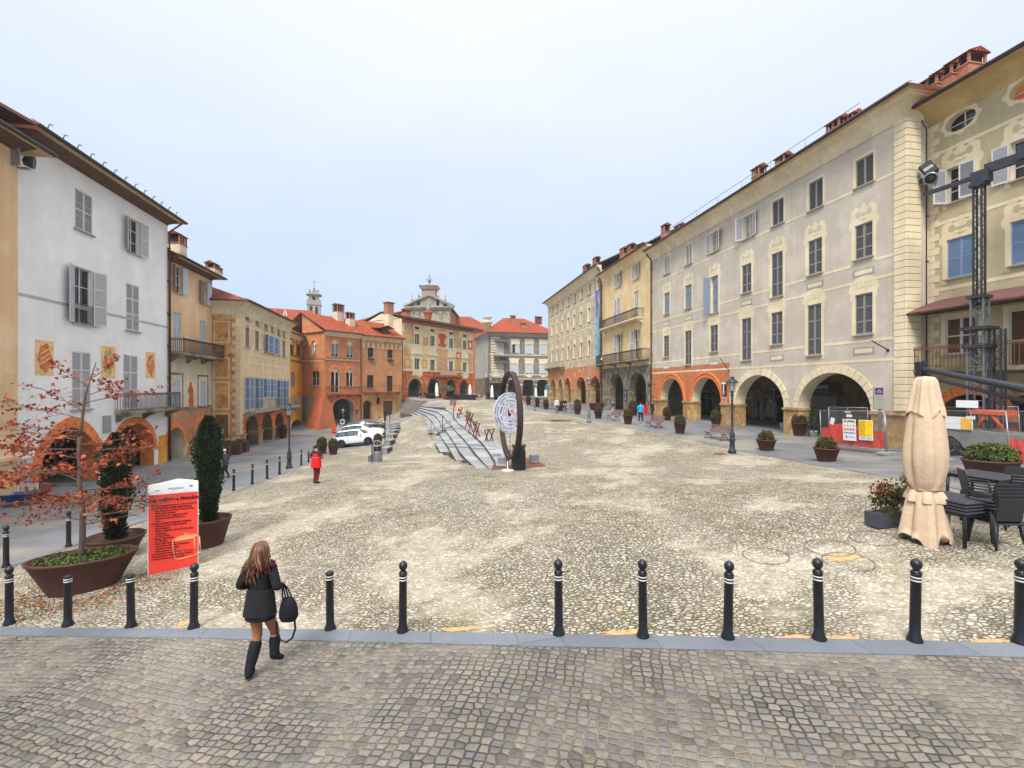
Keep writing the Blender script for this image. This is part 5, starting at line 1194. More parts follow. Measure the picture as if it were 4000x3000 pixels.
# dormer
u=b.uv(1502,y=1.2)[0]; mb=MB(); vd=vE+.3; mb.box(u-.6,.7,vd,u+.5,2.8,vd+1.5,0); mb.add([(u-1.6,.1,vd+1.4),(u,.1,vd+1.9),(u+1.3,.1,vd+1.4),(u-1.6,3.6,vd+1.7),(u,3.6,vd+2.1),(u+1.3,3.6,vd+1.7)],[(0,1,4,3),(1,2,5,4)],1); obj('dormer',mb,[M['framebrown'],M['roof']],b.ro)

# ---- palace with the painted facade
PF0=W(1569,1500,77)[:2]; PF1=W(1848,1500,93)[:2]
b=B('painted_palace','old palace with faded frescoes, coats of arms and four pointed arches below',PF0,PF1,-2.3,12); b.o['category']='palace'
L=b.L; fx=lambda x:1560+x/4.147
fy=lambda y:1200+y/4.147
vE=b.uv(1700,1266)[1]; holes=[]
for x,t,bt in ((290,310,362),(537,352,402),(840,402,447),(1060,440,488)): win(fx(x),fy(t),fy(bt),12,w=1.15,fr=M['cream'],gl=M['glassdark'],bars=(0,0),sill=False,sur=sur_plain(M['cream'],.15))
for x,t,bt in ((290,432,600),(538,465,630),(840,508,665),(1060,540,690)): win(fx(x),fy(t),fy(bt),12,w=1.15,fr=M['frame'],gl=M['glass'],bars=(1,3),sill=False,sur=sur_plain(M['cream'],.28))
def sur_ped(cu,v0,v1,w):
    mb=MB(); a,bb_=cu-w/2,cu+w/2; t=.45; mb.poly([(a-t,v0-.05),(a,v0-.05),(a,v1),(bb_,v1),(bb_,v0-.05),(bb_+t,v0-.05),(bb_+t,v1+.75),(a-t,v1+.75)],-.03,0); mb.box(a-t-.3,-.2,v1+.75,bb_+t+.3,0,v1+.95)
    mb.poly([(a-t,v1+1.0),(bb_+t,v1+1.0),(bb_+t*.8,v1+1.6),(bb_+t*.6,v1+2.1),(bb_+t,v1+2.3),(a-t,v1+2.3),(a-t*.5,v1+1.9),(a-t*.9,v1+1.5)],-.025,0); return [('surround',mb,M['cream'])]
for x,t,bt in ((290,832,1005),(540,852,1030),(840,878,1040),(1060,895,1050)): win(fx(x),fy(t),fy(bt),12,w=1.2,fr=M['shlight'],gl=M['glass'],bars=(1,3),sill=False,sur=sur_ped)
vm=b.uv(1700,1452)[1]
hs=[]
for x0,x1,xc,c in ((145,362,262,1158),(460,650,550,1160),(760,915,838,1168),(980,1118,1052,1168)):
    h=b.arch(b.uv(fx((x0+x1)/2-2))[0],abs(b.uv(fx(x1))[0]-b.uv(fx(x0))[0])*.96,-1.2,b.uv(fx(xc),fy(1300))[1],b.uv(fx(xc),fy(c))[1],'pt'); hs.append(h)
b.wall('wall',0,L,vm,vE,holes,M['fresco']); b.wall('arcade_wall',0,L,-2,vm,hs,M['rustbrick'],reveal=M['taupe'])
for i,h in enumerate(hs): b.ring(h,.55 if i<2 else .2,M['sandst'] if i<2 else M['rustbrick'],.05)
b.room(0,L,-2,hs[0]['vc']+.5,M['taupe'],d=5); b.piers_back(0,L,-2,hs[0]['vc']+.5,hs,M['taupe'])
M['fr_red']=blotch('red_fresco',C((196,96,70)),C((176,76,54)),2); M['fr_ochre']=blotch('ochre_fresco',C((214,172,104)),C((196,146,84)),2.5); M['fr_pink']=blotch('pink_fresco',C((206,170,144)),C((190,150,124)),1.5); M['fr_grey']=blotch('grey_fresco',C((186,172,146)),C((162,144,118)),2)
for x0,x1,y0_,y1_,mm in ((620,765,425,650,'fr_red'),(610,785,680,1010,'fr_pink'),(890,1000,495,660,'fr_grey'),(75,180,625,795,'fr_pink'),(75,185,820,980,'fr_ochre'),(362,450,850,990,'fr_ochre'),(920,998,730,845,'fr_red'),(890,1015,855,1030,'fr_pink'),(1110,1185,540,690,'fr_red'),(1110,1185,760,1050,'fr_pink'),(390,470,490,630,'fr_grey'),(75,240,250,590,'fr_grey'),(870,960,375,480,'fr_grey'),(590,790,345,405,'arms_bg')):
    u0,u1=b.uv(fx(x0))[0],b.uv(fx(x1))[0]; pm=fx((x0+x1)/2); v1,v0=b.uv(pm,fy(y0_))[1],b.uv(pm,fy(y1_))[1]; mb=MB()
    if mm=='fr_red' and x0==620:
        mb.poly(panel(b,'',u0,u1,v0,v1,None,r=.7),-.012,0,0); cm=(u0+u1)/2
        for s in (-1,1): mb.poly([(cm+s*.5*q[0]+s*.9,v0+1.1+q[1]*.55) for q in [(math.cos(a)*.6,math.sin(a)*.9) for a in [2*PI*j/12 for j in range(12)]]],-.015,-.0121,1); mb.poly([(cm+s*1.2,v1-.2),(cm+s*1.5,v1-.4),(cm+s*1.1,v1-1.4),(cm+s*.9,v1-1.2)],-.015,-.0121,1)
    else:
        mb.box(u0,-.01,v0,u1,0,v1,0); cm=(u0+u1)/2; cvv=(v0+v1)/2; r1=(u1-u0)*.3; r2=(v1-v0)*.33
        mb.poly([(cm+r1*math.cos(a)*(1+.15*math.cos(5*a)),cvv+r2*math.sin(a)*(1+.12*math.sin(4*a))) for a in [2*PI*j/24 for j in range(24)]],-.014,-.0101,1)
    b.add('fresco',mb,[M[mm],M['arms_bg'] if mm in('fr_ochre','fr_red') else M['fr_ochre']])
b.band('string_course',0,L,b.uv(fx(600),fy(645))[1],.16,M['cream'],.05); b.band('string_course',0,L,vm+.1,.28,M['cream'],.06)
for x in (295,1060): mb=MB(); cu=b.uv(fx(x))[0]; mb.poly([(cu-1.2,vm-.05),(cu-1.2,vm-.85),(cu-.8,vm-.85),(cu-.7,vm-1.1),(cu+.7,vm-1.1),(cu+.8,vm-.85),(cu+1.2,vm-.85),(cu+1.2,vm-.05)],-.03,0); b.add('painted_apron',mb,M['cream'])
b.balcony(b.uv(fx(470))[0],b.uv(fx(965))[0],b.uv(fx(700),fy(1110))[1],1.0,1.1,corb=5,im=M['rustiron'],sm=M['brickred'],step=.25,th=.2)
mb=MB(); q0,q1=b.uv(fx(600))[0],b.uv(fx(870))[0]; v=b.uv(fx(700),fy(1085))[1]; mb.box(q0,-1.03,v-.2,q1,-1.0,v+.55); b.add('balcony_banner',mb,lined('banner_cloth',C((206,170,140)),C((176,110,80)),3))
b.roof(vE+.3,1.1,1.35,M['roof'],oR=.5,oL=.1,depth=9,ridge=5.0); mb=MB(); n=int(L/.6)
for i in range(n): mb.box(i*L/n,-.75,vE-.1,i*L/n+.14,0,vE+.12)
b.add('rafter_tails',mb,M['eave']); b.band('eave_band',0,L,vE-.35,.5,M['brickred'],.03)
b.shell(-2,vE,M['cream2'],skip=('L',)); mb=MB(); mb.add([(0,9,-2),(0,0,-2),(0,0,vE),(0,5,vE+1.3),(0,9,vE)],[(0,1,2,3,4)]); b.add('side_wall',mb,M['cream2'])
mb=MB(); mb.box(-.03,2.4,vE-2.6,.03,3.8,vE-1.0); b.add('side_window',mb,M['glassdark'])
mb=MB(); z=vE; mb.box(-1.1,2.0,z-4.5,.0,3.0,z+.9,1); mb.box(-1.15,1.95,z+.9,.05,3.05,z+2.7,0); mb.box(-1.3,1.8,z+2.7,.2,3.2,z+2.85,2); b.add('chimney_stack',mb,[M['brickpink'],M['cream2'],M['roofdull']])
mb=MB(); mb.lathe([(.7,0),(.75,.8),(.6,1.0),(.0,1.3)],12,0,(0,0,0),Matrix.Translation((.9,4.2,z+1.9))); mb.box(.2,3.7,z+.6,1.6,4.7,z+2.0,0); b.add('round_chimney',mb,M['brickpink'])
b.chimney(b.uv(1575,y=3)[0]+1.2,3.5,1.6,1.5,1.1); 
u=b.uv(1672,y=4)[0]; mb=MB(); z=vE+.9; mb.lathe([(.55,0),(.62,.9),(.75,1.6),(.95,1.8),(.95,2.0),(.5,2.1)],14,0,(u,4,z)); mb.lathe([(.7,0),(.05,1.3)],4,1,(u,4,z+2.1)); obj('round_chimney',mb,[M['brickred'],M['gpale']],b.ro)

# ---- grey corner house at the end of the square
PG0=W(1911,1500,105)[:2]; PG1=W(2175,1500,109.2)[:2]
b=B('grey_house','dark grey house with cream window frames and a red hipped roof closing the square',PG0,PG1,-2.1,18); b.o['category']='house'
L=b.L; gx=lambda x:1400+x/2.074
gy=lambda y:1050+y/2.074
vE=b.uv(1911,1303)[1]; holes=[]
def sur_ear(cu,v0,v1,w):
    mb=MB(); a,bb_=cu-w/2,cu+w/2; t=.26; mb.poly([(a-t,v0-.3),(a,v0-.3),(a,v1),(bb_,v1),(bb_,v0-.3),(bb_+t,v0-.3),(bb_+t*.8,v1),(bb_+t*1.3,v1+.2),(bb_+t,v1+.7),(bb_+t*1.8,v1+1.0),(bb_+t*1.8,v1+1.25),(a-t*1.8,v1+1.25),(a-t*1.8,v1+1.0),(a-t,v1+.7),(a-t*1.3,v1+.2),(a-t*.8,v1)],-.04,0); return [('surround',mb,M['cream'])]
kk=dict(w=1.5,shm=M['shlight'],shb=M['shlight'],slat=.2,sh=(0,0),sur=sur_ear)
for x,t,bt,s_ in ((1272,612,682,1),(1384,612,687,0),(1498,615,692,0)): win(gx(x),gy(t),gy(bt),20,**dict(kk,sh=(140,0) if s_ else (0,0)))
for x,t,bt in ((1262,768,845),(1384,768,845),(1498,772,848)): win(gx(x),gy(t),gy(bt),20,**kk)
for x,t,bt in ((1143,608,705),(1143,772,878)): win(gx(x),gy(t),gy(bt),20,**dict(kk,sur=sur_plain(M['cream'],.2),sill=False))
vm=b.uv(1990,1475)[1]; hs=[]
for x0,x1,c in ((1212,1302,893),(1332,1424,893),(1447,1535,893)):
    hs.append(b.arch(b.uv(gx((x0+x1)/2))[0],abs(b.uv(gx(x1))[0]-b.uv(gx(x0))[0]),-1.0,b.uv(gx(1380),gy(935))[1],b.uv(gx(1380),gy(c))[1],'rd'))
hs.append(b.rect(b.uv(1946)[0],-1,b.uv(1946,1497)[1],3.8,.6))
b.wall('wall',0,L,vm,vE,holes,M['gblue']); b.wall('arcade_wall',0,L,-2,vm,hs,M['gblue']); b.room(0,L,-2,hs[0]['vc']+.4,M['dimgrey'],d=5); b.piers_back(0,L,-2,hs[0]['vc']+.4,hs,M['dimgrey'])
for i in range(3):
    a=e(hs[i],1); c=e(hs[i+1],-1) if i<2 else L
    mb=MB(); mb.box(a-.05,-.1,hs[i]['vs']-.25,c+.05,.7,hs[i]['vs']); b.add('pier_capital',mb,M['cream'])
mb=MB(); a=e(hs[0],-1); mb.box(a-1.4,-.1,hs[0]['vs']-.25,a+.05,.7,hs[0]['vs']); b.add('pier_capital',mb,M['cream'])
for py in (905,870): b.band('painted_band',0,L,b.uv(1990,gy(py-12))[1],.18,M['cream'],.05)
b.band('painted_band',0,L,b.uv(1990,gy(697))[1],.2,M['cream'],.05)
for x in (1262,1384,1498): mb=MB(); cu,cv=b.uv(gx(x),gy(866)); mb.poly([(cu-1,cv),(cu,cv-.5),(cu+1,cv),(cu,cv+.5)],-.04,0); b.add('painted_diamond',mb,M['cream'])
mb=MB(); v=vm+.2; i=0
while v<vE-.6: mb.box(.4,-.05,v,2.1 if i%2 else 2.5,0,v+.42); v+=.62; i+=1
b.add('corner_quoins',mb,M['cream'])
b.balcony(b.uv(gx(1095))[0],b.uv(gx(1208))[0],b.uv(gx(1150),gy(708))[1],1.1,1.1,corb=2,im=M['irongrey'],sm=M['gblue'],step=.4); b.balcony(b.uv(gx(1078))[0],b.uv(gx(1208))[0],b.uv(gx(1150),gy(880))[1],1.1,1.1,corb=2,im=M['irongrey'],sm=M['gpale'],step=.4)
for py in (590,758): mb=MB(); u0,u1=b.uv(gx(1095))[0],b.uv(gx(1200))[0]; v=b.uv(gx(1150),gy(py))[1]; mb.add([(u0,0,v+.7),(u1,0,v+.7),(u1,-1.2,v),(u0,-1.2,v)],[(0,1,2,3)]); mb.box(u0,-1.2,v-.2,u1,-1.15,v); b.add('awning',mb,plain('dark_awning',C((82,80,84)),.8))
b.shell(2.4+vm-2.4,vE,M['gpale']); b.shell(-2,vm,M['taupe']); b.cornice(0,L,vE,[(.05,-.5),(.2,-.2),(.6,.1),(.65,.2),(0,.25)],M['gpale'],L=True)
b.roof(vE+.3,1.0,4.8,M['roof'],oL=.9,oR=.5,hipL=6.5,hipR=6,ridge=9); b.chimney(b.uv(2004,y=6)[0],6,2.2,1.3,1.0); b.chimney(b.uv(2045,y=2.5)[0],2.5,1.5,1.4,1.0); b.chimney(b.uv(2103,y=6)[0],6,2.2,1.8,1.0,mat=M['roofdull'])
mb=MB(); z=vE; mb.lathe([(.9,0),(.9,2.6),(1.3,2.8),(1.3,3.2),(.8,3.3),(.8,3.9),(1.3,4.1)],10,0,(.2,3.0,z)); b.add('round_chimney',mb,M['cream'])
for j,(yy,vv) in enumerate(((7,b.uv(1911,1352)[1]),(7,b.uv(1911,1435)[1]))):
    mb=MB(); mb.box(-.05,yy,vv-1.6,.0,yy+1.6,vv+1.6); b.add('side_window',mb,M['shgrey'])
b.pipe(-.12,-1,vE-.6,-.1,.6,M['gutter'])
# sign over the shop
sg=thing('shop_sign_board','cream shop sign board with dark letters over the doorway of the grey house','sign',(b.o.location[0],b.o.location[1],b.o.location[2]),b.o.rotation_euler[2])
u0,u1=b.uv(1921)[0],b.uv(1981)[0]; v0,v1=b.uv(1950,1495)[1],b.uv(1950,1487)[1]; cu=(u0+u1)/2
mb=MB(); mb.poly([(u0,v0),(u1,v0),(u1,v1),(u1-.6,v1+.1),(cu+1,v1+.7),(cu,v1+.85),(cu-1,v1+.7),(u0+.6,v1+.1),(u0,v1)],-.35,-.25); obj('board',mb,M['palefres'],sg)
text('lettering','BOTTEGUCCIO',.52,M['door'],sg,(cu,-.36,(v0+v1)/2),(R(90),0,0),bold=.015); text('lettering','BAR',.42,M['door'],sg,(cu,-.36,v1+.35),(R(90),0,0))
for i in range(len(hs)-1): b.door(hs[i]['cu'],-.2,2.8,2.0,5.5)
# white heart painted on the pale side wall
b.add('painted_heart',MB().poly([(0,-.5),(.55,.15),(.5,.5),(.25,.55),(0,.3),(-.25,.55),(-.5,.5),(-.55,.15)],-.01,0,0,Matrix.Translation((-.02,3.6,b.uv(1911,1469)[1]))@Matrix.Rotation(-PI/2,4,'Z')),M['white_s'])

# ================================================================ church, bell tower and roofs beyond
ch=thing('church','grey baroque church front with pediment, pinnacles and a brick lantern above the roofs','church',(-23.3,130,-2),0)
def cz(y): return -(y-HY)/FP*130+2
hw=5.9; mb=MB(); zc=cz(1195)
mb.box(-hw,0,0,hw,.5,zc-1.2,0); 
for x in (-hw+.2,-hw+2.0,hw-3.4,hw-1.2): mb.box(x,-.25,0,x+1.0,0,zc-2.2,0); mb.box(x-.1,-.35,zc-2.2,x+1.1,0,zc-1.6,0)
obj('facade',mb,M['churchgrey'],ch)
mb=MB(); mb.box(-hw-.2,-.5,zc-1.2,hw+.2,.5,zc-.9); mb.box(-hw-.6,-.8,zc-.9,hw+.6,.5,zc-.6); mb.box(-hw-1,-1.1,zc-.6,hw+1,.5,zc-.3); obj('entablature',mb,M['churchgrey'],ch)
za=cz(1150); mb=MB(); mb.poly([(-hw-.6,zc-.3),(hw+.6,zc-.3),(0,za-.5)],-.3,.5); 
for s in (-1,1): mb.poly([(s*(hw+1.2),zc-.3),(s*(hw+1.2),zc+.15),(0,za+.1),(0,za-.45)][::s],-1.0,.6)
mb.poly([(.9*math.cos(2*PI*i/12),zc+1.1+.9*math.sin(2*PI*i/12)*(1.1)) for i in range(12)],-.45,-.3); obj('pediment',mb,M['churchgrey'],ch)
mb=MB(); mb.box(-hw,.5,0,hw,20,zc-1.0,0); obj('nave_wall',mb,M['brickred'],ch)
mb=MB(); mb.add([(-hw-.8,.4,zc-.7),(hw+.8,.4,zc-.7),(hw+.8,20.5,zc-.7),(-hw-.8,20.5,zc-.7),(0,.4,za-.3),(0,20.5,za-.3)],[(0,4,5,3),(1,2,5,4),(0,1,4),(2,3,5)]); obj('roof',mb,M['roofdull'],ch)
for px,dz in ((1609,1165),(1636,1151),(1711,1152),(1739,1167)):
    x=(px-2000)/FP*130+23.3; z=cz(dz+12)-1.2; mb=MB(); mb.box(x-.4,-.3,z-1.0,x+.4,.5,z+.6); mb.lathe([(.15,0),(.12,.8),(.42,1.1),(.3,1.4),(.22,1.6),(.06,3.2)],8,0,(x,.1,z+.5)); obj('pinnacle',mb,M['gpale'],ch)
x=(1676-2000)/FP*138+23.3; z0=cz(1158); f=138/130
mb=MB(); mb.box(x-2.0,7,za-3,x+2.0,10.5,za+.9+2.2,0); mb.add([(x-2.3,6.6,za+3.0),(x+2.3,6.6,za+3.0),(x+2.3,11,za+3.0),(x-2.3,11,za+3.0),(x-2.8,6.2,za+3.9),(x+2.8,6.2,za+3.9),(x+2.8,11.4,za+3.9),(x-2.8,11.4,za+3.9)],[(0,1,5,4),(1,2,6,5),(2,3,7,6),(3,0,4,7)],0); mb.add([(x-2.9,6.1,za+3.9),(x+2.9,6.1,za+3.9),(x+2.9,11.5,za+3.9),(x-2.9,11.5,za+3.9),(x,8.7,za+4.7)],[(0,1,4),(1,2,4),(2,3,4),(3,0,4)],1); mb.box(x-.6,6.95,za-1,x+.6,7.0,za+1.2,2); obj('lantern',mb,[plaster('lantern_stone',C((186,160,142)),C((166,142,124)),dirt=.3),plain('slate',C((116,110,108)),.8),M['door']],ch)
mb=MB(); zt=za+4.6; mb.tube([(x,8.7,zt),(x,8.7,zt+3.2)],.07,6); mb.lathe([(.05,0),(.4,.5),(.5,1.0),(.1,1.3)],8,0,(x,8.7,zt+.3)); mb.box(x-1.1,8.65,zt+1.45,x+1.1,8.75,zt+1.6); mb.box(x-.6,8.65,zt+2.0,x+.6,8.75,zt+2.1); mb.box(x-.5,8.65,zt+2.6,x+.5,8.75,zt+2.7); obj('cross',mb,M['irongrey'],ch)
ap=thing('church_apse','low red roofed chapel building between the church and the grey house','building',(W(1838,1500,140)[0],140,-2),0)
mb=MB(); mb.box(-6.5,0,0,6.5,10,19.2); obj('wall',mb,M['brickred'],ap); mb=MB(); mb.add([(-7.2,-.8,19.2),(7.2,-.8,19.2),(7.2,11,19.2),(-7.2,11,19.2),(-5.5,5,24),(-.5,5,24)],[(0,1,5,4),(1,2,5),(2,3,4,5),(3,0,4)]); obj('roof',mb,M['roof'],ap)
bt=thing('bell_tower','slim pale stone bell tower with two arched openings and a cross','bell tower',W(1227,1500,110)[:2]+(-6,),R(20))
def bz(y): return -(y-HY)/FP*110+6
mb=MB(); z1=bz(1190); mb.box(-1.45,-1.2,0,1.45,1.6,z1-0.2); obj('shaft',mb,M['gpale'],bt)
mb=MB(); mb.box(-1.75,-1.5,z1-.2-3.4-.4,1.75,1.9,z1-3.4-.2); 
for s in (-1,1): 
    h=dict(w=.62); 
mb.box(-1.6,-1.35,z1-.2,1.6,1.75,z1+.1); obj('cornice',mb,M['gpale'],bt)
for s in (-.6,.6): mb=MB(); mb.poly([(s-.3,z1-2.6)]+[(s+x,z) for x,z in arch_pts(.6,z1-.9,z1-.55,'rd')]+[(s+.3,z1-2.6)],-1.24,-1.18); obj('bell_opening',mb,M['door'],bt)
mb=MB(); mb.poly([(-1.6,z1+.1),(1.6,z1+.1),(1.5,z1+.9),(1.1,z1+1.3),(1.05,z1+2.2),(-1.05,z1+2.2),(-1.1,z1+1.3),(-1.5,z1+.9)],-1.1,1.4); mb.poly([(-1.7,z1+2.2),(1.7,z1+2.2),(.9,z1+2.6),(0,z1+3.0),(-.9,z1+2.6)],-1.6,1.8); obj('crown',mb,M['gpale'],bt)
mb=MB(); mb.poly([(.35*math.cos(2*PI*i/12),z1+1.35+.5*math.sin(2*PI*i/12)) for i in range(12)],-1.16,-1.09); obj('round_opening',mb,M['door'],bt)
mb=MB(); mb.lathe([(.4,0),(.4,.6),(.15,.8),(.25,1.0),(.05,1.3)],8,0,(0,.2,z1+2.8)); mb.tube([(0,.2,z1+4),(0,.2,z1+6.2)],.05,6); mb.box(-.45,.17,z1+5.4,.45,.23,z1+5.5); 
for s in (-.9,.9): mb.lathe([(.12,0),(.14,.8),(.05,1)],6,0,(s,-1,z1+2.5))
obj('cross',mb,M['irongrey'],bt)
nv=thing('red_roofed_hall','big brick hall with a red tiled gable roof behind the peeling corner house','building',W(1120,1500,95)[:2]+(-6,),R(25))
mb=MB(); zz=-(1262-HY)/FP*95+6; zr=-(1196-HY)/FP*95+6; mb.box(-6,-2.5,0,4.8,12,zz-1); mb.add([(4.8,-2.5,zz-1),(4.8,12,zz-1),(4.8,4,zr-.2)],[(0,1,2)]); obj('wall',mb,M['brickold'],nv); mb=MB(); mb.add([(-9,-3.2,zz-1.2),(5.2,-3.2,zz-1.2),(5.2,4,zr),(-9,4,zr),(5.2,12.5,zz-1.2),(-9,12.5,zz-1.2)],[(0,1,2,3),(3,2,4,5)]); obj('roof',mb,M['roof'],nv)
nv=thing('low_brick_hall','lower red roofed building in front of the bell tower','building',W(1195,1500,88)[:2]+(-6,),R(35))
zz=-(1275-HY)/FP*88+6; mb=MB(); mb.box(-6,0,0,5,9,zz); obj('wall',mb,M['brickold'],nv); mb=MB(); mb.add([(-6.5,-.6,zz),(5.5,-.6,zz),(5.5,9.5,zz),(-6.5,9.5,zz),(-4,4.5,zz+2.1),(5.5,4.5,zz+2.1)],[(0,1,5,4),(2,3,4,5),(3,0,4),(1,2,5)]); obj('roof',mb,M['roof'],nv)
nv=thing('gabled_rear_house','plastered gabled house with a dark roof edge rising behind the brick roofs','building',W(1305,1500,84)[:2]+(-6,),R(40))
zz=-(1262-HY)/FP*84+6; mb=MB(); mb.box(-3.2,0,0,3.2,8,zz-1.3); mb.add([(-3.2,0,zz-1.3),(3.2,0,zz-1.3),(0,0,zz+.9)],[(0,1,2)]); obj('wall',mb,M['peach2'],nv); mb=MB()
mb.add([(-3.9,-.6,zz-1.7),(0,-.6,zz+1.0),(3.9,-.6,zz-1.7),(-3.9,9,zz-1.7),(0,9,zz+1.0),(3.9,9,zz-1.7)],[(0,1,4,3),(1,2,5,4)],0); mb.add([(-3.9,-.6,zz-1.9),(0,-.6,zz+.8),(3.9,-.6,zz-1.9),(3.9,-.6,zz-1.7),(0,-.6,zz+1.0),(-3.9,-.6,zz-1.7)],[(0,1,4,5),(1,2,3,4)],1); obj('roof',mb,[M['roofdull'],M['gutter']],nv)
nv=thing('rear_brick_house','brick gable house with a small white window behind the palace chimney','building',W(1528,1500,86)[:2]+(-4,),R(50))
zz=-(1205-HY)/FP*86+4; mb=MB(); mb.box(-4,0,0,3.2,8,zz-2.2); mb.add([(-4,0,zz-2.2),(3.2,0,zz-2.2),(3.2,0,zz)],[(0,1,2)]); obj('wall',mb,M['brickred'],nv); mb=MB(); mb.add([(-4.8,-.5,zz-2.7),(3.3,-.5,zz+.1),(3.3,9,zz+.1),(-4.8,9,zz-2.7)],[(0,1,2,3)]); mb.add([(-4.8,-.5,zz-2.95),(3.3,-.5,zz-.15),(3.3,-.5,zz+.1),(-4.8,-.5,zz-2.7)],[(0,1,2,3)],1); obj('roof',mb,[M['roofdull'],M['gutter']],nv); mb=MB(); mb.box(-.6,-.05,zz-2.1,.9,0,zz-1.0,0); mb.box(-.45,-.07,zz-1.95,.75,-.05,zz-1.15,1); obj('window',mb,[M['frame'],M['glass']],nv)
# ================================================================ granite steps
def P3(px,py,Z): return np.array([(px-2000)/FP*Z, Z, -(py-HY)/FP*Z])
def resamp(pts,n):
    P=np.array(pts); d=np.r_[0,np.cumsum(np.linalg.norm(np.diff(P[:,:2],axis=0),axis=1))]; t=np.linspace(0,d[-1],n)
    return np.stack([np.interp(t,d,P[:,k]) for k in range(3)],1)
E=[[(1938,1800,22.5),(1907,1763,27.4),(1831,1685,38),(1791,1656,44.4),(1775,1630,49),(1764,1606,55),(1741,1590,60),(1705,1588,63),(1642,1586,65)],
[(1923,1831,20.6),(1891,1797,23.7),(1849,1755,28.5),(1784,1683,38.5),(1761,1659,43.5),(1740,1630,50),(1722,1604,55),(1700,1596,58.5),(1680,1594,60),(1636,1592,63.5)],
[(1871,1836,20.9),(1795,1748,29.5),(1750,1685,38.5),(1734,1663,43),(1710,1624,51),(1694,1605,55),(1674,1600,57),(1630,1598,61.5)],
[(1781,1795,27.5),(1737,1728,35),(1714,1688,40),(1703,1665,43.5),(1686,1630,50),(1672,1612,53.5),(1660,1606,56),(1622,1604,60.5)],
[(1719,1765,31.7),(1694,1714,37),(1676,1667,44),(1664,1634,50),(1655,1617,54.0),(1614,1611,59.5)],
[(1672,1734,36),(1661,1694,40.5),(1649,1641,49),(1640,1627,53),(1606,1619,58.5)]]
zU=lambda Z: float(np.interp(Z,[20,27.4,38,44.4,49,55,60,65],[-3.72,-3.82,-3.69,-3.58,-3.4,-3.05,-2.85,-2.74]))
def edge_at(e_,Z):
    Zs=[q[2] for q in e_]; px=float(np.interp(Z,Zs,[q[0] for q in e_])); return (px-2000)/FP*Z
def prof_edge(i,j,zs):
    # edge j sampled for slab i, starting at depth zs: near run by depth, far run by length
    e_=E[j]; pts=[]
    for k in range(18):
        Z=zs+(49-zs)*k/17; pts.append((edge_at(e_,Z),Z,zU(Z)-j*float(np.interp(Z,[21,24,27.5,32,36,42],[.09,.15,.2,.19,.16,.13]))))
    far_=[(edge_at(e_,49),49)]+[tuple(P3(*q)[:2]) for q in e_ if q[2]>49.5]; fz=[(a[0],a[1],0) for a in far_]; R_=resamp(fz,12)
    z0=pts[-1][2]; z1=-2.76-.155*j
    for k in range(1,12): pts.append((R_[k][0],R_[k][1],z0+(z1-z0)*k/11))
    return np.array(pts)
ZS=[21.5,21.0,21.5,27.5,31.7,36.0]
Ep=[prof_edge(i,i,ZS[i]) for i in range(6)]
st=thing('granite_steps','long curved flight of pale granite steps running down the middle of the square','steps',(0,0,0))
out=Ep[0].copy()
for k in range(29):
    d=Ep[0][min(k+1,28)]-Ep[0][max(k-1,0)]; nrm=np.array([d[1],-d[0],0]); nrm/=np.linalg.norm(nrm); out[k]=Ep[0][k]+nrm*1.1*(1 if k<20 else .2); out[k][2]=max(Ep[0][k][2],G(out[k][0],out[k][1]))+.03
for i in range(6):
    for k in range(4):
        q_=Ep[i][k]; gg=G(q_[0],q_[1])+.0; w_=(1,.7,.4,.15)[k]*(i>0); Ep[i][k][2]=q_[2]*(1-w_)+min(q_[2],gg)*w_
    F_=Ep[i]; Bk=prof_edge(i,i-1,ZS[i]) if i else out; mb=MB(); v=[]
    for k in range(29):
        zt=F_[k][2]+.03; v+=[(F_[k][0],F_[k][1],zt-.55),(F_[k][0],F_[k][1],zt),(Bk[k][0],Bk[k][1],(zt if i else Bk[k][2]))]
    f1=[(3*k+1,3*k+4,3*k+5,3*k+2)[::-1] for k in range(28)]; f2=[(3*k,3*k+3,3*k+4,3*k+1)[::-1] for k in range(28)]
    mb.add(v,f1,0); mb.add(v,f2,1); e0=(Bk[0][0],Bk[0][1],F_[0][2]-.6); mb.add([v[0],v[1],v[2],e0],[(0,1,2,3)],1)
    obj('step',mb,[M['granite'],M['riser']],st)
    # cross steps
    for fr_ in ((.30,.37),(.62,.69)):
        if i in (0,): continue
        for q in fr_:
            k=int(q*18)+(i%3)-1; a=F_[k]; c=Bk[k]; d=(c-a); d[2]=0; L_=np.linalg.norm(d); mb=MB(); ang=math.atan2(d[1],d[0])
            mb.box(0,-.18,0,L_,.18,.09,0,Matrix.Translation((a[0],a[1],a[2]+.03))@Matrix.Rotation(ang,4,'Z')); obj('cross_step',mb,[M['granite']],st)
# upper steps running to the left
Ls=[(1642,1586,65),(1648,1581,67),(1655,1576,70),(1661,1571,73),(1668,1567,76)]; Rs=[(1741,1590,60),(1738,1584,63),(1733,1578,66.5),(1726,1573,70),(1717,1569,74)]
for i in range(4):
    a0,b0,a1_,b1_=P3(*Ls[i+1]),P3(*Rs[i+1]),P3(*Ls[i]),P3(*Rs[i]); mb=MB(); z=a0[2]; z2=b0[2]
    mb.add([tuple(a1_[:2])+(z-.5,),tuple(b1_[:2])+(z2-.5,),tuple(b1_[:2])+(z2-.14,),tuple(a1_[:2])+(z-.14,),tuple(a0[:2])+(z-.13,),tuple(b0[:2])+(z2-.13,)],[(0,1,2,3)],1); mb.add([tuple(b1_[:2])+(z2-.14,),tuple(a1_[:2])+(z-.14,),tuple(a0[:2])+(z-.13,),tuple(b0[:2])+(z2-.13,)],[(1,0,3,2)],0); obj('step',mb,[M['granite'],M['riser']],st)
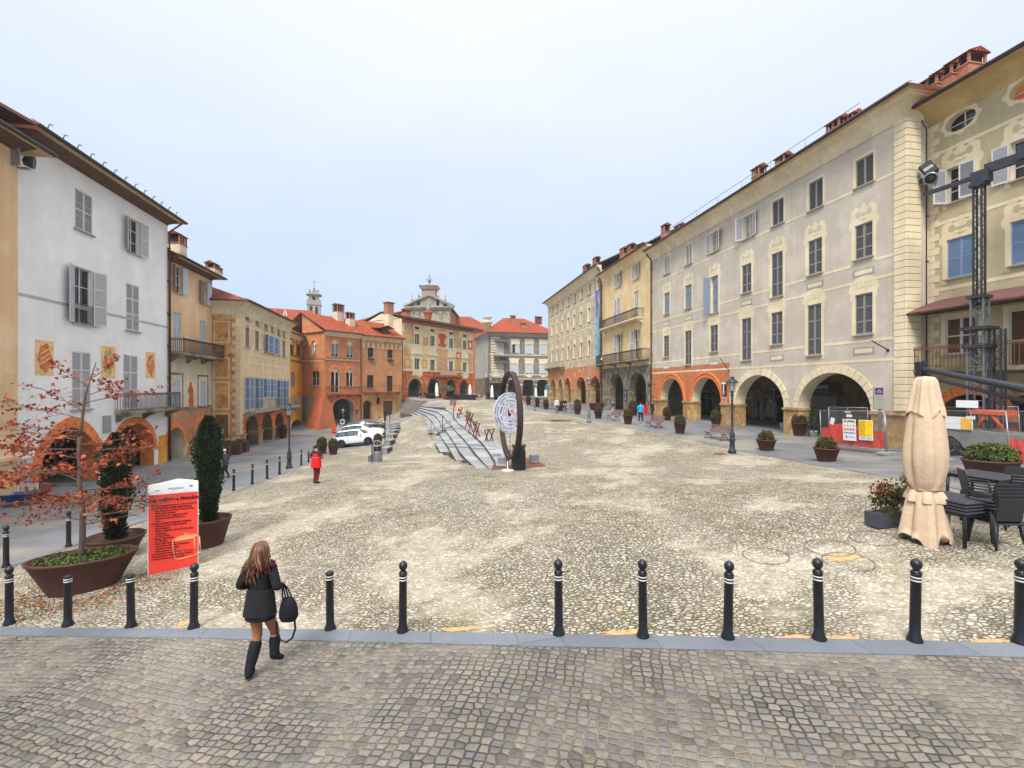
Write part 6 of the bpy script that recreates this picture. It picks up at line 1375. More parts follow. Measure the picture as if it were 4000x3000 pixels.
# sink the ground under the flight
poly_=np.array([p[:2] for p in Ep[0]]+[p[:2] for p in Ep[5][::-1]])
gr_=bpy.data.objects['cobbled_square'].data; co_=np.empty(len(gr_.vertices)*3); gr_.vertices.foreach_get('co',co_); co_=co_.reshape(-1,3)
ins=np.zeros(len(co_),bool); md=np.full(len(co_),9e9)
for i in range(len(poly_)):
    a=poly_[i]; c=poly_[(i+1)%len(poly_)]; cc=(a[1]>co_[:,1])!=(c[1]>co_[:,1]); xi=(c[0]-a[0])*(co_[:,1]-a[1])/((c[1]-a[1]) or 1e-9)+a[0]; ins^=(cc&(co_[:,0]<xi))
for p in Ep[5]: md=np.minimum(md,np.hypot(co_[:,0]-p[0],co_[:,1]-p[1]))
sel=ins&(md>.9); co_[sel,2]-=.8; gr_.vertices.foreach_set('co',co_.ravel()); gr_.update()
# granite blocks and slim poles on the steps
for n_,(px,py,Z,lb) in enumerate(((1681,1690,40.5,'small granite block on the lowest step'),(1705,1682,40.0,'small granite block on the second lowest step'),(1728,1670,41.0,'small granite block on the middle step'),(1751,1655,42.8,'small granite block on the second highest step'))):
    p=P3(px,py,Z); mb=MB(); mb.bbox((0,0,.15),(.42,1.0,.38),.02); o=obj('granite_block',mb,M['granite']); o.location=(p[0],p[1],p[2]+.02); o.rotation_euler=(0,0,R(12)); tag(o,lb,'stone block','stone blocks on the steps')
for n_,(px,py,Z,lb) in enumerate(((1684,1703,38.5,'pair of slim dark posts on the lowest steps'),(1729,1679,39.5,'pair of slim dark posts halfway up the steps'),(1773,1637,48,'pair of slim dark posts beside the woman in beige'))):
    p=P3(px,py,Z); pr=thing('handrail_posts',lb,'handrail',tuple(p),R(10),'post pairs on the steps')
    for s in (0,1): mb=MB(); mb.box(-.02,s*1.0-.02,-.2,.02,s*1.0+.02,1.15); obj('post',mb,M['lamp'],pr)
    mb=MB(); mb.box(-.015,0,1.12,.015,1.0,1.15); obj('rail',mb,M['lamp'],pr)
# dark sloping pavement left of the steps
q=[P3(*a) for a in ((1572,1562,77),(1668,1567,76),(1606,1621,58.5),(1564,1613,73))]; mb=MB(); mb.add([tuple(a+np.array([0,0,.05])) for a in q]+[tuple(a-np.array([0,0,1.5])) for a in q],[(3,2,1,0),(0,4,7,3),(2,3,7,6),(1,2,6,5)]); o=obj('sloping_pavement',mb,flag_mat('dark_ramp_slabs',C((118,114,108)),C((104,100,94)),1.0,.5,R(40),False)); o['kind']='structure'

# ================================================================ bollards
def make_bollard(ball=True):
    t=thing('bollard','x','bollard',group='black bollards edging the square')
    mb=MB(); mb.lathe([(.085,0),(.085,.035),(.068,.07),(.066,.09),(.058,.11),(.055,.84),(.06,.845),(.06,.86)],18); obj('post',mb,M['bollard'],t)
    mb=MB(); 
    if ball: mb.lathe([(.06,.86),(.05,.88),(.032,.895),(.04,.91),(.056,.935),(.062,.965),(.056,.995),(.036,1.018),(.02,1.025),(.018,1.035),(0,1.04)],18)
    else: mb.lathe([(.06,.86),(.05,.868),(0,.87)],18)
    obj('finial' if ball else 'cap',mb,M['bollard'],t)
    for z in (.76,.80): mb=MB(); mb.lathe([(.0575,z),(.0595,z+.002),(.0595,z+.016),(.0575,z+.018)],18,cap=False); obj('reflective_band',mb,M['band'],t)
    return t
bA=make_bollard(True); bN=make_bollard(False); used={0:False,1:False}
fr=[(36,2440,1,'leftmost of the front row, with a ball top'),(265,2445,0,'ballless second from left in the front row, before the bowl planter'),(512,2450,0,'ballless third from left in the front row'),(757,2455,1,'ball topped, in front of the red board'),(1290,2460,0,'ballless, just right of the walking woman'),(1573,2470,1,'second to the right of the walking woman'),(2183,2480,1,'just right of the wide gap in the front row'),(2512,2490,1,'second right of the wide gap in the front row'),(2843,2495,1,'leaning, fourth from the right in the front row'),(3200,2500,1,'third from the right in the front row'),(3573,2507,1,'second from the right in the front row, below the parasol'),(3985,2515,1,'rightmost of the front row')]
lf=[(24,2217,1,'leftmost along the road kerb, left of the bowl planter'),(268,2138,1,'behind the autumn tree trunk by the road'),(453,2068,1,'right of the near cypress, half hidden'),(832,1946,1,'beside the cypress behind the red board'),(913,1919,1,'on the road kerb, nearest to the old man'),(985,1893,1,'second along the road kerb past the old man'),(1044,1871.5,1,'third along the road kerb past the old man'),(1092,1853.5,1,'just left of the near road lamp post'),(1177,1818.5,1,'just right of the near road lamp post'),(1205,1806,0,'ballless, left of the person in red'),(1226,1796,1,'farthest on the road kerb, next to the round planter')]
rnd=random.Random(3)
for i,(px,py,ball,lb) in enumerate(fr+lf):
    p=hit(px,py); src=bA if ball else bN; label='black bollard '+lb
    if not used[ball]: o=src; used[ball]=True; o.location=p; o['label']=label
    else: o=dup(src,p,rnd.uniform(0,3),label)
    o.rotation_euler=((R(.8)*rnd.uniform(-1,1)),R(4 if px==2843 else 1.2*rnd.uniform(-1,1))*(-1 if px==2843 else 1),rnd.uniform(0,3))
    o['group']='front row of black bollards' if i<len(fr) else 'black bollards along the road kerb'

# ================================================================ leaves helper
def leaf_quads(mb,pts,size,m=0,flat=0,rnd=random):
    for p in pts:
        a=Vector((rnd.gauss(0,1),rnd.gauss(0,1),rnd.gauss(0,1)*(1-flat))).normalized(); b_=a.cross(Vector((rnd.gauss(0,1),rnd.gauss(0,1),rnd.gauss(0,1)))).normalized(); s=size*rnd.uniform(.6,1.3); q=Vector(p)
        mb.add([tuple(q-a*s),tuple(q+b_*s*.55),tuple(q+a*s),tuple(q-b_*s*.55)],[(0,1,2,3)],m)
def ball_pts(n,c,r,rnd,inner=.72,bot=-.5):
    out=[]
    while len(out)<n:
        v=Vector((rnd.gauss(0,1),rnd.gauss(0,1),rnd.gauss(0,1))).normalized()
        if v.z<bot: continue
        k=rnd.uniform(inner,1.0)+.07*math.sin(v.x*7+v.y*5)+.06*math.sin(v.z*9+v.y*4)
        out.append((c[0]+v.x*r[0]*k,c[1]+v.y*r[1]*k,c[2]+v.z*r[2]*k))
    return out
def make_planter(kind):
    rnd=random.Random({'tall':1,'low':2,'wide':3}[kind])
    t=thing('potted_shrub','x','potted shrub',group='clipped shrubs in brown pots')
    if kind=='tall': prof=[(.26,0),(.27,.02),(.40,.72),(.42,.72),(.42,.76),(.38,.76),(.37,.68),(0,.68)]; top=.72; r=(.38,.38,.40)
    elif kind=='low': prof=[(.32,0),(.33,.02),(.50,.58),(.53,.58),(.53,.63),(.48,.63),(.47,.55),(0,.55)]; top=.6; r=(.42,.42,.36)
    else: prof=[(.36,0),(.37,.02),(.52,.5),(.54,.5),(.54,.54),(.5,.54),(.49,.48),(0,.48)]; top=.5; r=(.52,.42,.30)
    mb=MB(); mb.lathe(prof,28,cap=True,sx=1.0 if kind!='wide' else 1.1,sy=1 if kind!='wide' else .8); obj('pot',mb,M['pot'],t)
    mb=MB(); leaf_quads(mb,ball_pts(1500,(0,0,top+r[2]*.45),r,rnd),.042,0,0,rnd); mb.ball((0,0,top+r[2]*.45),tuple(x*.74 for x in r),12,8,1)
    obj('foliage',mb,[M['leafbox'] if kind!='wide' else M['leafgreen'],M['soil']],t); return t
pt={k:make_planter(k) for k in ('tall','low','wide')}; usedp={}
pots=[(3228,1804,'low',1,'wide brown pot with bushy shrub in front of the safety fence'),(2993,1760,'low',.95,'round shrub in a reddish pot right of the near right lamp post'),(3122,1703,'tall',1.1,'shrub in a brown pot beside the dome topped bin at the arcade pillar'),(2656,1694,'tall',1,'shrub in a brown pot between two benches, left of the near right lamp'),(2797,1667,'tall',1,'shrub with a yellow tag by the brick arcade, behind the near bench'),(2606,1643,'tall',.95,'shrub in a brown pot at the first brick arch'),(3870,1884,'wide',1.2,'wide green shrub in an oval pot behind the cafe tables'),(2453,1657,'tall',1,'shrub in a pot with an orange label, left of the man in blue'),(2337,1635,'tall',1,'shrub in a pot right of the middle lamp post'),(2256,1619,'tall',1,'front shrub of the pair right of the elderly couple'),(2255,1604,'tall',1.1,'rear shrub of the pair right of the elderly couple'),(2473,1624,'tall',1.2,'tall shrub in a pot by the stone pillar, behind the man in blue'),(2188,1607,'tall',1,'shrub in a pot right behind the elderly couple'),(2133,1599,'tall',1,'shrub in a pot left of the elderly couple'),(2098,1590,'tall',1,'shrub in a pot just right of the far lamp post'),(2064,1583,'tall',1,'shrub in a pot just left of the far lamp post'),(1908,1560,'tall',1.15,'shrub in a pot left of the white parasol by the grey house'),(1936,1562,'tall',1.15,'shrub in a pot right of the white parasol by the grey house'),(2022,1567,'tall',1.1,'shrub in a pot seen right of the disc rim'),(1302,1775,'tall',1.0,'bushy shrub in a tapered pot left of the nearest white car'),(1258,1772,'tall',1.05,'shrub in a pot partly hidden by the person in red'),(1475,1747,'tall',.9,'shrub in a pot in front of the white car bonnet'),(1353,1676,'tall',.9,'round shrub behind the parked cars'),(1105,1712,'tall',1.1,'shrub in a pot at the last arch of the peeling house')]
for px,py,k,s,lb in pots:
    p=hit(px,py); 
    if k not in usedp: o=pt[k]; usedp[k]=1; o.location=p; o['label']=lb; o.scale=(s,)*3
    else: o=dup(pt[k],p,rnd.uniform(0,6),lb,scale=s)
for k in pt:
    if k not in usedp: bpy.data.objects.remove(pt[k])

# ================================================================ benches on the right
def make_bench():
    t=thing('park_bench','x','bench',group='slatted benches along the walkway'); L=1.85
    mb=MB(); 
    for i in range(6): y=-.02-.075*i; z=.44+.006*abs(i-3); mb.bbox((0,y-.2+.42,z),(L,.055,.03),.01)
    obj('seat',mb,M['wood'],t); mb=MB()
    for i in range(6): mb.bbox((0,.26+.032*i,.5+.075*i),(L,.03,.055),.01,0)
    obj('backrest',mb,M['wood'],t)
    for s in (-1,1):
        mb=MB(); x=s*.72
        mb.tube([(x,-.3,0),(x,-.24,.1),(x,-.16,.3),(x,-.02,.38),(x,.1,.3),(x,.26,.1),(x,.34,0)],.022,6); mb.tube([(x,-.26,.41),(x,.2,.4),(x,.24,.45),(x,.44,.95)],.02,6); mb.tube([(x,-.02,.36),(x,.05,.42)],.02,6); mb.tube([(x-.0,-.12,.3),(x,.0,.2),(x,.1,.3)],.015,6)
        obj('iron_leg',mb,M['benchiron'],t)
    return t
bench=make_bench(); wd=math.atan2(-.969,.247)
bl=[(2797,1718,'nearest slatted bench on the right, partly behind the lamp post'),(2553,1671,'second nearest slatted bench, behind the man in blue'),(2394,1643,'slatted bench between two potted shrubs right of the middle lamp'),(2226,1612,'slatted bench right of the man in dark clothes'),(2150,1598,'slatted bench left of the elderly couple'),(2110,1590,'slatted bench right of the far lamp post'),(2078,1585,'slatted bench just right of the far lamp foot'),(2044,1577,'farthest slatted bench at the end of the row')]
for i,(px,py,lb) in enumerate(bl):
    p=hit(px,py); o=bench if i==0 else dup(bench,p,0,lb); o.location=p; o['label']=lb; o.rotation_euler=(0,0,wd); 
    if i>1: pass

# ================================================================ lamp posts
def make_lamp(mat,H=4.0,nm='street_lamp'):
    t=thing(nm,'x','street lamp',group='lantern lamp posts around the square'); k=H/4.0
    mb=MB(); mb.lathe([(.2,0),(.2,.12),(.17,.2),(.13,.26),(.12,.62),(.155,.68),(.155,.74),(.11,.8),(.12,.86),(.13,.98),(.095,1.1),(.06,1.16),(.075,1.2),(.055,1.24),(.05,2.7),(.065,2.73),(.065,2.78),(.045,2.8),(.05,2.92),(.08,3.02),(.085,3.07),(.05,3.12)],18)
    obj('column',mb,mat,t)
    mb=MB(); n=6; a0=PI/6
    for i in range(n):
        a=a0+2*PI*i/n; c,s=math.cos(a),math.sin(a); mb.tube([(.05*c,.05*s,3.12),(.13*c,.13*s,3.22),(.14*c,.14*s,3.3),(.23*c,.23*s,3.68)],.011,5)
    mb.lathe([(.04,3.08),(.06,3.2),(.05,3.25)],10); obj('lantern_frame',mb,mat,t)
    mb=MB(); mb.lathe([(.125,3.3),(.21,3.68)],6,0,cap=False,smooth=False); obj('lantern_glass',mb,M['lampglass'],t)
    mb=MB(); mb.lathe([(.31,3.66),(.3,3.70),(.15,3.84),(.1,3.88),(.09,3.93),(.12,3.95),(.03,3.98),(0,4.02)],12); obj('lamp_shade',mb,mat,t)
    for c in t.children: c.scale=(k,k,k)
    return t
lampA=make_lamp(M['lamp']); lampB=make_lamp(M['lampgrey'])
lampA.location=hit(2860,1771); lampA['label']='dark lantern lamp post at right, beside the nearest slatted bench'
dup(lampA,hit(1130,1831),.3,'dark lantern lamp post on the left by the road bollards')
lampB.location=hit(2300,1650); lampB['label']='grey lantern lamp post in front of the balcony house, middle of three'
dup(lampB,hit(2088,1604),.2,'far grey lantern lamp post before the dark grey house')
q=P3(1340,1668,60); dup(lampB,tuple(q[:2])+(G(q[0],q[1]),),.2,'grey lantern lamp post in front of the big brick archway',scale=.85)
for px,py in ((2300,1650),(2860,1771)):
    p=hit(px-25,py+2); mb=MB(); mb.cbox((0,0,0),(.5,.4,.012)); o=obj('access_cover',mb,M['cortenred']); o.location=(p[0]-.3,p[1],p[2]+.012); tag(o,'rusty flat access cover beside the '+('middle grey' if px<2500 else 'near right')+' lamp foot','cover')

# ================================================================ ring sculpture with the town map disc
c=hit(1990,1800); rc=(W(1992,1800,20.9)[0],20.9); gzr=G(*rc); cz_=-(1622-HY)/FP*20.9; Rr=1.93
sc=thing('ring_sculpture','tall rusty steel ring holding a white round town map with a rooster','sculpture',(rc[0],rc[1],gzr),R(-77)); zc=cz_-gzr
mb=MB(); prof=[(-.07,-.09),(.07,-.09),(.07,.09),(-.07,.09)]; n=64; v=[];f=[]
for i in range(n):
    a=2*PI*i/n
    for (dr,dy) in prof: v.append(((Rr+dr)*math.cos(a),dy*1.3,zc+(Rr+dr)*math.sin(a)))
for i in range(n):
    for k in range(4): f.append((i*4+k,i*4+(k+1)%4,((i+1)%n)*4+(k+1)%4,((i+1)%n)*4+k))
mb.add(v,f,0); obj('ring',mb,plain('ring_steel',C((66,48,44)),.6,.3,var=.3,sc=5,bmp=.004),sc)
for s in (-1,1): mb=MB(); mb.poly([(s*.25,-.1),(s*.75,-.1),(s*.55,.55),(s*.35,.4)][::s],-.02,.02); mb.box(s*.5-.25,-.3,-.05,s*.5+.25,.3,.01); obj('foot_plate',mb,M['corten'],sc)
Rd=.93; dr_=R(77+40); dk=bpy.data.objects.new('map_disc',None); bpy.data.objects.remove(dk)
mb=MB(); n=56; mb.poly([(Rd*math.cos(2*PI*i/n),Rd*math.sin(2*PI*i/n)) for i in range(n)],-.02,.02); dk=obj('map_disc',mb,plain('white_disc',C((212,216,230)),.5,var=.04),sc); dk.location=(0,0,zc+.12); dk.rotation_euler=(0,0,dr_)
def arcpatch(r0,r1,a0,a1,m,mb,y=-.024):
    k=max(2,int(abs(a1-a0)/8)); A=[R(a0+(a1-a0)*i/k) for i in range(k+1)]
    mb.poly([(r1*math.cos(a),r1*math.sin(a)) for a in A]+[(r0*math.cos(a),r0*math.sin(a)) for a in A[::-1]],y,-.0201,m)
mb=MB(); rn=random.Random(11)
for (r0,r1) in ((.27,.31),(.36,.42),(.45,.47),(.5,.58),(.62,.66),(.69,.76),(.80,.82),(.84,.885)):
    a=rn.uniform(0,30)
    while a<360:
        da=rn.choice((3,5,8,12,20,34)) if r1-r0>.03 else rn.choice((10,25,50)); 
        if rn.random()<.62: arcpatch(r0+rn.uniform(0,.02),r1,a,a+da,rn.choice((0,0,0,1)) if r1-r0>.03 else 0,mb)
        a+=da+rn.choice((2,3,4,8))
for i in range(16): a=i*22.5+4; arcpatch(.66,.9,a,a+.7,0,mb)
for r0 in (.248,.905): 
    for q in range(36): arcpatch(r0,r0+.008,q*10,q*10+10,0,mb)
m1=plain('map_grey',C((142,148,170)),.6,var=.08); m2=plain('map_dark',C((92,98,128)),.6); obj('town_map',mb,[m1,m2],dk)
mb=MB(); sx_=.2/.5
mb.poly([(-.16,.12),(-.13,.17),(-.10,.15),(-.07,.13),(-.06,.05),(-.04,-.03),(.02,-.05),(.05,-.02),(.05,-.1),(-.01,-.17),(-.08,-.18),(-.13,-.12),(-.14,0)],-.03,-.0205,0)
mb.poly([(-.16,.12),(-.14,.18),(-.1,.18),(-.08,.12),(-.08,.04),(-.14,.05)],-.033,-.0301,1)
mb.poly([(.0,.03),(.03,.12),(.1,.17),(.17,.12),(.2,.03),(.19,-.06),(.15,-.13),(.13,-.04),(.1,.02),(.05,.0)],-.03,-.0205,2)
obj('rooster_emblem',mb,[plain('navy',C((34,40,66)),.6),plain('red_print',C((196,60,36)),.6),plain('orange_print',C((232,130,50)),.6)],dk)
mb=MB(); mb.tube([(0,0,zc-Rr),(0,0,zc+Rr)],.012,6); obj('axis_rod',mb,M['iron'],sc)
mb=MB(); p=hit(1990,1846); pl=[hit(*q) for q in ((1918,1836),(2132,1822),(2080,1790),(1935,1800))]; mb.add([(a,b_,G(a,b_)+.02) for a,b_,_ in pl]+[(a,b_,G(a,b_)-.1) for a,b_,_ in pl],[(0,1,2,3),(0,4,5,1),(0,3,7,4)]); o=obj('steel_base_plate',mb,M['cortenred']); tag(o,'flat rusty steel plate on the cobbles under the ring sculpture','steel plate')
for i,(px,py,lb) in enumerate(((1962,1823,'front granite cube left of the black bin'),(1941,1805,'granite cube just behind the front one, by the step end'),(1922,1783,'granite cube beside the steps, nearest to the rusty frames'),(1922,1768,'rearmost granite cube at the top of the step end'),(2086,1812,'lone granite cube right of the black bin'),(2004,1785,'granite cube standing inside the ring behind the black bin'))):
    p=hit(px,py); mb=MB(); mb.bbox((0,0,.27),(.40,.40,.40),.012); mb.box(-.17,-.17,-.05,.17,.17,.08,1); o=obj('granite_cube',mb,[M['granite'],M['granitedk']]); o.location=p; o.rotation_euler=(0,0,R(8+i*3)); tag(o,lb,'granite cube','granite cube seats around the ring')
# black litter bin with ashtray top
p=hit(2027,1836); bn_=thing('litter_bin','dark grey litter bin with a yellow ash tray lid, in front of the ring','bin',p)
mb=MB(); mb.lathe([(.27,0),(.28,.03),(.285,.84),(.30,.85)],24); 
for i in range(24): a=2*PI*i/24; mb.box(-.012,-.012,.03,.012,.012,.83,0,Matrix.Translation((.285*math.cos(a),.285*math.sin(a),0)))
obj('body',mb,M['darkplastic'],bn_); mb=MB(); mb.lathe([(.29,.85),(.27,.9),(.27,1.0),(.33,1.08),(.33,1.12),(.0,1.13)],24); obj('lid',mb,plain('bin_lid',C((62,62,64)),.5),bn_)
mb=MB(); mb.cbox((.0,-.27,.97),(.26,.06,.12)); obj('opening',mb,M['black_s'],bn_); mb=MB(); mb.bbox((-.1,-.05,1.16),(.2,.16,.06),.01); obj('ash_tray',mb,plain('yellow_tray',C((238,184,50)),.5),bn_)
mb=MB(); p=hit(1983,1840); mb.lathe([(.28,0),(.27,.05),(.08,.08),(.03,.1),(.025,.42),(0,.43)],20); o=obj('parasol_base',mb,plain('pale_concrete',C((202,196,180)),.8)); o.location=p; tag(o,'empty round concrete parasol base left of the black bin','parasol base')
# caged bin on the left
p=hit(1474,1808); cb=thing('caged_bin','grey bin in a domed metal cage beside a thin black post','bin',p,.3); mb=MB(); mb.lathe([(.4,0),(.4,.05),(.34,.06)],20); obj('base',mb,M['granite'],cb)
mb=MB(); mb.lathe([(.24,.05),(.27,.1),(.27,.72),(.26,.74)],20); obj('body',mb,M['metal'],cb); mb=MB(); mb.lathe([(.25,.74),(.25,.98),(.2,1.0)],20); obj('bag',mb,M['black_s'],cb)
mb=MB()
for i in range(8): a=2*PI*i/8; mb.tube([(.3*math.cos(a),.3*math.sin(a),z_) if z_<1.05 else (.3*math.cos(a)*(1-((z_-1.05)/.35)**2)**.5 if z_<1.4 else 0,.3*math.sin(a)*(1-((z_-1.05)/.35)**2)**.5 if z_<1.4 else 0,z_) for z_ in (.05,.5,1.05,1.2,1.3,1.37,1.4)],.014,5)
for z_ in (.08,1.05): mb.lathe([(.295,z_),(.315,z_),(.315,z_+.03),(.295,z_+.03)],20)
obj('cage',mb,M['metal'],cb)
p=hit(1453,1810); mb=MB(); mb.lathe([(.09,0),(.08,.05),(.035,.1),(.03,1.15),(.05,1.17),(.04,1.24),(0,1.26)],12); o=obj('thin_post',mb,M['bollard']); o.location=p; tag(o,'thin black post just left of the caged bin','post')
p=hit(1456,1803); mb=MB(); mb.bbox((0,.3,.2),(.5,1.0,.4),.02); o=obj('granite_block',mb,M['granitedk']); o.location=p; tag(o,'dark granite block behind the caged bin','stone block')
# dome topped bin at the arcade, second bins
def domebin(px,py,lb,s=1):
    p=hit(px,py); t=thing('dome_bin',lb,'bin',p); mb=MB(); mb.lathe([(.36,0),(.36,.04),(.27,.06),(.27,.7),(.29,.72)],20); obj('body',mb,M['metal'],t); mb=MB(); mb.lathe([(.27,.72),(.27,.86),(.29,1.02),(.27,1.12),(.18,1.22),(.04,1.27),(.03,1.32),(0,1.33)],20); obj('lid',mb,M['irongrey'],t); mb=MB(); mb.cbox((-.12,-.26,.92),(.2,.08,.14)); obj('opening',mb,M['black_s'],t); t.scale=(s,)*3
domebin(3078,1692,'dome topped metal bin at the pillar between the two cream arches'); domebin(2395,1610,'dome topped metal bin under the grey stone arcade')
mb=MB(); mb.bbox((0,0,.5),(.55,.5,1.0),.04); mb.bbox((0,0,1.02),(.6,.55,.1),.03); o=obj('red_bin',mb,plain('red_plastic',C((204,30,34)),.4)); o.location=hit(2519,1620); tag(o,'red rubbish container between the man in blue and the dark dressed person','bin')
mb=MB(); mb.bbox((0,0,.42),(.5,.5,.84),.04); mb.bbox((0,-.02,.88),(.55,.56,.08),.03); o=obj('dark_bin',mb,M['darkplastic']); o.location=hit(2561,1623); tag(o,'dark plastic bin beside the first sandstone pillar','bin')

# ================================================================ rusty crossed frames
def make_x():
    t=thing('crossed_frame','x','steel frame',group='rusty crossed steel frames beside the steps')
    for s in (-1,1): mb=MB(); mb.box(-.035,-.045*s-.03,-.05,.035,-.045*s+.03,1.14,0,Matrix.Translation((s*.2,0,0))@Matrix.Rotation(R(-20)*s,4,'Y')); obj('bar',mb,M['cortenred'],t)
    mb=MB(); mb.box(-.22,-.03,1.05,.22,.03,1.1); obj('top_bar',mb,M['cortenred'],t); return t
xf=make_x(); xs_=[(1921,1738,'nearest to the granite cubes'),(1901,1741,'second nearest to the granite cubes'),(1866,1712,'right one of the middle pair'),(1856,1703,'left one of the middle pair'),(1838,1687,'right front of the far cluster'),(1826,1672,'left front of the far cluster'),(1843,1664,'right rear of the far cluster'),(1833,1655,'middle rear of the far cluster'),(1825,1648,'left rear of the far cluster'),(1779,1592,'behind the woman in beige, right'),(1774,1590,'behind the woman in beige, left'),(1766,1586,'farthest, right of the pair'),(1761,1583,'farthest, left of the pair'),(1801,1629,'right beside the woman in beige')]
for i,(px,py,lb) in enumerate(xs_):
    p=hit(px,py); l='rusty crossed steel frame '+lb; o=xf if i==0 else dup(xf,p,0,l); o.location=p; o['label']=l; o.rotation_euler=(0,0,R(28+(i*37)%30))

# ================================================================ stone benches by the cars
def make_sb():
    t=thing('stone_bench','x','stone bench',group='grey stone benches by the parked cars'); mb=MB(); mb.bbox((0,0,.42),(1.3,.5,.1),.012); obj('seat',mb,M['granite'],t)
    for s in (-1,1): mb=MB(); mb.bbox((s*.55,0,.18),(.14,.42,.38),.01); obj('leg',mb,M['granite'],t)
    return t
sb=make_sb(); s_=[(1513,1768,36.6,'nearest'),(1525,1738,40.2,'second'),(1534,1715,43.8,'third'),(1541,1698,47.2,'fourth'),(1544,1686,50.6,'fifth'),(1543,1678,53.8,'sixth'),(1539,1670,57,'farthest')]
for i,(px,py,Z,lb) in enumerate(s_):
    p=hit(px,py,Z-8,Z+8); l='%s grey stone bench of the curved row beside the cars'%lb; o=sb if i==0 else dup(sb,p,0,l); o.location=p; o['label']=l; o.rotation_euler=(0,0,R(84-i*3))

# ================================================================ cars
def make_car(nm,label,L,Wd,H,st,body,roofm,loc,rz,pill):
    """st: stations (x, hood or roof height, belt height, half width factor, roof half width factor, greenhouse flag)"""
    t=thing(nm,label,'car',loc,rz,'cars parked by the stone benches'); w=Wd/2; rings=[]
    for (x,zt,zb,kw,kr,g) in st:
        W_=w*kw; h=[(0,.2),(W_*.9,.2),(W_*.98,.3),(W_,.5),(W_*.99,zb-.12),(W_*.95,zb),(W_*kr,zt-.06),(W_*kr*.85,zt-.01),(0,zt+.02)]
        ring=[(x,-y,z) for y,z in h]+[(x,y,z) for y,z in h[1:-1][::-1]]; rings.append(ring)
    n=len(rings[0]); mb=MB(); v=[p for r in rings for p in r]; f=[];mm=[]
    win=MB()
    for k in range(len(rings)-1):
        g0,g1=st[k][5],st[k+1][5]
        for i in range(n):
            j=(i+1)%n; q=(k*n+i,k*n+j,(k+1)*n+j,(k+1)*n+i); m=0
            if i in (6,7,8,9) and g0 and g1: m=1
            if i in (5,10) and g0 and g1: m=2
            mb.add(v if not mb.V else [],[],0)
            mb.F.append(q[::-1]); mb.M.append(m); mb.S.append(True)
            if i in (5,10) and g0 and g1:
                A=[Vector(v[a]) for a in q]; lerp=lambda a,b_,s_: a+(b_-a)*s_; lo,hi=(.1,.86)
                a0=lerp(A[0],A[1],lo if i==5 else 1-hi); a1=lerp(A[0],A[1],hi if i==5 else 1-lo); b0=lerp(A[3],A[2],lo if i==5 else 1-hi); b1=lerp(A[3],A[2],hi if i==5 else 1-lo)
                q0=lerp(a0,b0,.06);q1=lerp(a1,b1,.06);q2=lerp(a1,b1,.94);q3=lerp(a0,b0,.94); off=Vector((0,-.012 if i==5 else .012,.004)); win.add([tuple(p+off) for p in (q0,q1,q2,q3)],[(0,3,2,1)])
            if (g0!=g1) and i in (7,8):
                A=[Vector(v[a]) for a in q]; c_=sum(A,Vector())/4; up=Vector((0,0,.015)); win.add([tuple(c_+(p-c_)*.93+up+Vector(((.012 if g0 else -.012),0,0))) for p in A],[(0,3,2,1)])
    mb.add([],[]); 
    mb.F.append(tuple(range(n))[::1]); mb.M.append(0); mb.S.append(False); mb.F.append(tuple((len(rings)-1)*n+i for i in range(n))[::-1]); mb.M.append(0); mb.S.append(False)
    obj('body',mb,[body,roofm,pill],t); obj('windows',win,M['carglass'],t)
    xr,xf_=-L/2+.72,L/2-.78
    for x in (xr,xf_):
        for s in (-1,1):
            mb=MB(); mb.lathe([(.375,-.02),(.37,.012)],24,0,(0,0,0),Matrix.Translation((x,s*(w-.005),.36))@Matrix.Rotation(-s*PI/2,4,'X')); obj('wheel_arch',mb,M['carblack'],t)
            mb=MB(); mb.lathe([(.2,-.12),(.31,-.1),(.32,0),(.3,.03),(.22,.035),(.21,.02)],24,0,(0,0,0),Matrix.Translation((x,s*(w-.0),.32))@Matrix.Rotation(-s*PI/2,4,'X')); wh=obj('wheel',mb,M['carblack'],t)
            mb=MB(); mb.lathe([(.0,.03),(.05,.035),(.06,.025)],12,0,(0,0,0),Matrix.Translation((x,s*w,.32))@Matrix.Rotation(-s*PI/2,4,'X'))
            for q in range(5): mb.box(-.03,-.0,.0,.03,.2,.03,0,Matrix.Translation((x,s*w,.32))@Matrix.Rotation(-s*PI/2,4,'X')@Matrix.Rotation(2*PI*q/5,4,'Z'))
            mb.lathe([(.19,.015),(.215,.03),(.215,.02)],20,0,(0,0,0),Matrix.Translation((x,s*w,.32))@Matrix.Rotation(-s*PI/2,4,'X'),cap=False); obj('rim',mb,M['rim'],wh)
    for s in (-1,1):
        mb=MB(); mb.ball((L/2-.22,s*(w-.3),.72),(.14,.16,.1),12,8); obj('headlight',mb,M['lampglass'],t); mb=MB(); mb.bbox((-L/2+.06,s*(w-.16),.82),(.1,.16,.22),.02); obj('tail_light',mb,plain('tail_red',C((150,24,24)),.3) if s>0 and 'tl' not in M else M['tl'],t); M.setdefault('tl',t.children[-1].data.materials[0] if t.children[-1].data.materials else None)
        mb=MB(); mb.ball((.55,s*(w+.08),1.0),(.08,.1,.06),10,6); obj('mirror',mb,pill,t)
        for x in (-.55,.3): mb=MB(); mb.bbox((x,s*(w*.985),.86),(.17,.03,.03),.008); obj('door_handle',mb,pill,t)
        mb=MB(); mb.bbox((0,s*(w-.01),.26),(L-1.9,.03,.1),.01); obj('side_skirt',mb,M['carblack'],t)
    mb=MB(); mb.bbox((L/2-.02,0,.42),(.08,Wd*.62,.2),.03); obj('grille',mb,M['carblack'],t); return t
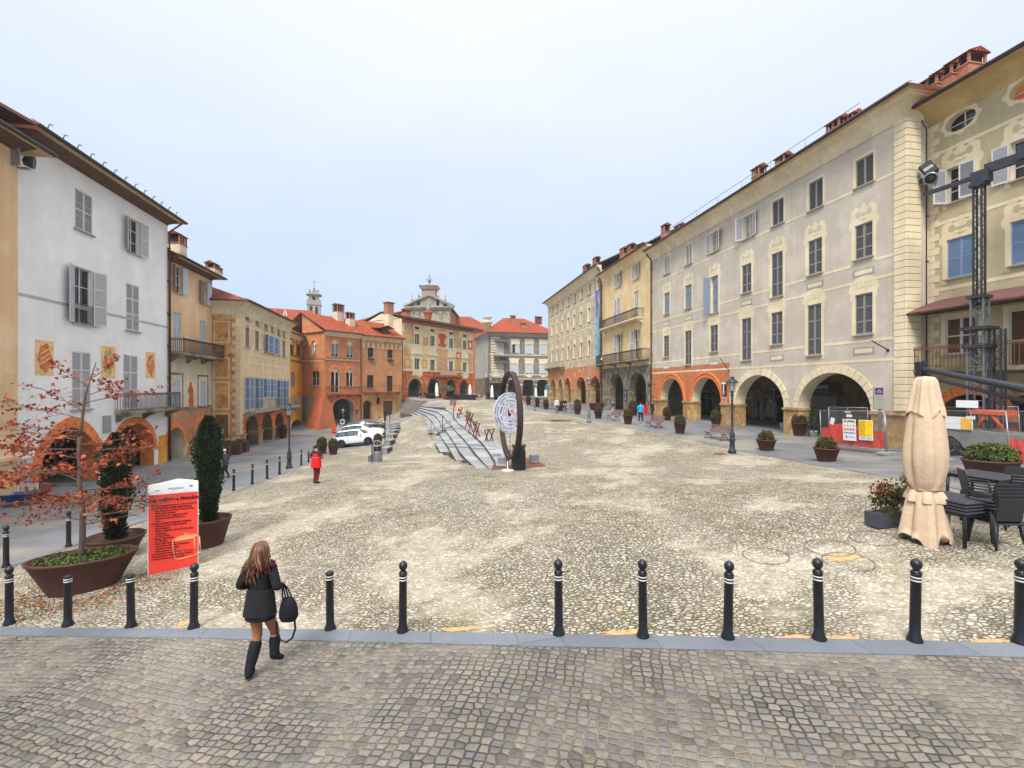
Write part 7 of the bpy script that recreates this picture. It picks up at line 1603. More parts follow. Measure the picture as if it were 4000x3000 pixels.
M['carwhite']=plain('white_car_paint',C((222,226,234)),.25,var=.02,spec=.6); M['carcream']=plain('pearl_car_paint',C((222,222,214)),.25,var=.02,spec=.6); M['cardark']=plain('dark_grey_car_paint',C((70,74,76)),.25,.2,var=.04,spec=.6); M['carblack']=plain('black_rubber',C((26,26,30)),.7,var=.1); M['rim']=plain('dark_alloy',C((78,80,84)),.4,.6); M['carglass']=glassy('car_glass',C((96,118,128)),.08); M['tl']=plain('tail_red',C((150,24,24)),.3)
hb=[(-1.92,.75,.7,.86,.8,0),(-1.85,.95,.9,.94,.82,0),(-1.72,1.28,.95,.97,.74,1),(-1.5,1.42,.97,1,.76,1),(-.75,1.45,.96,1,.77,1),(-.05,1.45,.95,1,.77,1),(.35,1.38,.94,1,.75,1),(.85,1.0,.93,1,.86,0),(1.3,.97,.9,.98,.84,0),(1.7,.9,.84,.93,.8,0),(1.88,.72,.7,.84,.7,0),(1.92,.5,.48,.78,.6,0)]
suv=[(-2.1,.8,.75,.86,.8,0),(-2.02,1.05,.95,.95,.82,0),(-1.8,1.4,1.0,.98,.76,1),(-1.2,1.53,1.0,1,.78,1),(-.4,1.56,.99,1,.78,1),(.2,1.5,.98,1,.77,1),(1.0,1.08,.97,1,.86,0),(1.6,1.0,.93,.97,.84,0),(1.98,.86,.8,.88,.74,0),(2.1,.55,.52,.8,.6,0)]
sed=[(-2.15,.8,.76,.84,.8,0),(-2.0,1.0,.92,.93,.84,0),(-1.5,1.2,.95,.98,.74,1),(-.9,1.42,.96,1,.74,1),(-.2,1.45,.95,1,.75,1),(.3,1.38,.94,1,.74,1),(1.1,.98,.93,1,.86,0),(1.7,.9,.86,.96,.82,0),(2.05,.76,.72,.86,.74,0),(2.15,.5,.48,.78,.6,0)]
polo=[(-2.0,.75,.7,.86,.8,0),(-1.94,.95,.88,.94,.82,0),(-1.7,1.22,.93,.97,.72,1),(-1.2,1.42,.95,1,.74,1),(-.4,1.46,.94,1,.75,1),(.15,1.4,.93,1,.74,1),(.95,.99,.91,1,.86,0),(1.5,.93,.87,.97,.83,0),(1.88,.8,.76,.88,.74,0),(2.0,.5,.48,.78,.6,0)]
def carat(p0,p1):   # rear and front wheel ground points
    a=np.array(p0);b_=np.array(p1); c=(a+b_)/2; return (c[0],c[1],c[2]+.0), math.atan2(b_[1]-a[1],b_[0]-a[0]), -math.atan2(b_[2]-a[2],math.hypot(*(b_-a)[:2]))
def carg(px,py,Z,ang,L):
    c=P3(px,py,Z); dx,dy=math.cos(ang),math.sin(ang); a=(c[0]-dx*L*.31,c[1]-dy*L*.31); b_=(c[0]+dx*L*.31,c[1]+dy*L*.31); return (a[0],a[1],G(*a)),(b_[0],b_[1],G(*b_))
for nm,lb,L_,Wd,H,stt,bm,rm,pm,(px,py,Z,ang) in (('parked_car','nearest white compact car with a pale roof and black window pillars',3.84,1.74,1.45,hb,M['carwhite'],M['carwhite'],M['carblack'],(1400,1742,41.5,R(2))),('parked_car','pearl white car half hidden behind the nearest white car',4.2,1.8,1.56,suv,M['carcream'],M['carcream'],M['carblack'],(1417,1722,44.6,R(3))),('parked_car','dark grey car between the two groups of white cars',4.3,1.8,1.45,sed,M['cardark'],M['cardark'],M['carblack'],(1422,1704,48.5,R(3))),('parked_car','farthest white hatchback nearest to the brick archway',4.0,1.75,1.46,polo,M['carwhite'],M['carwhite'],M['carwhite'],(1450,1680,61,R(-2)))):
    A,B_=carg(px,py,Z,ang,L_); c_,rz,pitch=carat(A,B_); cobj=make_car(nm,lb,L_,Wd,H,stt,bm,rm,c_,rz,pm); cobj.rotation_euler=(0,pitch,rz)
# ================================================================ foreground left: bowl planters, trees, red board
def bowl(mb,r,h,n=40,sx=1,sy=1): mb.lathe([(r*.62,0),(r*.63,.02),(r*.97,h-.06),(r,h-.05),(r*1.01,h),(r*.95,h),(r*.93,h-.1),(r*.1,h-.1),(0,h-.1)],n,0,sx=sx,sy=sy)
rt=random.Random(5)
p=hit(262,2330); p=(p[0],p[1]+.35,G(p[0],p[1]+.35))
t=thing('bowl_planter','long oval brown steel planter with mossy soil, foot of the autumn tree','planter',p,R(28))
mb=MB(); bowl(mb,.84,.70,sx=1.08,sy=.66); obj('bowl',mb,M['pot'],t)
mb=MB(); mb.lathe([(.76,.58),(.0,.64)],28,0,sx=1.08,sy=.66,cap=False); pts=[]
for i in range(1100):
    a=rt.uniform(0,2*PI); r_=.74*math.sqrt(rt.random()); pts.append((r_*math.cos(a)*1.05,r_*math.sin(a)*.63,.63+rt.uniform(0,.09)))
leaf_quads(mb,pts,.035,1,0,rt); obj('soil',mb,[M['soil'],M['leafgreen']],t)
def branch_tree(loc):
    """slim young oak keeping its rusty leaves"""
    t=thing('autumn_tree','slim young tree with sparse rusty red autumn leaves growing from the bowl planter','tree',loc)
    tr=MB(); H=4.15; trunk=[(0,0,.3)]; x=y=0
    for i in range(1,13):
        x+=rt.uniform(-.02,.02); y+=rt.uniform(-.02,.02); trunk.append((x,y,.3+2.35*i/12))
    tr.tube(trunk,[.058-.0022*i for i in range(13)],10)
    top=Vector(trunk[-1]); L=[top]; d=Vector((.12,0,1)).normalized()
    q=[tuple(top)]; 
    for i in range(9):
        top=top+Vector((.02+(.03 if i>4 else 0),0,.155)); q.append(tuple(top))
    tr.tube(q,[.032-.0028*i for i in range(10)],8)
    leaves=[];tips=[]
    def limb(p0,dirv,length,r,depth=0):
        n=7; P=[Vector(p0)]; d=Vector(dirv).normalized()
        for i in range(n):
            d=(d+Vector((rt.gauss(0,.09),rt.gauss(0,.09),rt.gauss(0,.06)))).normalized(); P.append(P[-1]+d*length/n)
        tr.tube([tuple(a) for a in P],[r*(1-.8*i/n) for i in range(n+1)],5)
        if depth<2:
            for i in range(2,n+1):
                for s in range(2 if depth==0 else 1):
                    if rt.random()<.75: 
                        sd=d.cross(Vector((0,0,1)))*(1 if rt.random()<.5 else -1); nd=(d*.7+sd*rt.uniform(.3,.9)+Vector((0,0,rt.uniform(-.25,.3)))).normalized(); limb(P[i],nd,length*rt.uniform(.25,.45),r*.4,depth+1)
        if depth>=1: tips.append((P[-1],P[-3],P[-2],P[n//2]))
    z=.95
    while z<2.75:
        a=rt.uniform(0,2*PI); 
        if rt.random()<.55: a=rt.choice((0,PI))+rt.gauss(0,.5)
        k=min(12,max(0,int((z-.3)/2.35*12))); b0=Vector(trunk[k] if z<2.6 else trunk[-1]); b0.z=z
        Ln=1.6 if z<2.0 else 1.3
        limb(b0,(math.cos(a),math.sin(a),rt.uniform(.0,.22)),Ln*rt.uniform(.75,1.05),.013); z+=.085
    for k,(dx,dz) in enumerate(((-1,.25),(-1,.5),(1,.42),(1,.12),(-.8,.8),(1,.7))): limb(Vector(q[2+k]) if k<6 else top,(dx,rt.uniform(-.3,.3),dz),(1.25,1.0,1.15,.9,.6,.5)[k],.011)
    obj('trunk',tr,M['bark'],t)
    mb=MB(); n=0
    for tp in tips:
        for P in tp:
            if P.x>1.02 and P.z<2.5: continue
            if P.z>2.6 and rt.random()<.5: continue
            if rt.random()<.62: continue
            for s in range(rt.choice((1,1,2,3)) if P.z<2.3 else rt.choice((1,1,2))):
                c=P+Vector((rt.gauss(0,.05),rt.gauss(0,.05),rt.gauss(0,.04))); s_=rt.uniform(.03,.055); a=Vector((rt.gauss(0,1),rt.gauss(0,1),rt.gauss(-.3,.7))).normalized(); b_=a.cross(Vector((rt.gauss(0,1),rt.gauss(0,1),rt.gauss(0,1)))).normalized(); w_=a.cross(b_)*.3
                V=[c-a*s_,c-a*s_*.2+b_*s_*.75,c+a*s_*.1+b_*s_*.35+w_*s_*.4,c+a*s_*1.1,c+a*s_*.1-b_*s_*.35+w_*s_*.4,c-a*s_*.2-b_*s_*.75]; mb.add([tuple(v) for v in V],[(0,1,2,3,4,5)],0)
    obj('crown',mb,M['leafred'],t); return t
bt_=branch_tree((p[0]-.02,p[1],p[2]+.28)); bt_.scale=(1.12,1,1.1)
def cypress(px,py,Hc,r,lb,pot_r,pot_h,lbp,seed):
    rn=random.Random(seed); p=hit(px,py); p=(p[0],p[1]+pot_r*.7,G(p[0],p[1]+pot_r*.7))
    t=thing('round_planter',lbp,'planter',p); mb=MB(); bowl(mb,pot_r,pot_h,32); obj('bowl',mb,M['pot'],t); mb=MB(); mb.lathe([(pot_r*.92,pot_h-.1),(0,pot_h-.06)],24,0,cap=False); obj('soil',mb,M['soil'],t)
    t=thing('cypress',lb,'conifer',(p[0],p[1],p[2]+pot_h-.1)); mb=MB(); mb.tube([(0,0,-.1),(0,0,.5),(.02,0,Hc*.8)],[.06,.05,.02],8); obj('trunk',mb,M['bark'],t)
    mb=MB(); n=7500
    for i in range(n):
        z=Hc*(.02+.98*rn.random()); f=z/Hc; rr=r*(.62+.5*math.sin(min(1,f*1.5)*PI/2))*(1 if f<.8 else max(.12,1-((f-.8)/.2)**1.6*.85))*(.9+.1*math.sin(z*6+seed))
        a=rn.uniform(0,2*PI); rr*=1+.14*math.sin(a*3+z*5)+.1*math.sin(a*7-z*9); k=rn.uniform(.62,1.03); c=Vector((rr*k*math.cos(a),rr*k*math.sin(a),z))
        o_=Vector((math.cos(a),math.sin(a),rn.uniform(.3,1.4))).normalized(); s_=rn.uniform(.025,.055); sd=o_.cross(Vector((rn.gauss(0,1),rn.gauss(0,1),rn.gauss(0,1)))).normalized()
        mb.add([tuple(c-o_*s_*.4),tuple(c+sd*s_*.5),tuple(c+o_*s_*1.2),tuple(c-sd*s_*.5)],[(0,1,2,3)],0)
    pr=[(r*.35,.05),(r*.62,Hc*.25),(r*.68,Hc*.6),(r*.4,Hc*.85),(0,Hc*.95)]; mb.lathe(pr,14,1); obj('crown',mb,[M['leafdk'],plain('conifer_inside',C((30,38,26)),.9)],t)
cypress(392,2195,2.7,.33,'dark conifer behind the autumn tree leaves',.62,.52,'round brown planter behind the oval one',2)
cypress(778,2150,2.75,.31,'dark columnar conifer behind the red information board',.52,.72,'round brown planter behind the red information board',9)
# red information board (three sided column)
b0=hit(577,2250); b1=hit(775,2207); d=np.array([b1[0]-b0[0],b1[1]-b0[1]]); wb=float(np.hypot(*d)); H=1.98
t=thing('information_board','tall red three sided information board headed Cosa vedere a Mondovì','information board',b0,math.atan2(d[1],d[0])); dz=b1[2]-b0[2]
dep=.62; mb=MB(); mb.add([(0,0,0),(wb,0,dz),(wb*.5,dep,0),(0,0,H),(wb,0,H+dz*.3),(wb*.5,dep,H)],[(0,1,4,3),(1,2,5,4),(2,0,3,5),(3,4,5)],0); obj('panel',mb,plain('white_panel',C((236,236,238)),.5,var=.02),t)
mb=MB(); mb.add([(.012,-.006,.012),(wb-.012,-.006,dz+.012),(wb-.012,-.006,H-.22),(.012,-.006,H-.22)],[(0,1,2,3)],0); mb.add([(.012,-.006,.012),(.012,-.001,.012),(wb-.012,-.001,dz+.012),(wb-.012,-.006,dz+.012)],[(0,1,2,3)],0); obj('red_face',mb,plain('signal_red',C((240,70,58)),.55,var=.03),t)
ink=plain('board_ink',C((104,26,28)),.6); rx=(R(90),0,0)
text('heading','Cosa vedere a Mondovì',.112,ink,t,(wb*.49,-.012,H-.34),rx,sx=.93,bold=.004)
body=['Scopri le principali bellezze da vedere a Mondovì','A Breo, nel Centro Commerciale Naturale','  •  Polo Espositivo Ex Chiesa di Santo Stefano','  •  Museo della Ceramica','  •  Monumento al 2° reggimento alpini','  •  Stazione di valle della Funicolare','  •  Moro','A Piazza, nel Centro Medievale e Culturale','  •  Stazione di monte della Funicolare','  •  Piazza Maggiore','  •  Chiese e cappelle, percorsi tra il Barocco','      piemontese','  •  La Torre Civica','  •  Museo della Stampa','  •  Ex Tribunale','  •  Chiesa della Missione','  •  Torre Civica e Giardini del Belvedere','  •  Cattedrale di San Donato','  •  Antico palazzo di Città','Ti servono informazioni turistiche aggiornate su','Mondovì? Scrivici, collegati al sito o inquadra','i codici qui sotto per saperne di più']
for i,l in enumerate(body): text('print',l,.046,ink,t,(.07,-.011,H-.47-i*.0555),rx,align='LEFT',sx=.9,bold=.0006 if i not in (1,7) else .002)
text('small_heading','MONDOVÌ',.06,plain('grey_ink',C((160,164,170)),.6),t,(wb*.55,-.004,H-.11),rx); text('small_heading','Città di',.03,M['shgrey'],t,(wb*.18,-.004,H-.13),rx)
mb=MB(); mb.poly([(wb*.85+.035*math.cos(2*PI*i/14),H-.08+.022*math.sin(2*PI*i/14)) for i in range(14)],-.006,-.001); obj('blue_emblem',mb,M['shnavy'],t)
mb=MB(); lx,lz=wb*.48,.33   # drawn basket
def ln(pts,w=.014): 
    for a,b_ in zip(pts[:-1],pts[1:]): mb.tube([(a[0],-.008,a[1]),(b_[0],-.008,b_[1])],w*.5,4)
K_=[(lx,lz+.36),(lx+.10,lz+.44),(lx+.40,lz+.46),(lx+.5,lz+.40),(lx+.52,lz+.05),(lx+.42,lz-.02),(lx+.08,lz-.06),(lx+.03,lz+.02),(lx,lz+.36)]; ln(K_,.022); ln([(lx,lz+.36),(lx+.4,lz+.38),(lx+.42,lz-.02)],.016); ln([(lx+.4,lz+.38),(lx+.46,lz+.45)],.014); ln([(lx+.06,lz+.1),(lx+.39,lz+.12)],.014); ln([(lx+.24,lz+.45),(lx+.22,lz+.5),(lx+.29,lz+.5),(lx+.27,lz+.45)],.014)
mb.add([(lx,-.0095,lz+.36),(lx+.4,-.0095,lz+.38),(lx+.46,-.0095,lz+.45),(lx+.10,-.0095,lz+.44)],[(0,1,2,3)],0)
obj('lantern_drawing',mb,plain('pale_orange_line',C((240,176,120)),.6),t)
# leaf litter and moss on the ground round the planter
mb=MB(); pts=[]
for i in range(900):
    a=rt.uniform(0,2*PI); r_=rt.uniform(.6,1.7); X=p[0]+r_*math.cos(a)*1.0+.1; Y=p[1]-.25+r_*math.sin(a)*.65
    if Y>p[1]+.2: continue
    pts.append((X,Y,G(X,Y)+.012))
for q in pts: s_=rt.uniform(.015,.04); a=rt.uniform(0,PI); c,s=math.cos(a)*s_,math.sin(a)*s_; mb.add([(q[0]-c,q[1]-s,q[2]),(q[0]+s*.6,q[1]-c*.6,q[2]+.006),(q[0]+c,q[1]+s,q[2]+.01),(q[0]-s*.6,q[1]+c*.6,q[2]+.004)],[(0,1,2,3)],0 if rt.random()<.6 else 1)
o=obj('leaf_litter',mb,[M['leafred'],M['leafgreen']]); o['kind']='stuff'; tag(o,'fallen leaves and moss scattered round the oval planter','fallen leaves')
# tubs at the white house
for i,(px,py,cc,lb) in enumerate(((38,1978,C((52,86,140)),'bright blue plastic tub, leftmost of three by the white house'),(104,1971,C((70,92,122)),'dull blue plastic tub in the middle of three by the white house'),(157,1964,C((112,66,60)),'brown plastic tub, rightmost of three by the white house'))):
    mb=MB(); mb.lathe([(.25,0),(.27,.02),(.34,.48),(.37,.48),(.37,.53),(.32,.53),(.3,.3),(0,.3)],24); o=obj('plastic_tub',mb,plain('tub_%d'%i,cc,.5)); o.location=hit(px,py); tag(o,lb,'tub','plastic tubs by the white house')
# planter boxes and information stele by the peeling house
for i,(px,py,w_,lb) in enumerate(((834,1797,.9,'nearest brown planter box by the peeling house'),(862,1788,1.0,'second brown planter box, behind the old man'),(903,1777,1.2,'large brown planter box, third in the row'),(937,1768,1.0,'farthest brown planter box at the house corner'))):
    q=hit(px,py); t=thing('planter_box',lb,'planter',q,R(10),'planter boxes by the peeling house'); mb=MB(); mb.bbox((0,.3,.4),(w_,.6,.8),.02); obj('box',mb,M['pot'],t); mb=MB(); leaf_quads(mb,[(rt.uniform(-.4,.4)*w_,.3+rt.uniform(-.2,.2),.8+rt.uniform(0,.28)) for _ in range(260)],.05,0,0,rt); obj('plants',mb,M['leafbox'],t)
q=hit(842,1770); t=thing('info_stele','grey information pillar against the side wall of the peeling house','information pillar',q,R(5)); mb=MB(); mb.box(-.28,0,0,.28,.2,1.25); obj('stem',mb,M['gpale'],t); mb=MB(); mb.box(-.5,-.05,1.2,.5,.2,1.95); obj('head',mb,M['gpale'],t); mb=MB(); mb.box(-.36,-.07,1.5,.36,-.05,1.85); obj('screen',mb,M['metal'],t)
# posts, signs and cone by the cars
for px,py,Z,h_,lb in ((1504,1736,40,2.9,'nearer tall thin dark post by the stone benches'),(1523,1672,56,2.6,'farther tall thin dark post by the stone benches')):
    q=P3(px,py,Z); z=G(q[0],q[1]); t=thing('sign_post',lb,'post',(q[0],q[1],z)); mb=MB(); mb.tube([(0,0,0),(0,0,h_)],.045,8); obj('pole',mb,M['iron'],t); mb=MB(); mb.box(-.09,-.05,h_-.85,.09,.05,h_); obj('plate',mb,M['iron'],t)
q=P3(1338,1700,50); z=G(q[0],q[1]); t=thing('no_parking_sign','small square no parking sign standing behind the nearest white car','sign',(q[0],q[1],z)); mb=MB(); mb.tube([(0,0,0),(0,0,1.3)],.03,8); obj('pole',mb,M['metal'],t); mb=MB(); mb.box(-.22,-.03,1.05,.22,0,1.55); obj('board',mb,M['white_s'],t); mb=MB(); mb.lathe([(.0,.0),(.15,.0),(.15,.01)],20,0,(0,0,0),Matrix.Translation((0,-.035,1.33))@Matrix.Rotation(R(90),4,'X')); obj('blue_disc',mb,plain('sign_blue',C((60,70,150)),.5),t); mb=MB(); mb.lathe([(.13,.0),(.17,.0),(.17,.012),(.13,.012)],20,0,(0,0,0),Matrix.Translation((0,-.04,1.33))@Matrix.Rotation(R(90),4,'X'),cap=False); mb.box(-.015,-.055,1.19,.015,-.05,1.47,0,Matrix.Translation((0,0,1.33))@Matrix.Rotation(R(45),4,'Y')@Matrix.Translation((0,0,-1.33))); obj('red_rim',mb,plain('sign_red',C((200,40,40)),.5),t)
q=P3(1308,1698,52); z=G(q[0],q[1]); t=thing('traffic_cone','orange traffic cone with white bands and an orange barrier behind it','traffic cone',(q[0],q[1],z)); mb=MB(); mb.box(-.25,-.25,0,.25,.25,.05); mb.lathe([(.2,.05),(.05,.8),(0,.81)],16); obj('cone',mb,plain('cone_orange',C((226,70,36)),.5),t); mb=MB(); mb.lathe([(.15,.28),(.115,.42)],16,cap=False); mb.lathe([(.09,.5),(.06,.64)],16,cap=False); mb.V=[(x*1.04,y*1.04,z_) for x,y,z_ in mb.V]; obj('band',mb,M['white_s'],t); mb=MB(); mb.box(-.5,.3,0,.0,.36,1.1); obj('orange_net',mb,plain('net_orange',C((240,120,40)),.6),t)
q=P3(1320,1702,50); mb=MB(); mb.tube([(0,0,0),(0,0,1.0)],.035,8); o=obj('white_stake',mb,M['white_s']); o.location=(q[0],q[1],G(q[0],q[1])); tag(o,'short white stake right of the traffic cone','post')
q=P3(1393,1664,62); z=G(q[0],q[1]); t=thing('brown_sign_post','rusty brown lantern shaped sign post right of the brick archway','sign',(q[0],q[1],z)); mb=MB(); mb.tube([(0,0,0),(0,0,3.0)],.06,8); obj('pole',mb,M['rustiron'],t); mb=MB(); mb.lathe([(.15,2.5),(.3,3.1),(.35,3.15),(.1,3.4),(0,3.5)],6,smooth=False); obj('head',mb,M['cortenred'],t)
# ================================================================ far terrace: white parasols, dark furniture, palm
def closed_parasol(lb,loc,H=2.75,mat=None,s=1.0,rz=0,big=False):
    t=thing('closed_parasol',lb,'parasol',loc,rz); mb=MB(); mb.tube([(0,0,0),(0,0,H-.05)],.03,8); obj('pole',mb,M['metal'],t); n=48; secs=[]
    prof=[(.28,.55),(.3,.7),(.22,1.0),(.24,1.5),(.2,2.1),(.12,2.5),(.07,2.68),(.02,2.75)]
    for i,(r_,z) in enumerate(prof): secs.append([((r_*(1+.22*math.sin(8*a)+.08*math.sin(3*a+i)))*math.cos(a),(r_*(1+.22*math.sin(8*a)))*math.sin(a),z*H/2.75) for a in [2*PI*k/n for k in range(n)]])
    mb=MB(); mb.loft(secs,0,cap=False); obj('canopy',mb,mat or M['whitecloth'],t); mb=MB(); mb.lathe([(.3,0),(.3,.06),(.05,.1)],16); obj('base',mb,M['granitedk'],t); return t
for px,py,Z,lb in ((1706,1561,80,'closed white parasol in front of the second palace arch'),(1836,1557,84,'closed white parasol at the right end of the palace'),(1922,1557,88,'closed white parasol between two pots before the grey house'),(2093,1550,97,'closed white parasol in front of the grey house arcade, behind the far lamp'),(2132,1549,98,'closed white parasol beside the blue sign at the beige house corner')):
    q=P3(px,py,Z); z=G(q[0],q[1]); closed_parasol(lb,(q[0],q[1],z),2.9 if px<1950 else 2.4)
def make_chair():
    t=thing('cafe_chair','x','chair',group='dark cafe chairs on the far terrace'); mb=MB(); mb.bbox((0,0,.44),(.46,.44,.04),.01); obj('seat',mb,M['darkplastic'],t); mb=MB(); mb.bbox((0,.22,.68),(.46,.03,.42),.01); obj('backrest',mb,M['darkplastic'],t)
    for sx in (-1,1):
        for sy in (-1,1): mb=MB(); mb.tube([(sx*.2,sy*.2,.44),(sx*.24,sy*.24,0)],.018,5); obj('leg',mb,M['darkplastic'],t)
    return t
ch_=make_chair(); k=0; names=['first','second','third','fourth','fifth','sixth','seventh','eighth','ninth','tenth','eleventh','twelfth','thirteenth','fourteenth']
cxs=[1662,1678,1692,1720,1755,1768,1782,1795,1808,1820,1862,1876,1640,1652]
cxs.sort()
for i,px in enumerate(cxs):
    Z=80+(px-1700)*.03; q=P3(px,1563,Z); z=G(q[0],q[1]); l='%s dark cafe chair from the left on the palace terrace'%names[i]; o=ch_ if i==0 else dup(ch_,(0,0,0),0,l,scale=1.15); o.location=(q[0],q[1],z); o['label']=l; o.rotation_euler=(0,0,i*1.3)
for px,Z,lb,w_ in ((1610,79,'dark covered bar counter before the first palace arch',2.2),(1683,80,'dark covered bar block before the second palace arch',1.6),(1800,83,'low dark slatted screen before the last palace arches',5.5)):
    q=P3(px,1561,Z); z=G(q[0],q[1]); mb=MB(); mb.bbox((0,0,.5),(w_,.7,1.0),.03); 
    for i in range(int(w_/.3)): mb.box(-w_/2+.05+i*.3,-.38,.1,-w_/2+.25+i*.3,-.35,.92,1)
    o=obj('terrace_counter',mb,[M['darkplastic'],M['black_s']]); o.location=(q[0],q[1],z); o.rotation_euler=(0,0,R(8)); tag(o,lb,'counter')
q=P3(1742,1562,81); z=G(q[0],q[1]); t=thing('potted_palm','spreading potted olive tree on the palace terrace','potted tree',(q[0],q[1],z)); mb=MB(); mb.lathe([(.4,0),(.5,.6),(.45,.62)],14); obj('pot',mb,M['pot'],t); mb=MB(); mb.tube([(0,0,.5),(.1,0,1.3),(0,0,1.8)],.07,6); obj('trunk',mb,M['bark'],t); mb=MB(); leaf_quads(mb,ball_pts(800,(0,0,2.0),(1.5,1.2,.75),rt,.3,-.9),.1,0,0,rt); obj('crown',mb,leafmat('olive_leaves',[C((96,104,88)),C((120,128,108)),C((78,86,72))]),t)
q=P3(2137,1560,80); z=G(q[0],q[1]); t=thing('blue_sign','small blue sign board on a pole at the corner of the beige house','sign',(q[0],q[1],z)); mb=MB(); mb.tube([(0,0,0),(0,0,2.2)],.05,6); obj('pole',mb,M['metal'],t); mb=MB(); mb.box(-.35,-.04,2.0,.35,.04,2.9); obj('board',mb,plain('sign_teal',C((46,120,160)),.5),t)
mb=MB(); 
for i in range(4): mb.box(-9,-.35*i,-.5,7,-.35*i+.35,.62-i*.15)
q=P3(2070,1560,93); o=obj('far_steps',mb,M['granitedk']); o.location=(q[0],q[1],G(q[0],q[1])-.1); tag(o,'low wide grey steps in front of the grey house arcade','steps')
# ================================================================ plants in pots along the right arcade
def cone_tree(px,py,H,r,lb,seed,Y=None):
    rn=random.Random(seed); q=hit(px,py); t=thing('potted_conifer',lb,'potted tree',q); mb=MB(); mb.lathe([(.17,0),(.22,.36),(.24,.36),(.24,.4),(.2,.4),(0,.34)],20); obj('pot',mb,plain('pale_pot%d'%seed,C((206,208,210)),.5),t); mb=MB(); mb.tube([(0,0,.3),(0,0,H*.8)],.025,6); obj('trunk',mb,M['bark'],t)
    mb=MB(); pts=[]
    for i in range(1300): z=rn.uniform(.38,H); f=(z-.38)/(H-.38); rr=r*(1-f)**.8*rn.uniform(.4,1.1)+.02; a=rn.uniform(0,2*PI); pts.append((rr*math.cos(a),rr*math.sin(a),z))
    leaf_quads(mb,pts,.045,0,0,rn); obj('foliage',mb,M['leafdk'],t)
cone_tree(2905,1657,1.75,.36,'small conical conifer in a white pot inside the left cream arch',21); cone_tree(3178,1708,2.1,.42,'conical conifer in a pale bucket under the right cream arch',22)
mb=MB(); mb.lathe([(.14,0),(.2,.42),(.21,.42),(.19,.44),(0,.36)],16); o=obj('white_pot',mb,M['white_s']); o.location=hit(3058,1677); tag(o,'empty white pot left of the dome topped bin','pot')
q=hit(2330,1602); t=thing('bare_tree','young bare tree in a large brown pot before the brick arcade','tree',(q[0],q[1],q[2])); mb=MB(); mb.lathe([(.7,0),(1.0,.85),(1.02,.9),(.95,.9),(0,.8)],20); obj('pot',mb,M['pot'],t); mb=MB(); mb.tube([(0,0,.7),(.05,0,2.2),(0,0,3.6),(-.1,0,4.6)],[.07,.05,.035,.01],6)
for i in range(26): a=rt.uniform(0,2*PI); z=rt.uniform(1.8,4.3); l_=rt.uniform(.5,1.1)*(1.15-(z-1.8)/4); mb.tube([(0,0,z),(l_*.5*math.cos(a),l_*.5*math.sin(a),z+.15),(l_*math.cos(a),l_*math.sin(a),z+.45)],[.016,.01,.004],4)
obj('branches',mb,M['barkdk'],t)
# ================================================================ foreground right: parasol, tables, chairs
q=hit(3615,2108); t=thing('beige_parasol','tall folded beige parasol tied with a cord, at right beside the cafe tables','parasol',q)
H=3.0; n=96; key=[(.02,.365),(.10,.36),(.25,.335),(.55,.295),(.80,.25),(.925,.205),(.955,.20),(1.0,.22),(1.1,.255),(1.35,.30),(1.6,.31),(1.9,.29),(2.2,.255),(2.45,.205),(2.62,.17)]
def ringf(r_,z,amp,ph,wob=1):
    o_=[]
    for k_ in range(n):
        a=2*PI*k_/n; f=1+amp*(.6*math.sin(5*a+ph)+.5*abs(math.sin(4.5*a+ph+.7))-.2+.35*math.sin(9*a+ph*2+1.3)+.4*math.sin(2*a-ph))-.55*amp*math.exp(-(math.sin(3.5*a+1+ph))**2/.03); zz=z+(.13*math.sin(4*a+.8)+.07*math.sin(7*a))*(1 if z<.03 else 0)+(.05*math.sin(5*a) if .03<z<.3 else 0); o_.append((r_*f*math.cos(a),r_*f*math.sin(a),zz))
    return o_
secs=[ringf(r_,z+.0,.17 if z<.9 else (.05 if z<1.0 else .13*min(1,(2.9-z)/1.5)+.02),.0 if z<.9 else .25*z) for z,r_ in [(a,b_) for a,b_ in key]]
mb=MB(); mb.loft(secs,0,cap=False); M['beige']=plain('beige_canvas',C((198,175,150)),.9,var=.12,sc=2.0,bmp=.01); obj('canopy',mb,M['beige'],t)
mb=MB(); secs=[]
for z,r_ in ((2.3,.262),(2.4,.245),(2.6,.205),(2.8,.175),(2.93,.15),(2.985,.11),(3.0,.0)): secs.append([(r_*(1+.1*math.sin(7*a+1)+.06*math.sin(12*a))*math.cos(a),r_*(1+.1*math.sin(7*a+1))*math.sin(a),z+(.07*math.sin(4*a+1)+.03*math.sin(7*a) if z<2.31 else 0)) for a in [2*PI*k_/n for k_ in range(n)]])
mb.loft(secs,0,cap=False); obj('top_cape',mb,M['beige'],t)
mb=MB(); secs=[]
for z,r_ in ((.72,.29),(.78,.28),(.86,.25),(.925,.215)): secs.append([(r_*(1+.16*math.sin(6*a+2)+.08*math.sin(10*a))*math.cos(a),r_*(1+.16*math.sin(6*a+2))*math.sin(a),z+(.07*math.sin(3*a+1) if z<.72 else 0)) for a in [2*PI*k_/n for k_ in range(n)]])
mb.loft(secs,0,cap=False); obj('loose_flap',mb,M['beige'],t)
mb=MB(); mb.tube([(.222*math.cos(a),.222*math.sin(a),.93+.012*math.sin(3*a)) for a in [2*PI*k_/24 for k_ in range(25)]],.012,6); obj('cord',mb,plain('cord',C((150,96,60)),.8),t)
mb=MB(); mb.lathe([(.27,0),(.27,.05),(.1,.1),(.035,.16),(.03,2.9)],20); obj('pole',mb,plain('grey_green_base',C((96,98,88)),.7),t)
q=hit(3492,2062); t=thing('square_planter','dark square planter with a bushy green and rust plant, left of the beige parasol','planter',q,R(8)); mb=MB(); mb.box(-.36,0,0,.36,.3,.28); obj('box',mb,plain('slate_box',C((70,72,82)),.6),t)
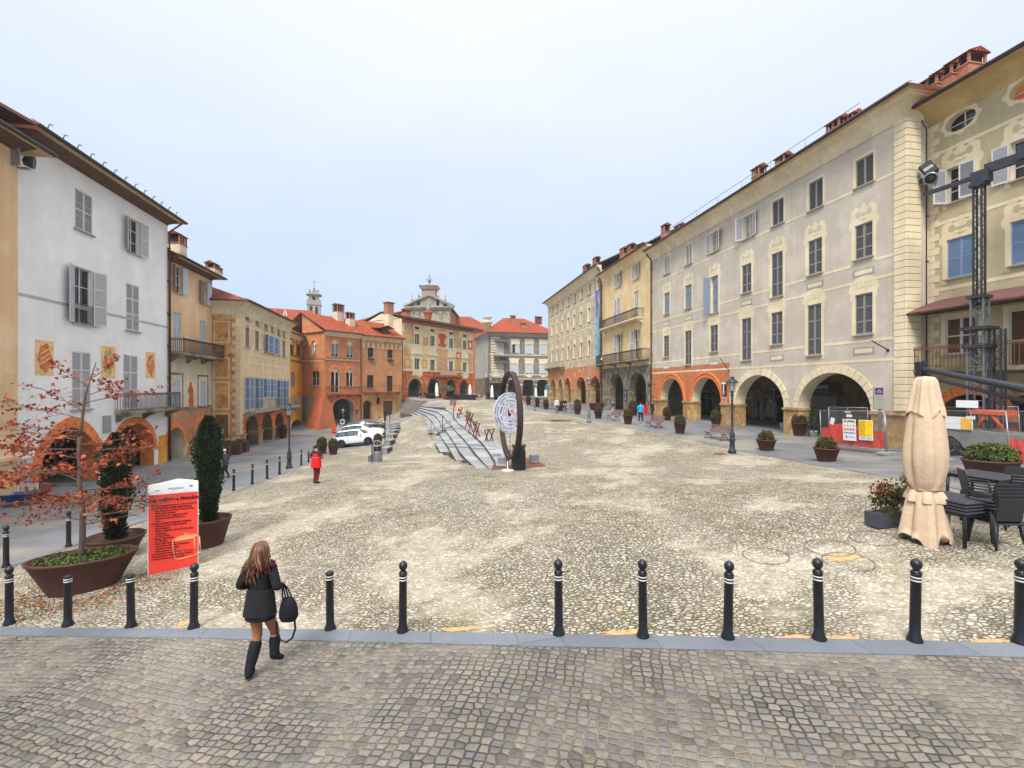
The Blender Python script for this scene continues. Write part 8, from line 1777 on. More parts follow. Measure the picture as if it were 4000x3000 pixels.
mb=MB(); leaf_quads(mb,ball_pts(1000,(0,.15,.54),(.38,.26,.38),rt,.3,-.8),.035,0,0,rt); leaf_quads(mb,ball_pts(140,(-.08,.15,.72),(.26,.2,.18),rt,.3,-.8),.026,1,0,rt); obj('plant',mb,[M['leafbox'],M['leafred']],t)
q=hit(3700,2000,5,13); t=thing('small_planter','small dark planter with dry leaves behind the beige parasol','planter',(q[0]+.05,q[1]+.9,G(q[0]+.05,q[1]+.9))); mb=MB(); mb.box(-.3,-.15,0,.3,.15,.3); obj('box',mb,M['darkplastic'],t); mb=MB(); leaf_quads(mb,ball_pts(500,(0,0,.5),(.34,.2,.3),rt,.3,-.8),.035,0,0,rt); obj('plant',mb,M['leafbox'],t)
tb=plain('dark_table_top',C((60,60,68)),.45,var=.1,spec=.4); cp_=plain('charcoal_plastic',C((36,38,44)),.45,var=.12,spec=.4)
def table(lb,px,py,rz,h_,w_=.8,lift=0,Z=None):
    q=hit(px,py) if Z is None else (P3(px,0,Z)[0],Z,G(P3(px,0,Z)[0],Z)); t=thing('cafe_table',lb,'table',(q[0],q[1],q[2]+lift),rz,'dark cafe tables by the parasol'); mb=MB(); mb.bbox((0,0,h_-.02),(w_,w_,.035),.01); obj('tabletop',mb,tb,t)
    mb=MB(); mb.box(-w_/2+.04,-w_/2+.04,h_-.1,w_/2-.04,w_/2-.04,h_-.04); obj('apron',mb,cp_,t)
    for sx in (-1,1):
        for sy in (-1,1): mb=MB(); x,y=sx*(w_/2-.07),sy*(w_/2-.07); mb.tube([(x,y,h_-.06),(x*1.03,y*1.03,0)],[.035,.028],8); obj('leg',mb,cp_,t)
    return t
T_=8.35
for i,(dz,lb) in enumerate(((0,'lowest table of the stack right of the beige parasol'),(.055,'second table of the stack right of the beige parasol'),(.11,'third table of the stack right of the beige parasol'),(.165,'topmost table of the stack right of the beige parasol'))): table(lb,3735,0,R(14),.62,.8,dz,T_)
table('dark cafe table farther back beside the oval pot',3845,0,R(18),.74,1.0,0,10.2)
def achair(lb,X,Y,rz,lift=0):
    t=thing('stacking_chair',lb,'chair',(X,Y,G(X,Y)+lift),rz,'dark plastic stacking chairs by the tables')
    mb=MB(); mb.bbox((0,0,.44),(.46,.46,.03),.012); obj('seat',mb,cp_,t)
    mb=MB(); mb.bbox((0,0,0),(.44,.022,.42),.01,0,Matrix.Translation((0,.235,.69))@Matrix.Rotation(R(-10),4,'X')); obj('backrest',mb,cp_,t)
    for sx in (-1,1):
        mb=MB(); mb.tube([(sx*.24,-.2,.66),(sx*.25,0,.67),(sx*.23,.24,.7)],.016,6); mb.tube([(sx*.24,-.2,.66),(sx*.235,-.22,.44)],.016,6); obj('armrest',mb,cp_,t)
        for sy in (-1,1): mb=MB(); mb.tube([(sx*.21,sy*.2,.44),(sx*.25,sy*.25,0)],[.024,.018],8); obj('leg',mb,cp_,t)
    return t
def w2(px,Z): return (px-2000)/FP*Z,Z
wn=['lowest','second','third','fourth','topmost']
for i in range(5): x,y=w2(3893,8.0); achair('%s chair of the stack nearest the right edge'%wn[i],x,y+.02*i,R(178),.055*i)
for i in range(4): x,y=w2(3838,9.0); achair('%s chair of the stack between the two tables'%(wn[i] if i<3 else 'topmost'),x,y+.02*i,R(60),.055*i)
for i in range(3): x,y=w2(3990,8.9); achair('%s chair of the stack cut by the right edge'%(wn[i] if i<2 else 'topmost'),x,y,R(150),.055*i)
achair('single dark chair tipped against the far table',*w2(3965,9.9),R(-60))
# ================================================================ site fences, posters, lift mast
net,nt_,b_=_m('orange_barrier_net'); uv_=coord(nt_,'UV'); br=N(nt_,'ShaderNodeTexBrick'); nt_.links.new(uv_,br.inputs['Vector']); br.inputs['Scale'].default_value=1; br.inputs['Brick Width'].default_value=.08; br.inputs['Row Height'].default_value=.045; br.inputs['Mortar Size'].default_value=.012; br.offset=0
b_.inputs['Base Color'].default_value=C((222,62,36)); al=ramp(nt_,br.outputs['Fac'],[(.4,(0,0,0,1)),(.6,(1,1,1,1))]); ad_=N(nt_,'ShaderNodeMath',operation='MULTIPLY_ADD'); nt_.links.new(al,ad_.inputs[0]); ad_.inputs[1].default_value=.45; ad_.inputs[2].default_value=.55; nt_.links.new(ad_.outputs[0],b_.inputs['Alpha']); b_.inputs['Roughness'].default_value=.7
mesh_,nt_,b_=_m('fence_wire'); uv_=coord(nt_,'UV'); br=N(nt_,'ShaderNodeTexBrick'); nt_.links.new(uv_,br.inputs['Vector']); br.inputs['Scale'].default_value=1; br.inputs['Brick Width'].default_value=.05; br.inputs['Row Height'].default_value=.2; br.inputs['Mortar Size'].default_value=.003; br.inputs['Mortar Smooth'].default_value=0; br.offset=0; nt_.links.new(br.outputs['Fac'],b_.inputs['Alpha']); b_.inputs['Base Color'].default_value=C((140,142,146)); b_.inputs['Metallic'].default_value=.5
def fence(lb,A,B_,h=1.9,nt0=None,nt1=None,netb=False):
    A=np.array(A[:2]);B_=np.array(B_[:2]); L=float(np.hypot(*(B_-A))); za,zb_=G(*A),G(*B_); t=thing('fence_panel',lb,'fence',(A[0],A[1],za+.1),math.atan2(*(B_-A)[::-1]),'temporary site fence panels'); t.rotation_euler=(0,-math.atan2(zb_-za,L),t.rotation_euler[2])
    mb=MB()
    for x in (0,L): mb.tube([(x,0,-.05),(x,0,h)],.022,8)
    for z in (.12,h-.02): mb.tube([(0,0,z),(L,0,z)],.018,8)
    mb.tube([(L*.5,0,.12),(L*.5,0,h)],.01,6); obj('frame',mb,M['metal'],t)
    mb=MB(); mb.add([(0,.0,.12),(L,.0,.12),(L,.0,h),(0,.0,h)],[(0,1,2,3)]); obj('wire_mesh',mb,mesh_,t)
    for x in (0.05,L-.05): mb=MB(); mb.bbox((x,0,-.03),(.22,.7,.13),.02); obj('foot_block',mb,plain('fence_foot',C((150,156,154)),.8) if 'ff' not in M else M['ff'],t)
    if netb:
        mb=MB(); k=24; v=[]
        for i in range(k+1):
            for z in (.15,.55,.95): v.append((L*i/k,.04+.03*math.sin(i*1.7+z*5),z+.03*math.sin(i*.9)))
        mb.add(v,[(3*i+j,3*i+3+j,3*i+4+j,3*i+1+j) for i in range(k) for j in (0,1)]); obj('orange_net',mb,net,t)
    mb=MB(); mb.box(L*.5-.16,-.03,h-.32,L*.5+.16,-.022,h-.2); obj('name_plate',mb,M['white_s'],t); return t,L
M['ff']=plain('fence_foot',C((150,156,154)),.8)
f1=P3(3208,0,24.5)[:2]; f2=P3(3459,0,21.0)[:2]; f3=P3(3690,0,18.2)[:2]; f4=P3(3942,0,15.8)[:2]
ta,La=fence('fence panel carrying the white and yellow posters',f1,f2,netb=True); fence('plain fence panel between the posters and the beige parasol',P3(3466,0,20.9)[:2],P3(3672,0,18.4)[:2]); fence('fence panel in front of the grey lift vehicle',P3(3681,0,18.1)[:2],f4); tn,_=fence('fence panel with orange net at the right edge',P3(3950,0,15.6)[:2],P3(4180,0,14.4)[:2],netb=True)
f_,_=fence('rear fence panel with orange net behind the white poster',P3(3392,0,24.4)[:2],P3(3240,0,26.3)[:2],netb=True); fence('rear fence panel with orange net behind the lift vehicle',P3(3700,0,21.2)[:2],P3(3990,0,18.6)[:2],netb=True)
mt=Matrix.Translation
t=thing('safety_notice','white safety notice with red prohibition signs hung on the fence','notice',ta.location,0); t.rotation_euler=ta.rotation_euler; u0=La*.40; mb=MB(); mb.box(u0,-.06,.42,u0+.72,-.045,1.48); obj('sheet',mb,M['white_s'],t)
rd=plain('notice_red',C((200,36,40)),.5); yl=plain('notice_orange',C((226,160,60)),.5); bl_=plain('notice_blue',C((40,80,170)),.5)
def circ(cx,cz,r_,mat,nm,ring=True):
    mb=MB(); pts=[(cx+r_*math.cos(2*PI*i/16),cz+r_*math.sin(2*PI*i/16)) for i in range(16)]; h=[[(cx+r_*.72*math.cos(2*PI*i/16),cz+r_*.72*math.sin(2*PI*i/16)) for i in range(16)]] if ring else []; mb.poly(pts,-.066,-.061,0,holes=h)
    if ring: mb.box(-r_*.9,-.066,-.01,r_*.9,-.061,.012,0,mt((cx,0,cz))@Matrix.Rotation(R(45),4,'Y'))
    obj(nm,mb,mat,t)
circ(u0+.13,1.38,.075,rd,'prohibition_mark')
for i in range(4): mb=MB(); cx=u0+.12+i*.16; mb.poly([(cx-.06,1.13),(cx+.06,1.13),(cx,1.24)],-.066,-.061); obj('warning_mark',mb,yl,t); circ(cx,.97,.062,rd,'prohibition_mark')
for i in range(7): circ(u0+.09+i*.09,.8,.034,bl_,'mandatory_mark',False)
circ(u0+.2,.6,.05,rd,'prohibition_mark',False); text('print','CANTIERE EDILE\nVIETATO L\'ACCESSO',.05,M['black_s'],t,(u0+.46,-.064,1.37),rx); text('print','ai non addetti ai lavori',.036,M['black_s'],t,(u0+.46,-.064,.6),rx)
t=thing('yellow_notice','yellow and white site notice hung on the fence right of the safety notice','notice',ta.location,0); t.rotation_euler=ta.rotation_euler; u0=La*.40+.88; mb=MB(); mb.box(u0,-.06,.5,u0+.72,-.045,1.46); obj('sheet',mb,M['white_s'],t); ye=plain('site_yellow',C((250,208,20)),.5); mb=MB(); mb.box(u0+.02,-.068,.68,u0+.34,-.061,1.44); obj('print_left',mb,lined('yellow_print',C((240,190,20)),C((150,110,20)),14,9,.4),t); mb=MB(); mb.box(u0+.36,-.068,.68,u0+.70,-.061,1.44); obj('print_right',mb,ye,t)
text('print','CANTIERE',.06,M['shnavy'],t,(u0+.2,-.064,.59),rx); text('print','impresa edile\nlavori in corso',.04,M['shgrey'],t,(u0+.55,-.064,.59),rx)
t=thing('paper_sheet','tilted blank white paper sheet clipped on the fence with the red net','notice',ta.location,0); t.rotation_euler=ta.rotation_euler; mb=MB(); mb.box(-.12,-.005,-.17,.12,.0,.17,0,mt((La*.22,-.03,1.35))@Matrix.Rotation(R(22),4,'Y')); obj('sheet',mb,M['white_s'],t)
# bus or parking info pole
q=P3(3437,0,22.6); z=G(q[0],q[1]); t=thing('info_pole','tall grey info pole with a purple head beside the quoined corner','sign',(q[0],q[1],z)); mb=MB(); mb.box(-.07,-.04,0,.07,.04,2.3); obj('pole',mb,M['metal'],t); mb=MB(); mb.bbox((-.08,0,2.55),(.46,.12,1.1),.02); obj('head',mb,M['gpale'],t); mb=MB(); mb.box(-.28,-.075,2.75,.1,-.062,3.05); obj('purple_panel',mb,plain('purple',C((84,50,110)),.5),t); text('lettering','bus\nfermata',.09,M['white_s'],t,(-.09,-.08,2.9),rx)
# lift vehicle with lattice mast
q=P3(3825,0,19.0); z=G(q[0],q[1]); az_=math.atan2(-.969,.247)+R(6)
t=thing('lift_vehicle','grey wheeled lift machine with a tall lattice mast behind the site fence','crane',(q[0],q[1],z),az_)
gm=plain('machine_grey',C((122,124,122)),.6,var=.2,sc=3); 
mb=MB(); mb.poly([(-1.45,.4),(-1.45,.95),(-1.2,1.15),(-.2,1.12),(1.9,1.0),(2.1,.85),(2.0,.35),(-.15,.35),(-.3,.62),(-.55,.8),(-.85,.78),(-1.05,.6),(-1.15,.35)],-.75,.75); obj('chassis',mb,gm,t)
mb=MB(); mb.poly([(-.98+.15*math.cos(2*PI*i/14),.86+.09*math.sin(2*PI*i/14)) for i in range(14)],-.77,-.752); obj('port_hole',mb,M['black_s'],t)
for x,s in ((-.65,-1),(-.65,1),(1.3,-1),(1.3,1)):
    mb=MB(); mb.lathe([(.2,-.1),(.32,-.09),(.36,-.02),(.34,.06),(.24,.08)],24,0,(0,0,0),mt((x,s*.72,.36))@Matrix.Rotation(-s*PI/2,4,'X')); wh=obj('wheel',mb,M['carblack'],t); mb=MB(); mb.lathe([(.0,.03),(.08,.05),(.12,.02),(.2,.06),(.23,.085)],20,0,(0,0,0),mt((x,s*.72,.36))@Matrix.Rotation(-s*PI/2,4,'X'),cap=False); obj('rim',mb,M['white_s'],wh)
def lattice(x,y,z0,z1,w_,mat,nm):
    mb=MB(); h=w_/2; n=max(2,int((z1-z0)/.42)); 
    for sx in (-1,1):
        for sy in (-1,1): mb.box(x+sx*h-.03,y+sy*h-.03,z0,x+sx*h+.03,y+sy*h+.03,z1)
    for i in range(n):
        a=z0+(z1-z0)*i/n; b2=z0+(z1-z0)*(i+1)/n; s=1 if i%2 else -1
        for (p0,p1) in (((-h,-h),(h,-h)),((h,-h),(h,h)),((h,h),(-h,h)),((-h,h),(-h,-h))):
            mb.tube([(x+p0[0],y+p0[1],a if s>0 else b2),(x+p1[0],y+p1[1],b2 if s>0 else a)],.013,4); mb.tube([(x+p0[0],y+p0[1],a),(x+p1[0],y+p1[1],a)],.01,4)
    obj(nm,mb,mat,t)
lm=plain('galvanised_mast',C((120,126,136)),.45,.5,var=.15); lm2=plain('dark_mast',C((62,66,74)),.5,.4,var=.15); ztop=-(700-HY)/FP*19-z
lattice(0,0,.9,4.6,.52,lm,'mast_section'); lattice(.02,.0,3.9,6.6,.40,lm,'mast_section'); lattice(.0,0,6.2,ztop,.26,lm2,'mast_section'); lattice(.5,.15,1.2,5.2,.34,lm2,'rear_mast')
for zz,w_ in ((4.45,.8),(6.5,.6),(ztop-.3,.5),(5.2,.9)): mb=MB(); mb.box(-w_/2,-w_/2,zz,w_/2,w_/2,zz+.12); obj('collar',mb,lm2,t)
mb=MB(); mb.box(-1.9,-.09,ztop+.05,.2,.09,ztop+.2); mb.box(-.2,-.2,ztop-.2,.35,.2,ztop+.3); mb.box(.2,-.12,ztop+.15,2.6,.12,ztop+.5); mb.box(1.2,-.2,ztop+.2,2.4,.2,ztop+.75); obj('jib',mb,lm2,t)
mb=MB(); mb.tube([(.0,0,ztop-.2),(0,0,ztop+.1)],.2,12); obj('slew_ring',mb,plain('rust_orange',C((170,84,50)),.7),t)
mb=MB(); mb.box(-.1,-.5,1.75,1.3,-.3,1.95); mb.tube([(.1,-.4,1.2),(.45,-.4,1.9)],.06,8); mb.tube([(.9,-.4,1.2),(.5,-.4,1.85)],.06,8); obj('hydraulic_arm',mb,plain('machine_orange',C((214,84,40)),.5),t)
mb=MB(); mb.box(-.75,-.8,1.1,.15,-.76,1.62,0); mb.box(-.2,-.82,1.12,.12,-.8,1.6,1); obj('control_box',mb,[M['white_s'],plain('amber',C((240,180,60)),.5)],t)
mb=MB(); mb.box(-.5,-.55,2.0,.2,-.5,2.3); obj('plate',mb,M['white_s'],t)
# dark folded awning arms above the cafe (fixed boom)
q0=P3(3598,1440,17.5); q1=P3(4060,1530,12.2); t=thing('dark_boom','long dark folded awning beam stretching out above the lift vehicle at right','awning',tuple(q0)); d=q1-q0; mb=MB(); mb.tube([(0,0,0),tuple(d)],[.085,.12],8); mb.tube([(0,0,-.28),tuple(d+np.array([0,0,-.34]))],[.05,.07],8); obj('beam',mb,plain('awning_dark',C((54,58,68)),.6),t); mb=MB(); mb.bbox((0,0,0),(.28,.28,.55),.03); obj('end_cap',mb,M['darkplastic'],t)
mb=MB(); mb.tube([tuple(d*.93+np.array([0,0,-.2])),tuple(d*.93+np.array([0,0,G(q1[0],q1[1])-q0[2]-.2]))],.06,8); obj('leg',mb,M['darkplastic'],t)
# ================================================================ drain rings and orange paint marks
M['coverm']=plain('worn_cover_iron',C((116,104,92)),.7,.2,var=.35,sc=6)
for px,py,r_,lb in ((2920,2105,.36,'round cover ring left of the group before the parasol'),(2990,2172,.38,'round cover ring nearest the centre of the square'),(3240,2140,.40,'round cover ring above the orange painted one'),(3312,2195,.38,'round cover ring with orange paint'),(3412,2103,.38,'round cover ring just left of the dark square planter'),(2915,1800,.42,'round cover ring in front of the near right lamp'),(3100,1816,.42,'round cover ring near the walkway edge before the reddish pot')):
    q=hit(px,py); mb=MB(); n=40; v=[];f=[]
    for i in range(n):
        a=2*PI*i/n
        for rr in (r_*.955,r_,r_*1.0): x,y=q[0]+rr*math.cos(a),q[1]+rr*math.sin(a); v.append((x,y,G(x,y)+.016))
    f=[(3*i,3*i+1,3*((i+1)%n)+1,3*((i+1)%n)) for i in range(n)]; mb.add(v,f,0); o=obj('cover_ring',mb,M['coverm']); tag(o,lb,'drain cover','round covers set in the cobbles')
M['x']=0
opm=plain('orange_paint',C((196,150,104)),.85,var=.3,sc=14)
for px,py,w_,d_,lb in ((1810,2458,.34,.06,'orange paint streak on cobbles left of the middle bollards'),(2430,2473,.28,.07,'orange paint streak left of the second right bollard'),(3110,2492,.26,.06,'orange paint streak left of the third right bollard'),(3290,2494,.2,.06,'orange paint streak right of the third right bollard'),(3860,2508,.3,.05,'orange paint streak left of the last bollard'),(3300,2180,.34,.12,'orange paint smear across a round cover'),(2420,2385,.05,.05,'tiny orange dab on the cobbles'),(2062,1628,.75,.4,'faded orange paint mark beyond the ring'),(725,2436,.12,.1,'orange dab beside the bollard before the red board')):
    q=hit(px,py); pts=[]; n=22
    for i in range(n): a=2*PI*i/n; k=1+rt.uniform(-.35,.25); pts.append((q[0]+w_*k*math.cos(a),q[1]+d_*k*math.sin(a)))
    mb=MB(); mb.add([(x,y,G(x,y)+.008) for x,y in pts],[tuple(range(n))]); o=obj('paint_mark',mb,opm); tag(o,lb,'paint mark')
for px,py,w_ in ((2180,1645,.8),(2480,2018,.0)):
    if w_: 
        q=hit(px,py); mb=MB(); pts=[(q[0]+rt.gauss(0,.6),q[1]+rt.gauss(0,.5)) for _ in range(500)]; leaf_quads(mb,[(x,y,G(x,y)+.03) for x,y in pts],.045,0,0,rt); o=obj('grass_tuft',mb,M['leafgreen']); o['kind']='stuff'; tag(o,'patch of weeds growing between the cobbles','weeds')
# ================================================================ people
SKN=plain('skin',C((206,150,124)),.6,var=.05); TAN=plain('tan_tights',C((156,100,72)),.6,var=.06)
def skinm(name,verts,edges,mat,par,sub=2):
    me=bpy.data.meshes.new(name); me.from_pydata([v[0] for v in verts],edges,[]); o=bpy.data.objects.new(name+'_tmp',me); COL.objects.link(o)
    m=o.modifiers.new('s','SKIN'); m.use_smooth_shade=True; sv=me.skin_vertices[0].data
    for i,v in enumerate(verts):
        r=v[1]; sv[i].radius=r if isinstance(r,tuple) else (r,r); sv[i].use_root=(i==0)
    u=o.modifiers.new('u','SUBSURF'); u.levels=sub; u.render_levels=sub
    dg=bpy.context.evaluated_depsgraph_get(); dg.update(); nm=bpy.data.meshes.new_from_object(o.evaluated_get(dg)); bpy.data.objects.remove(o); nm.materials.clear(); nm.materials.append(mat)
    for p_ in nm.polygons: p_.use_smooth=True
    q=bpy.data.objects.new(name,nm); COL.objects.link(q); q.parent=par; return q
def person(label,loc,rz,H,top,legs,feet,hair,arms=None,legp=None,coat=None,hairmat=None,long_hair=False,sleeve=True,bare=None,lean=0.0,girl=False,turn=0):
    """legp: ((knee),(ankle),(toe)) left then right; arms: ((elbow),(wrist),(finger direction)) left then right; faces +y"""
    t=thing('person',label,'person',loc,rz); k=H/1.75; t.scale=(k,k,k)
    legp=legp or (((-.10,.03,.50),(-.10,-.03,.08),(-.11,.12,.035)),((.10,.03,.50),(.10,-.03,.08),(.11,.12,.035)))
    arms=arms or (((-.25,-.03,1.15),(-.26,.08,.92)),((.25,-.03,1.15),(.26,.08,.92)))
    sw=.155 if girl else .175; ly=lean
    V=[((0,0,.95),(.11,.085) if girl else (.125,.10))]; E_=[]
    def ad(co,r,frm): V.append((co,r)); E_.append((frm,len(V)-1)); return len(V)-1
    w_=ad((0,ly*.3,1.10),(.115 if girl else .13,.09),0); c_=ad((0,ly*.7,1.28),(.135 if girl else .155,.10),w_); uc=ad((0,ly,1.40),(.10,.085),c_); nk=ad((0,ly+.005,1.49),.05,uc); hb_=ad((0,ly+.02,1.555),.062,nk); hc=ad((0,ly+.02,1.63),(.078,.092),hb_); ad((0,ly+.01,1.70),(.066,.076),hc)
    for s,(kn,an,to) in zip((-1,1),legp):
        h_=ad((s*.09,0,.88),.074 if girl else .088,0); kk_=ad(kn,.055,h_); cf=ad(tuple(kn[i]*.6+an[i]*.4-(.015 if i==1 else 0) for i in range(3)),.052,kk_); a_=ad(an,.036,cf); ad(to,.032,a_)
    for s,(el,wr) in zip((-1,1),arms):
        sh=ad((s*sw,ly,1.41),.052,uc); e_=ad(el,.038,sh); wx=ad(wr,.025,e_); d=(Vector(wr)-Vector(el)).normalized(); pm=Vector(wr)+d*.05; pa=ad(tuple(pm),(.032,.02),wx); side=d.cross(Vector((0,1,0) if abs(d.y)<.8 else (0,0,1))).normalized()
        for q,L_ in ((-1.5,.062),(-.5,.078),(.5,.074),(1.5,.056)):
            b_=pm+d*.035+side*q*.016; f1_=ad(tuple(b_),.0085,pa); m_=b_+d*L_*.5+Vector((0,.008,0)); f2_=ad(tuple(m_),.008,f1_); ad(tuple(m_+d*L_*.45+Vector((0,.02,0))),.0065,f2_)
        tb_=ad(tuple(pm+side*s*.035+d*.0),.0095,pa); ad(tuple(pm+side*s*.05+d*.04),.008,tb_)
    ad((0,ly+.115,1.615),.013,hc)
    body=skinm('body',V,E_,SKN,t,2)
    # face details
    mb=MB()
    for s in (-1,1): mb.ball((s*.032,ly+.098,1.642),(.012,.008,.008),8,6)
    mb.box(-.025,ly+.098,1.58,.025,ly+.104,1.586); obj('eyes_and_mouth',mb,plain('dark_features',C((60,36,34)),.5) if 'ft' not in M else M['ft'],t); M['ft']=t.children[-1].data.materials[0]
    mb=MB()
    for s in (-1,1): mb.ball((s*.083,ly+.01,1.625),(.012,.022,.032),8,6)
    obj('ears',mb,SKN,t)
    # trousers, boots, jacket
    if legs:
        V2=[((0,0,.97),(.14,.115))];E2=[]
        for s,(kn,an,to) in zip((-1,1),legp):
            b_=len(V2); V2+=[((s*.092,0,.86),.103),(kn,.074),(tuple(a*.35+b2*.65 for a,b2 in zip(kn,an)),.062),(tuple(a*.05+b2*.95 for a,b2 in zip(kn,an)),.056)]; E2+=[(0,b_),(b_,b_+1),(b_+1,b_+2),(b_+2,b_+3)]
        skinm('trousers',V2,E2,legs,t)
    for s,(kn,an,to) in zip((-1,1),legp):
        a=Vector(an);o_=Vector(to);h=a+(a-o_)*.32; h.z=min(a.z,o_.z+.01 if a.z<.15 else a.z-.02); hi=a+(Vector(kn)-a)*(.92 if bare else .12)
        V3=[(tuple(a+Vector((0,0,-.005))),.046),(tuple((a+o_)/2+Vector((0,0,-.012))),.042),(tuple(o_+(o_-a)*.25),.036),(tuple(h),.036)]+([(tuple(a+(Vector(kn)-a)*.4),.076),(tuple(hi),.082)] if bare else [(tuple(hi),.044)])
        E3=[(0,1),(1,2),(0,3),(0,4)]+([(4,5)] if bare else []); skinm('boot' if bare else 'shoe',V3,E3,feet,t,2)
    if bare:
        V2=[((0,0,.93),(.11,.09))];E2=[]
        for s,(kn,an,to) in zip((-1,1),legp): b_=len(V2); V2+=[((s*.08,0,.84),.084),(kn,.062),(tuple(a*.6+b2*.4 for a,b2 in zip(kn,an)),.056)]; E2+=[(0,b_),(b_,b_+1),(b_+1,b_+2)]
        skinm('tights',V2,E2,bare,t)
    V4=[((0,ly*.1,.96),(.150,.120)),((0,ly*.3,1.10),(.135 if girl else .158,.115)),((0,ly*.7,1.28),(.155 if girl else .178,.125)),((0,ly,1.41),(.115,.10)),((0,ly+.01,1.475),(.07,.07))]; E4=[(0,1),(1,2),(2,3),(3,4)]
    for s,(el,wr) in zip((-1,1),arms): b_=len(V4); V4+=[((s*sw,ly,1.405),.072),(el,.056),(tuple(a*.12+b2*.88 for a,b2 in zip(el,wr)),.042)]; E4+=[(3,b_),(b_,b_+1),(b_+1,b_+2)]
    skinm('jacket',V4,E4,top,t)
    if coat:
        cm,z1,z0,r1,r0=coat; secs=[]
        for i in range(7):
            f=i/6; z=z1+(z0-z1)*f; r_=r1+(r0-r1)*f**.8; secs.append([(r_*1.12*(1+.05*f*math.sin(7*a+1))*math.cos(a),ly*.2+r_*.86*(1+.05*f*math.sin(7*a))*math.sin(a)-.01*f,z+.012*math.sin(3*a)*f) for a in [2*PI*j/32 for j in range(32)]])
        mb=MB(); mb.loft(secs,0,cap=False); obj('coat_skirt',mb,cm,t)
    # hair
    mb=MB(); v=[];n=20
    if not long_hair: 
        mb.ball((0,ly+.002,1.665),(.089,.098,.082),18,12,noise=.03); 
        f=mb.F; mb.F=[q for q in f if not (sum(mb.V[i][1] for i in q)/len(q)>ly+.05 and sum(mb.V[i][2] for i in q)/len(q)<1.70) and sum(mb.V[i][2] for i in q)/len(q)>1.60]; mb.M=[0]*len(mb.F); mb.S=[True]*len(mb.F)
    else:
        mb.ball((0,ly-.005,1.66),(.096,.104,.09),20,12,noise=.02)
        rr=random.Random(4)
        for i in range(150):
            a=rr.uniform(PI*1.02,PI*1.98) if rr.random()<.85 else rr.uniform(-.2,PI*1.2); x0=.092*math.cos(a); y0=ly-.005+.1*math.sin(a); L_=rr.uniform(.26,.44)*(1 if x0<.02 else .8); sx=rr.gauss(-.012,.03)
            P=[(x0*.6,y0*.7,1.73),(x0*1.02,y0*1.03,1.66),(x0*1.08+sx*.3,y0*1.12-.01,1.56),(x0*1.1+sx*1.1+.012*math.sin(i),y0*1.2-.02,1.66-L_*.55),(x0*1.0+sx*2+.015*math.sin(i*2),y0*1.15-.035,1.66-L_*.85),(x0*.9+sx*2.8,y0*1.1-.035,1.66-L_)]
            mb.tube(P,[.012,.013,.013,.011,.008,.002],5)
    obj('hair',mb,hair,t); return t
cl=lambda nm,c,v=.12: plain(nm,C(c),.85,var=v,sc=4,bmp=.004)
blk=cl('black_leather',(30,30,34)); navy=cl('navy_cloth',(36,42,60)); dark=cl('dark_jacket',(44,42,52)); jeans=cl('blue_jeans',(62,82,116)); brownj=cl('brown_jacket',(82,70,76)); maroon=cl('maroon_trousers',(112,36,40)); red=cl('red_jacket',(216,24,30),.05); white=cl('cream_jacket',(216,212,204)); turq=cl('turquoise_jacket',(40,164,204)); beige=cl('beige_coat',(206,178,156)); 
whh=plain('white_hair',C((220,218,216)),.8); brh=plain('dark_hair',C((52,36,32)),.8); grh=plain('grey_hair',C((160,150,144)),.8)
aub,nt_,b_=_m('auburn_hair'); nt_.links.new(ramp(nt_,N(nt_,'ShaderNodeNewGeometry').outputs['Random Per Island'],[(0,C((54,34,28))),(.5,C((84,56,42))),(1,C((146,106,76)))]),b_.inputs['Base Color']); b_.inputs['Roughness'].default_value=.45
# woman walking away in the foreground
q=hit(1018,2640)
t=person('woman in a black jacket, short skirt and tall black boots walking away',q,R(-4),1.70,blk,None,cl('boot_leather',(24,26,34)),aub,girl=True,long_hair=True,bare=TAN,
 legp=(((-.075,.06,.50),(-.10,-.10,.085),(-.15,.06,.035)),((.075,.20,.49),(.10,.14,.20),(.12,.27,.10))),
 arms=(((-.27,-.05,1.17),(-.17,.16,1.12)),((.25,-.04,1.17),(.17,.17,1.13))),coat=(blk,1.16,.82,.140,.185))
skt=[(.150*1.25*math.cos(a),.15*math.sin(a)) for a in [2*PI*j/32 for j in range(32)]]
mb=MB(); mb.loft([[(x*f,y*f,z) for x,y in skt] for z,f in ((.90,.96),(.82,1.0),(.765,1.03))],cap=False); obj('short_skirt',mb,cl('dark_skirt',(22,22,26)),t)
mb=MB(); leaf_quads(mb,[(.17*math.cos(a)*(1+rt.gauss(0,.12)),-.02+.12*math.sin(a)*(1+rt.gauss(0,.15)),1.455+rt.gauss(0,.022)-.02*abs(math.cos(a))) for a in [rt.uniform(0,2*PI) for _ in range(900)]],.02,0,0,rt); mb.tube([(.15*math.cos(a),-.02+.11*math.sin(a),1.45) for a in [2*PI*j/20 for j in range(21)]],.03,6); obj('fur_collar',mb,cl('burgundy_fur',(78,26,40)),t)
bgm=cl('black_bag',(20,22,34)); bg_=thing('shoulder_bag','black soft shoulder bag with long hanging strap carried by the woman in black','bag',(q[0],q[1],q[2]),R(-4)); k=1.7/1.75
mb=MB(); secs=[]
for z,rx_,ry_ in ((.72,.06,.04),(.735,.11,.07),(.80,.14,.09),(.90,.135,.09),(1.0,.11,.075),(1.06,.075,.05),(1.08,.03,.02)): secs.append([(.35+rx_*(1+.06*math.sin(5*a))*math.cos(a),.05+ry_*math.sin(a),z) for a in [2*PI*j/20 for j in range(20)]])
mb.loft(secs); obj('bag_body',mb,bgm,bg_); mb=MB()
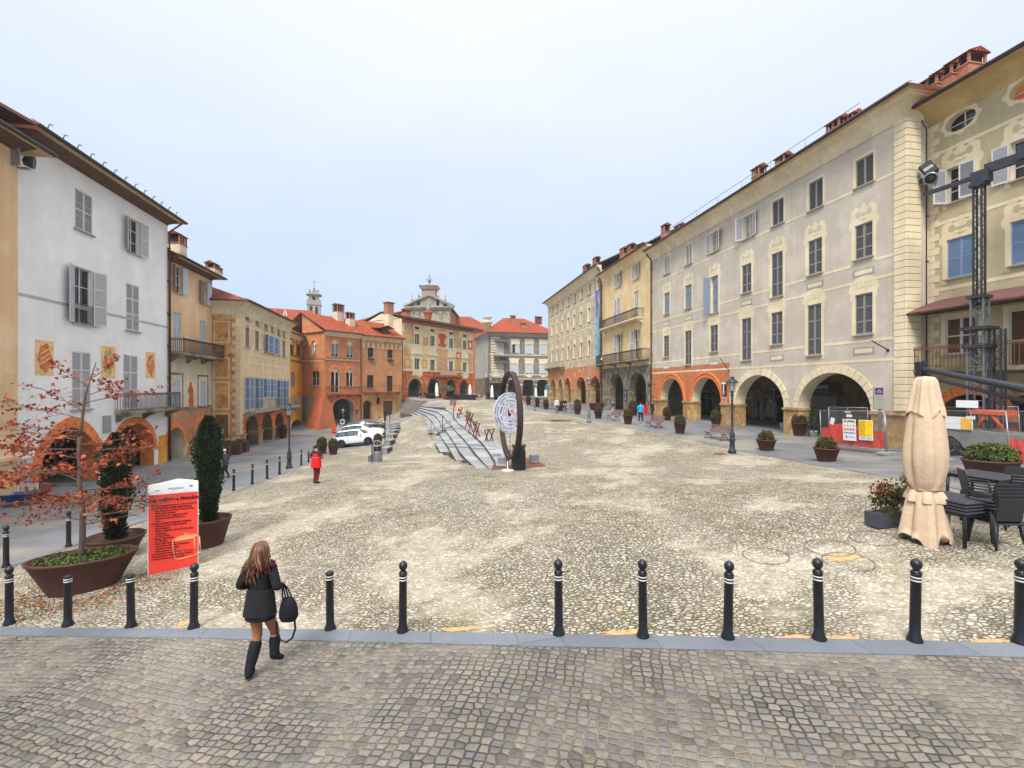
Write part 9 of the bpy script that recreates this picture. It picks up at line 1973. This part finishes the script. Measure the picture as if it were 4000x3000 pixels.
for dx in (0,.05): mb=MB(); mb.tube([(.30+dx,.0,1.04),(.27+dx*.6,.03,1.18),(.245,.08,1.27),(.27+dx*.6,.12,1.18),(.33+dx,.10,1.04)],.011,6); obj('handle',mb,bgm,bg_)
mb=MB(); mb.tube([(.44,.05,.80),(.46,.05,.62),(.42,.04,.48),(.33,.03,.42),(.24,.03,.45),(.17,.05,.55),(.17,.06,.70)],.015,6); obj('strap',mb,bgm,bg_); bg_.scale=(.86,.86,.86); bg_.location=(q[0]+.035,q[1],q[2]+.06)
# person in the red coat
q=hit(1236,1889)
t=person('person in a bright red and navy coat and maroon trousers seen from behind',q,R(-12),1.68,red,maroon,cl('brown_shoes',(70,38,34)),brh,arms=(((-.29,-.02,1.17),(-.19,.16,1.08)),((.29,-.02,1.17),(.19,.2,1.14))),coat=(red,1.2,.74,.175,.215),legp=(((-.08,.05,.50),(-.10,-.02,.08),(-.13,.12,.035)),((.06,.06,.50),(.02,.0,.08),(.06,.14,.035))))
V4=[((0,0,1.30),(.190,.135)),((0,0,1.415),(.13,.112)),((0,.01,1.475),(.08,.08))];E4=[(0,1),(1,2)]
for s in (-1,1): b_=len(V4); V4+=[((s*.175,0,1.41),.08),((s*.28,-.02,1.2),.066)]; E4+=[(1,b_),(b_,b_+1)]
skinm('shoulder_yoke',V4,E4,navy,t); mb=MB(); mb.loft([[(.222*math.cos(a),.15*math.sin(a),z) for a in [2*PI*j/24 for j in range(24)]] for z in (1.185,1.21)],cap=False); obj('grey_stripe',mb,M['shgrey'],t)
q=hit(882,1868)
person('white haired old man in a brown jacket walking to the left on the road',q,R(96),1.66,brownj,navy,blk,whh,lean=.07,legp=(((-.08,.10,.50),(-.09,.12,.08),(-.1,.26,.035)),((.08,.03,.48),(.09,-.14,.12),(.1,-.02,.04))),arms=(((-.24,-.06,1.15),(-.24,.08,.93)),((.24,-.06,1.15),(.24,.06,.93))),coat=(brownj,1.1,.84,.165,.20))
q=P3(1790,1637,49); z=zU(49)+.05; t=person('woman in a long beige coat and black boots facing the camera on the steps',(q[0],q[1],z),R(186),1.65,beige,blk,blk,brh,girl=True,coat=(beige,1.15,.58,.16,.235),arms=(((-.24,.0,1.15),(-.12,.16,1.05)),((.24,.0,1.15),(.1,.16,1.0))))
mb=MB(); mb.bbox((-.12,.24,.98),(.3,.12,.2),.03); obj('handbag',mb,cl('brown_bag',(120,72,50)),t)
person('grey haired man in a cream jacket and blue jeans standing on the walkway',hit(2175,1613),R(170),1.72,white,jeans,blk,whh,coat=(white,1.1,.9,.165,.185))
person('man in black clothes standing beside the man in the cream jacket',hit(2206,1612),R(165),1.70,blk,navy,blk,grh,legp=(((-.12,.03,.50),(-.17,-.02,.08),(-.19,.1,.035)),((.10,.02,.50),(.12,-.02,.08),(.13,.12,.035))),arms=(((-.27,.0,1.17),(-.16,.12,1.05)),((.27,.0,1.17),(.16,.12,1.02))))
person('man in a turquoise jacket and white shoes walking away on the right walkway',hit(2502,1653),R(-30),1.76,turq,navy,M['white_s'],brh,legp=(((-.09,.02,.50),(-.12,-.12,.10),(-.12,.03,.035)),((.09,.18,.50),(.12,.26,.08),(.12,.4,.035))),coat=(turq,1.1,.92,.17,.185))
person('dark haired person in a dark coat turning left beside the red bin',hit(2549,1636),R(60),1.72,dark,navy,blk,brh,coat=(dark,1.12,.8,.17,.2))
hz=MB(); hz.box(-60,-12,-9.5,60,165,42); hm=bpy.data.materials.new('haze'); hm.use_nodes=True; hn=hm.node_tree; hn.nodes.clear(); ho=hn.nodes.new('ShaderNodeOutputMaterial'); hv=hn.nodes.new('ShaderNodeVolumePrincipled'); hv.inputs['Color'].default_value=(.86,.92,1,1); hv.inputs['Density'].default_value=.0006; hv.inputs['Anisotropy'].default_value=.2; hn.links.new(hv.outputs[0],ho.inputs['Volume'])
o=obj('haze',hz,hm); o['kind']='stuff'; tag(o,'thin pale winter haze filling the square','haze')
# ---------------------------------------------------------------- light, sky, camera
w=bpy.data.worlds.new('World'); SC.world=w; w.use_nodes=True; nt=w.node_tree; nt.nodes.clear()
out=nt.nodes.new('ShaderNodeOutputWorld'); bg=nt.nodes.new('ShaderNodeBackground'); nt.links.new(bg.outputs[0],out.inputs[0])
sky=nt.nodes.new('ShaderNodeTexSky'); sky.sky_type='NISHITA'; sky.sun_disc=False; sky.sun_elevation=R(52); sky.sun_rotation=R(200); sky.air_density=1; sky.dust_density=2
# overcast veil: pale cloud, whiter high up, bluer towards the roofs, with soft patches
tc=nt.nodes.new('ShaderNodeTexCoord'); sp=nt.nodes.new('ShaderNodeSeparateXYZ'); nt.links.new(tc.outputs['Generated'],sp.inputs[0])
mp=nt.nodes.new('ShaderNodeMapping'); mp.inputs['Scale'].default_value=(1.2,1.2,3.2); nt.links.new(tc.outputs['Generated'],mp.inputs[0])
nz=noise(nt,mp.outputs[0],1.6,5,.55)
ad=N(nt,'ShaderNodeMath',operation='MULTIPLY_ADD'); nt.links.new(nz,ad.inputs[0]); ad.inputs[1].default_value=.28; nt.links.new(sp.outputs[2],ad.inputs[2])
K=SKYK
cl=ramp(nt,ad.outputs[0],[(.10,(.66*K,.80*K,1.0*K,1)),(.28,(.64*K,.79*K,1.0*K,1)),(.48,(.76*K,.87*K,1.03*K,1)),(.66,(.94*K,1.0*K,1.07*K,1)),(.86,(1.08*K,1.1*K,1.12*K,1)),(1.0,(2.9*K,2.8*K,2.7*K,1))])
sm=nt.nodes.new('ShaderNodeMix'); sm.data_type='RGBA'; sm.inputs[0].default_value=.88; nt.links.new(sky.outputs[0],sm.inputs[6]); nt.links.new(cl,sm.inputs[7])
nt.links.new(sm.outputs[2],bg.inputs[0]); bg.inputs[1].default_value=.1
sun=bpy.data.lights.new('sun','SUN'); sun.energy=SUNE; sun.angle=R(20); sun.color=(1,.95,.88)
so=bpy.data.objects.new('sun',sun); COL.objects.link(so)
el,az=R(52),R(200)   # light from behind the camera, slightly to the left
d=Vector((math.sin(az)*math.cos(el),math.cos(az)*math.cos(el),math.sin(el)))
so.rotation_euler=d.to_track_quat('Z','Y').to_euler()
cam=bpy.data.cameras.new('camera'); co=bpy.data.objects.new('camera',cam); COL.objects.link(co)
co.location=(0,0,0); co.rotation_euler=(R(90),0,0); cam.sensor_width=36; cam.lens=36*FP/4000; cam.shift_y=(HY-1500)/4000; cam.clip_start=.05; cam.clip_end=3000
SC.camera=co
SC.view_settings.view_transform='Standard'; SC.view_settings.look='None'; SC.view_settings.exposure=EXPO; SC.view_settings.gamma=1
SC.cycles.max_bounces=6
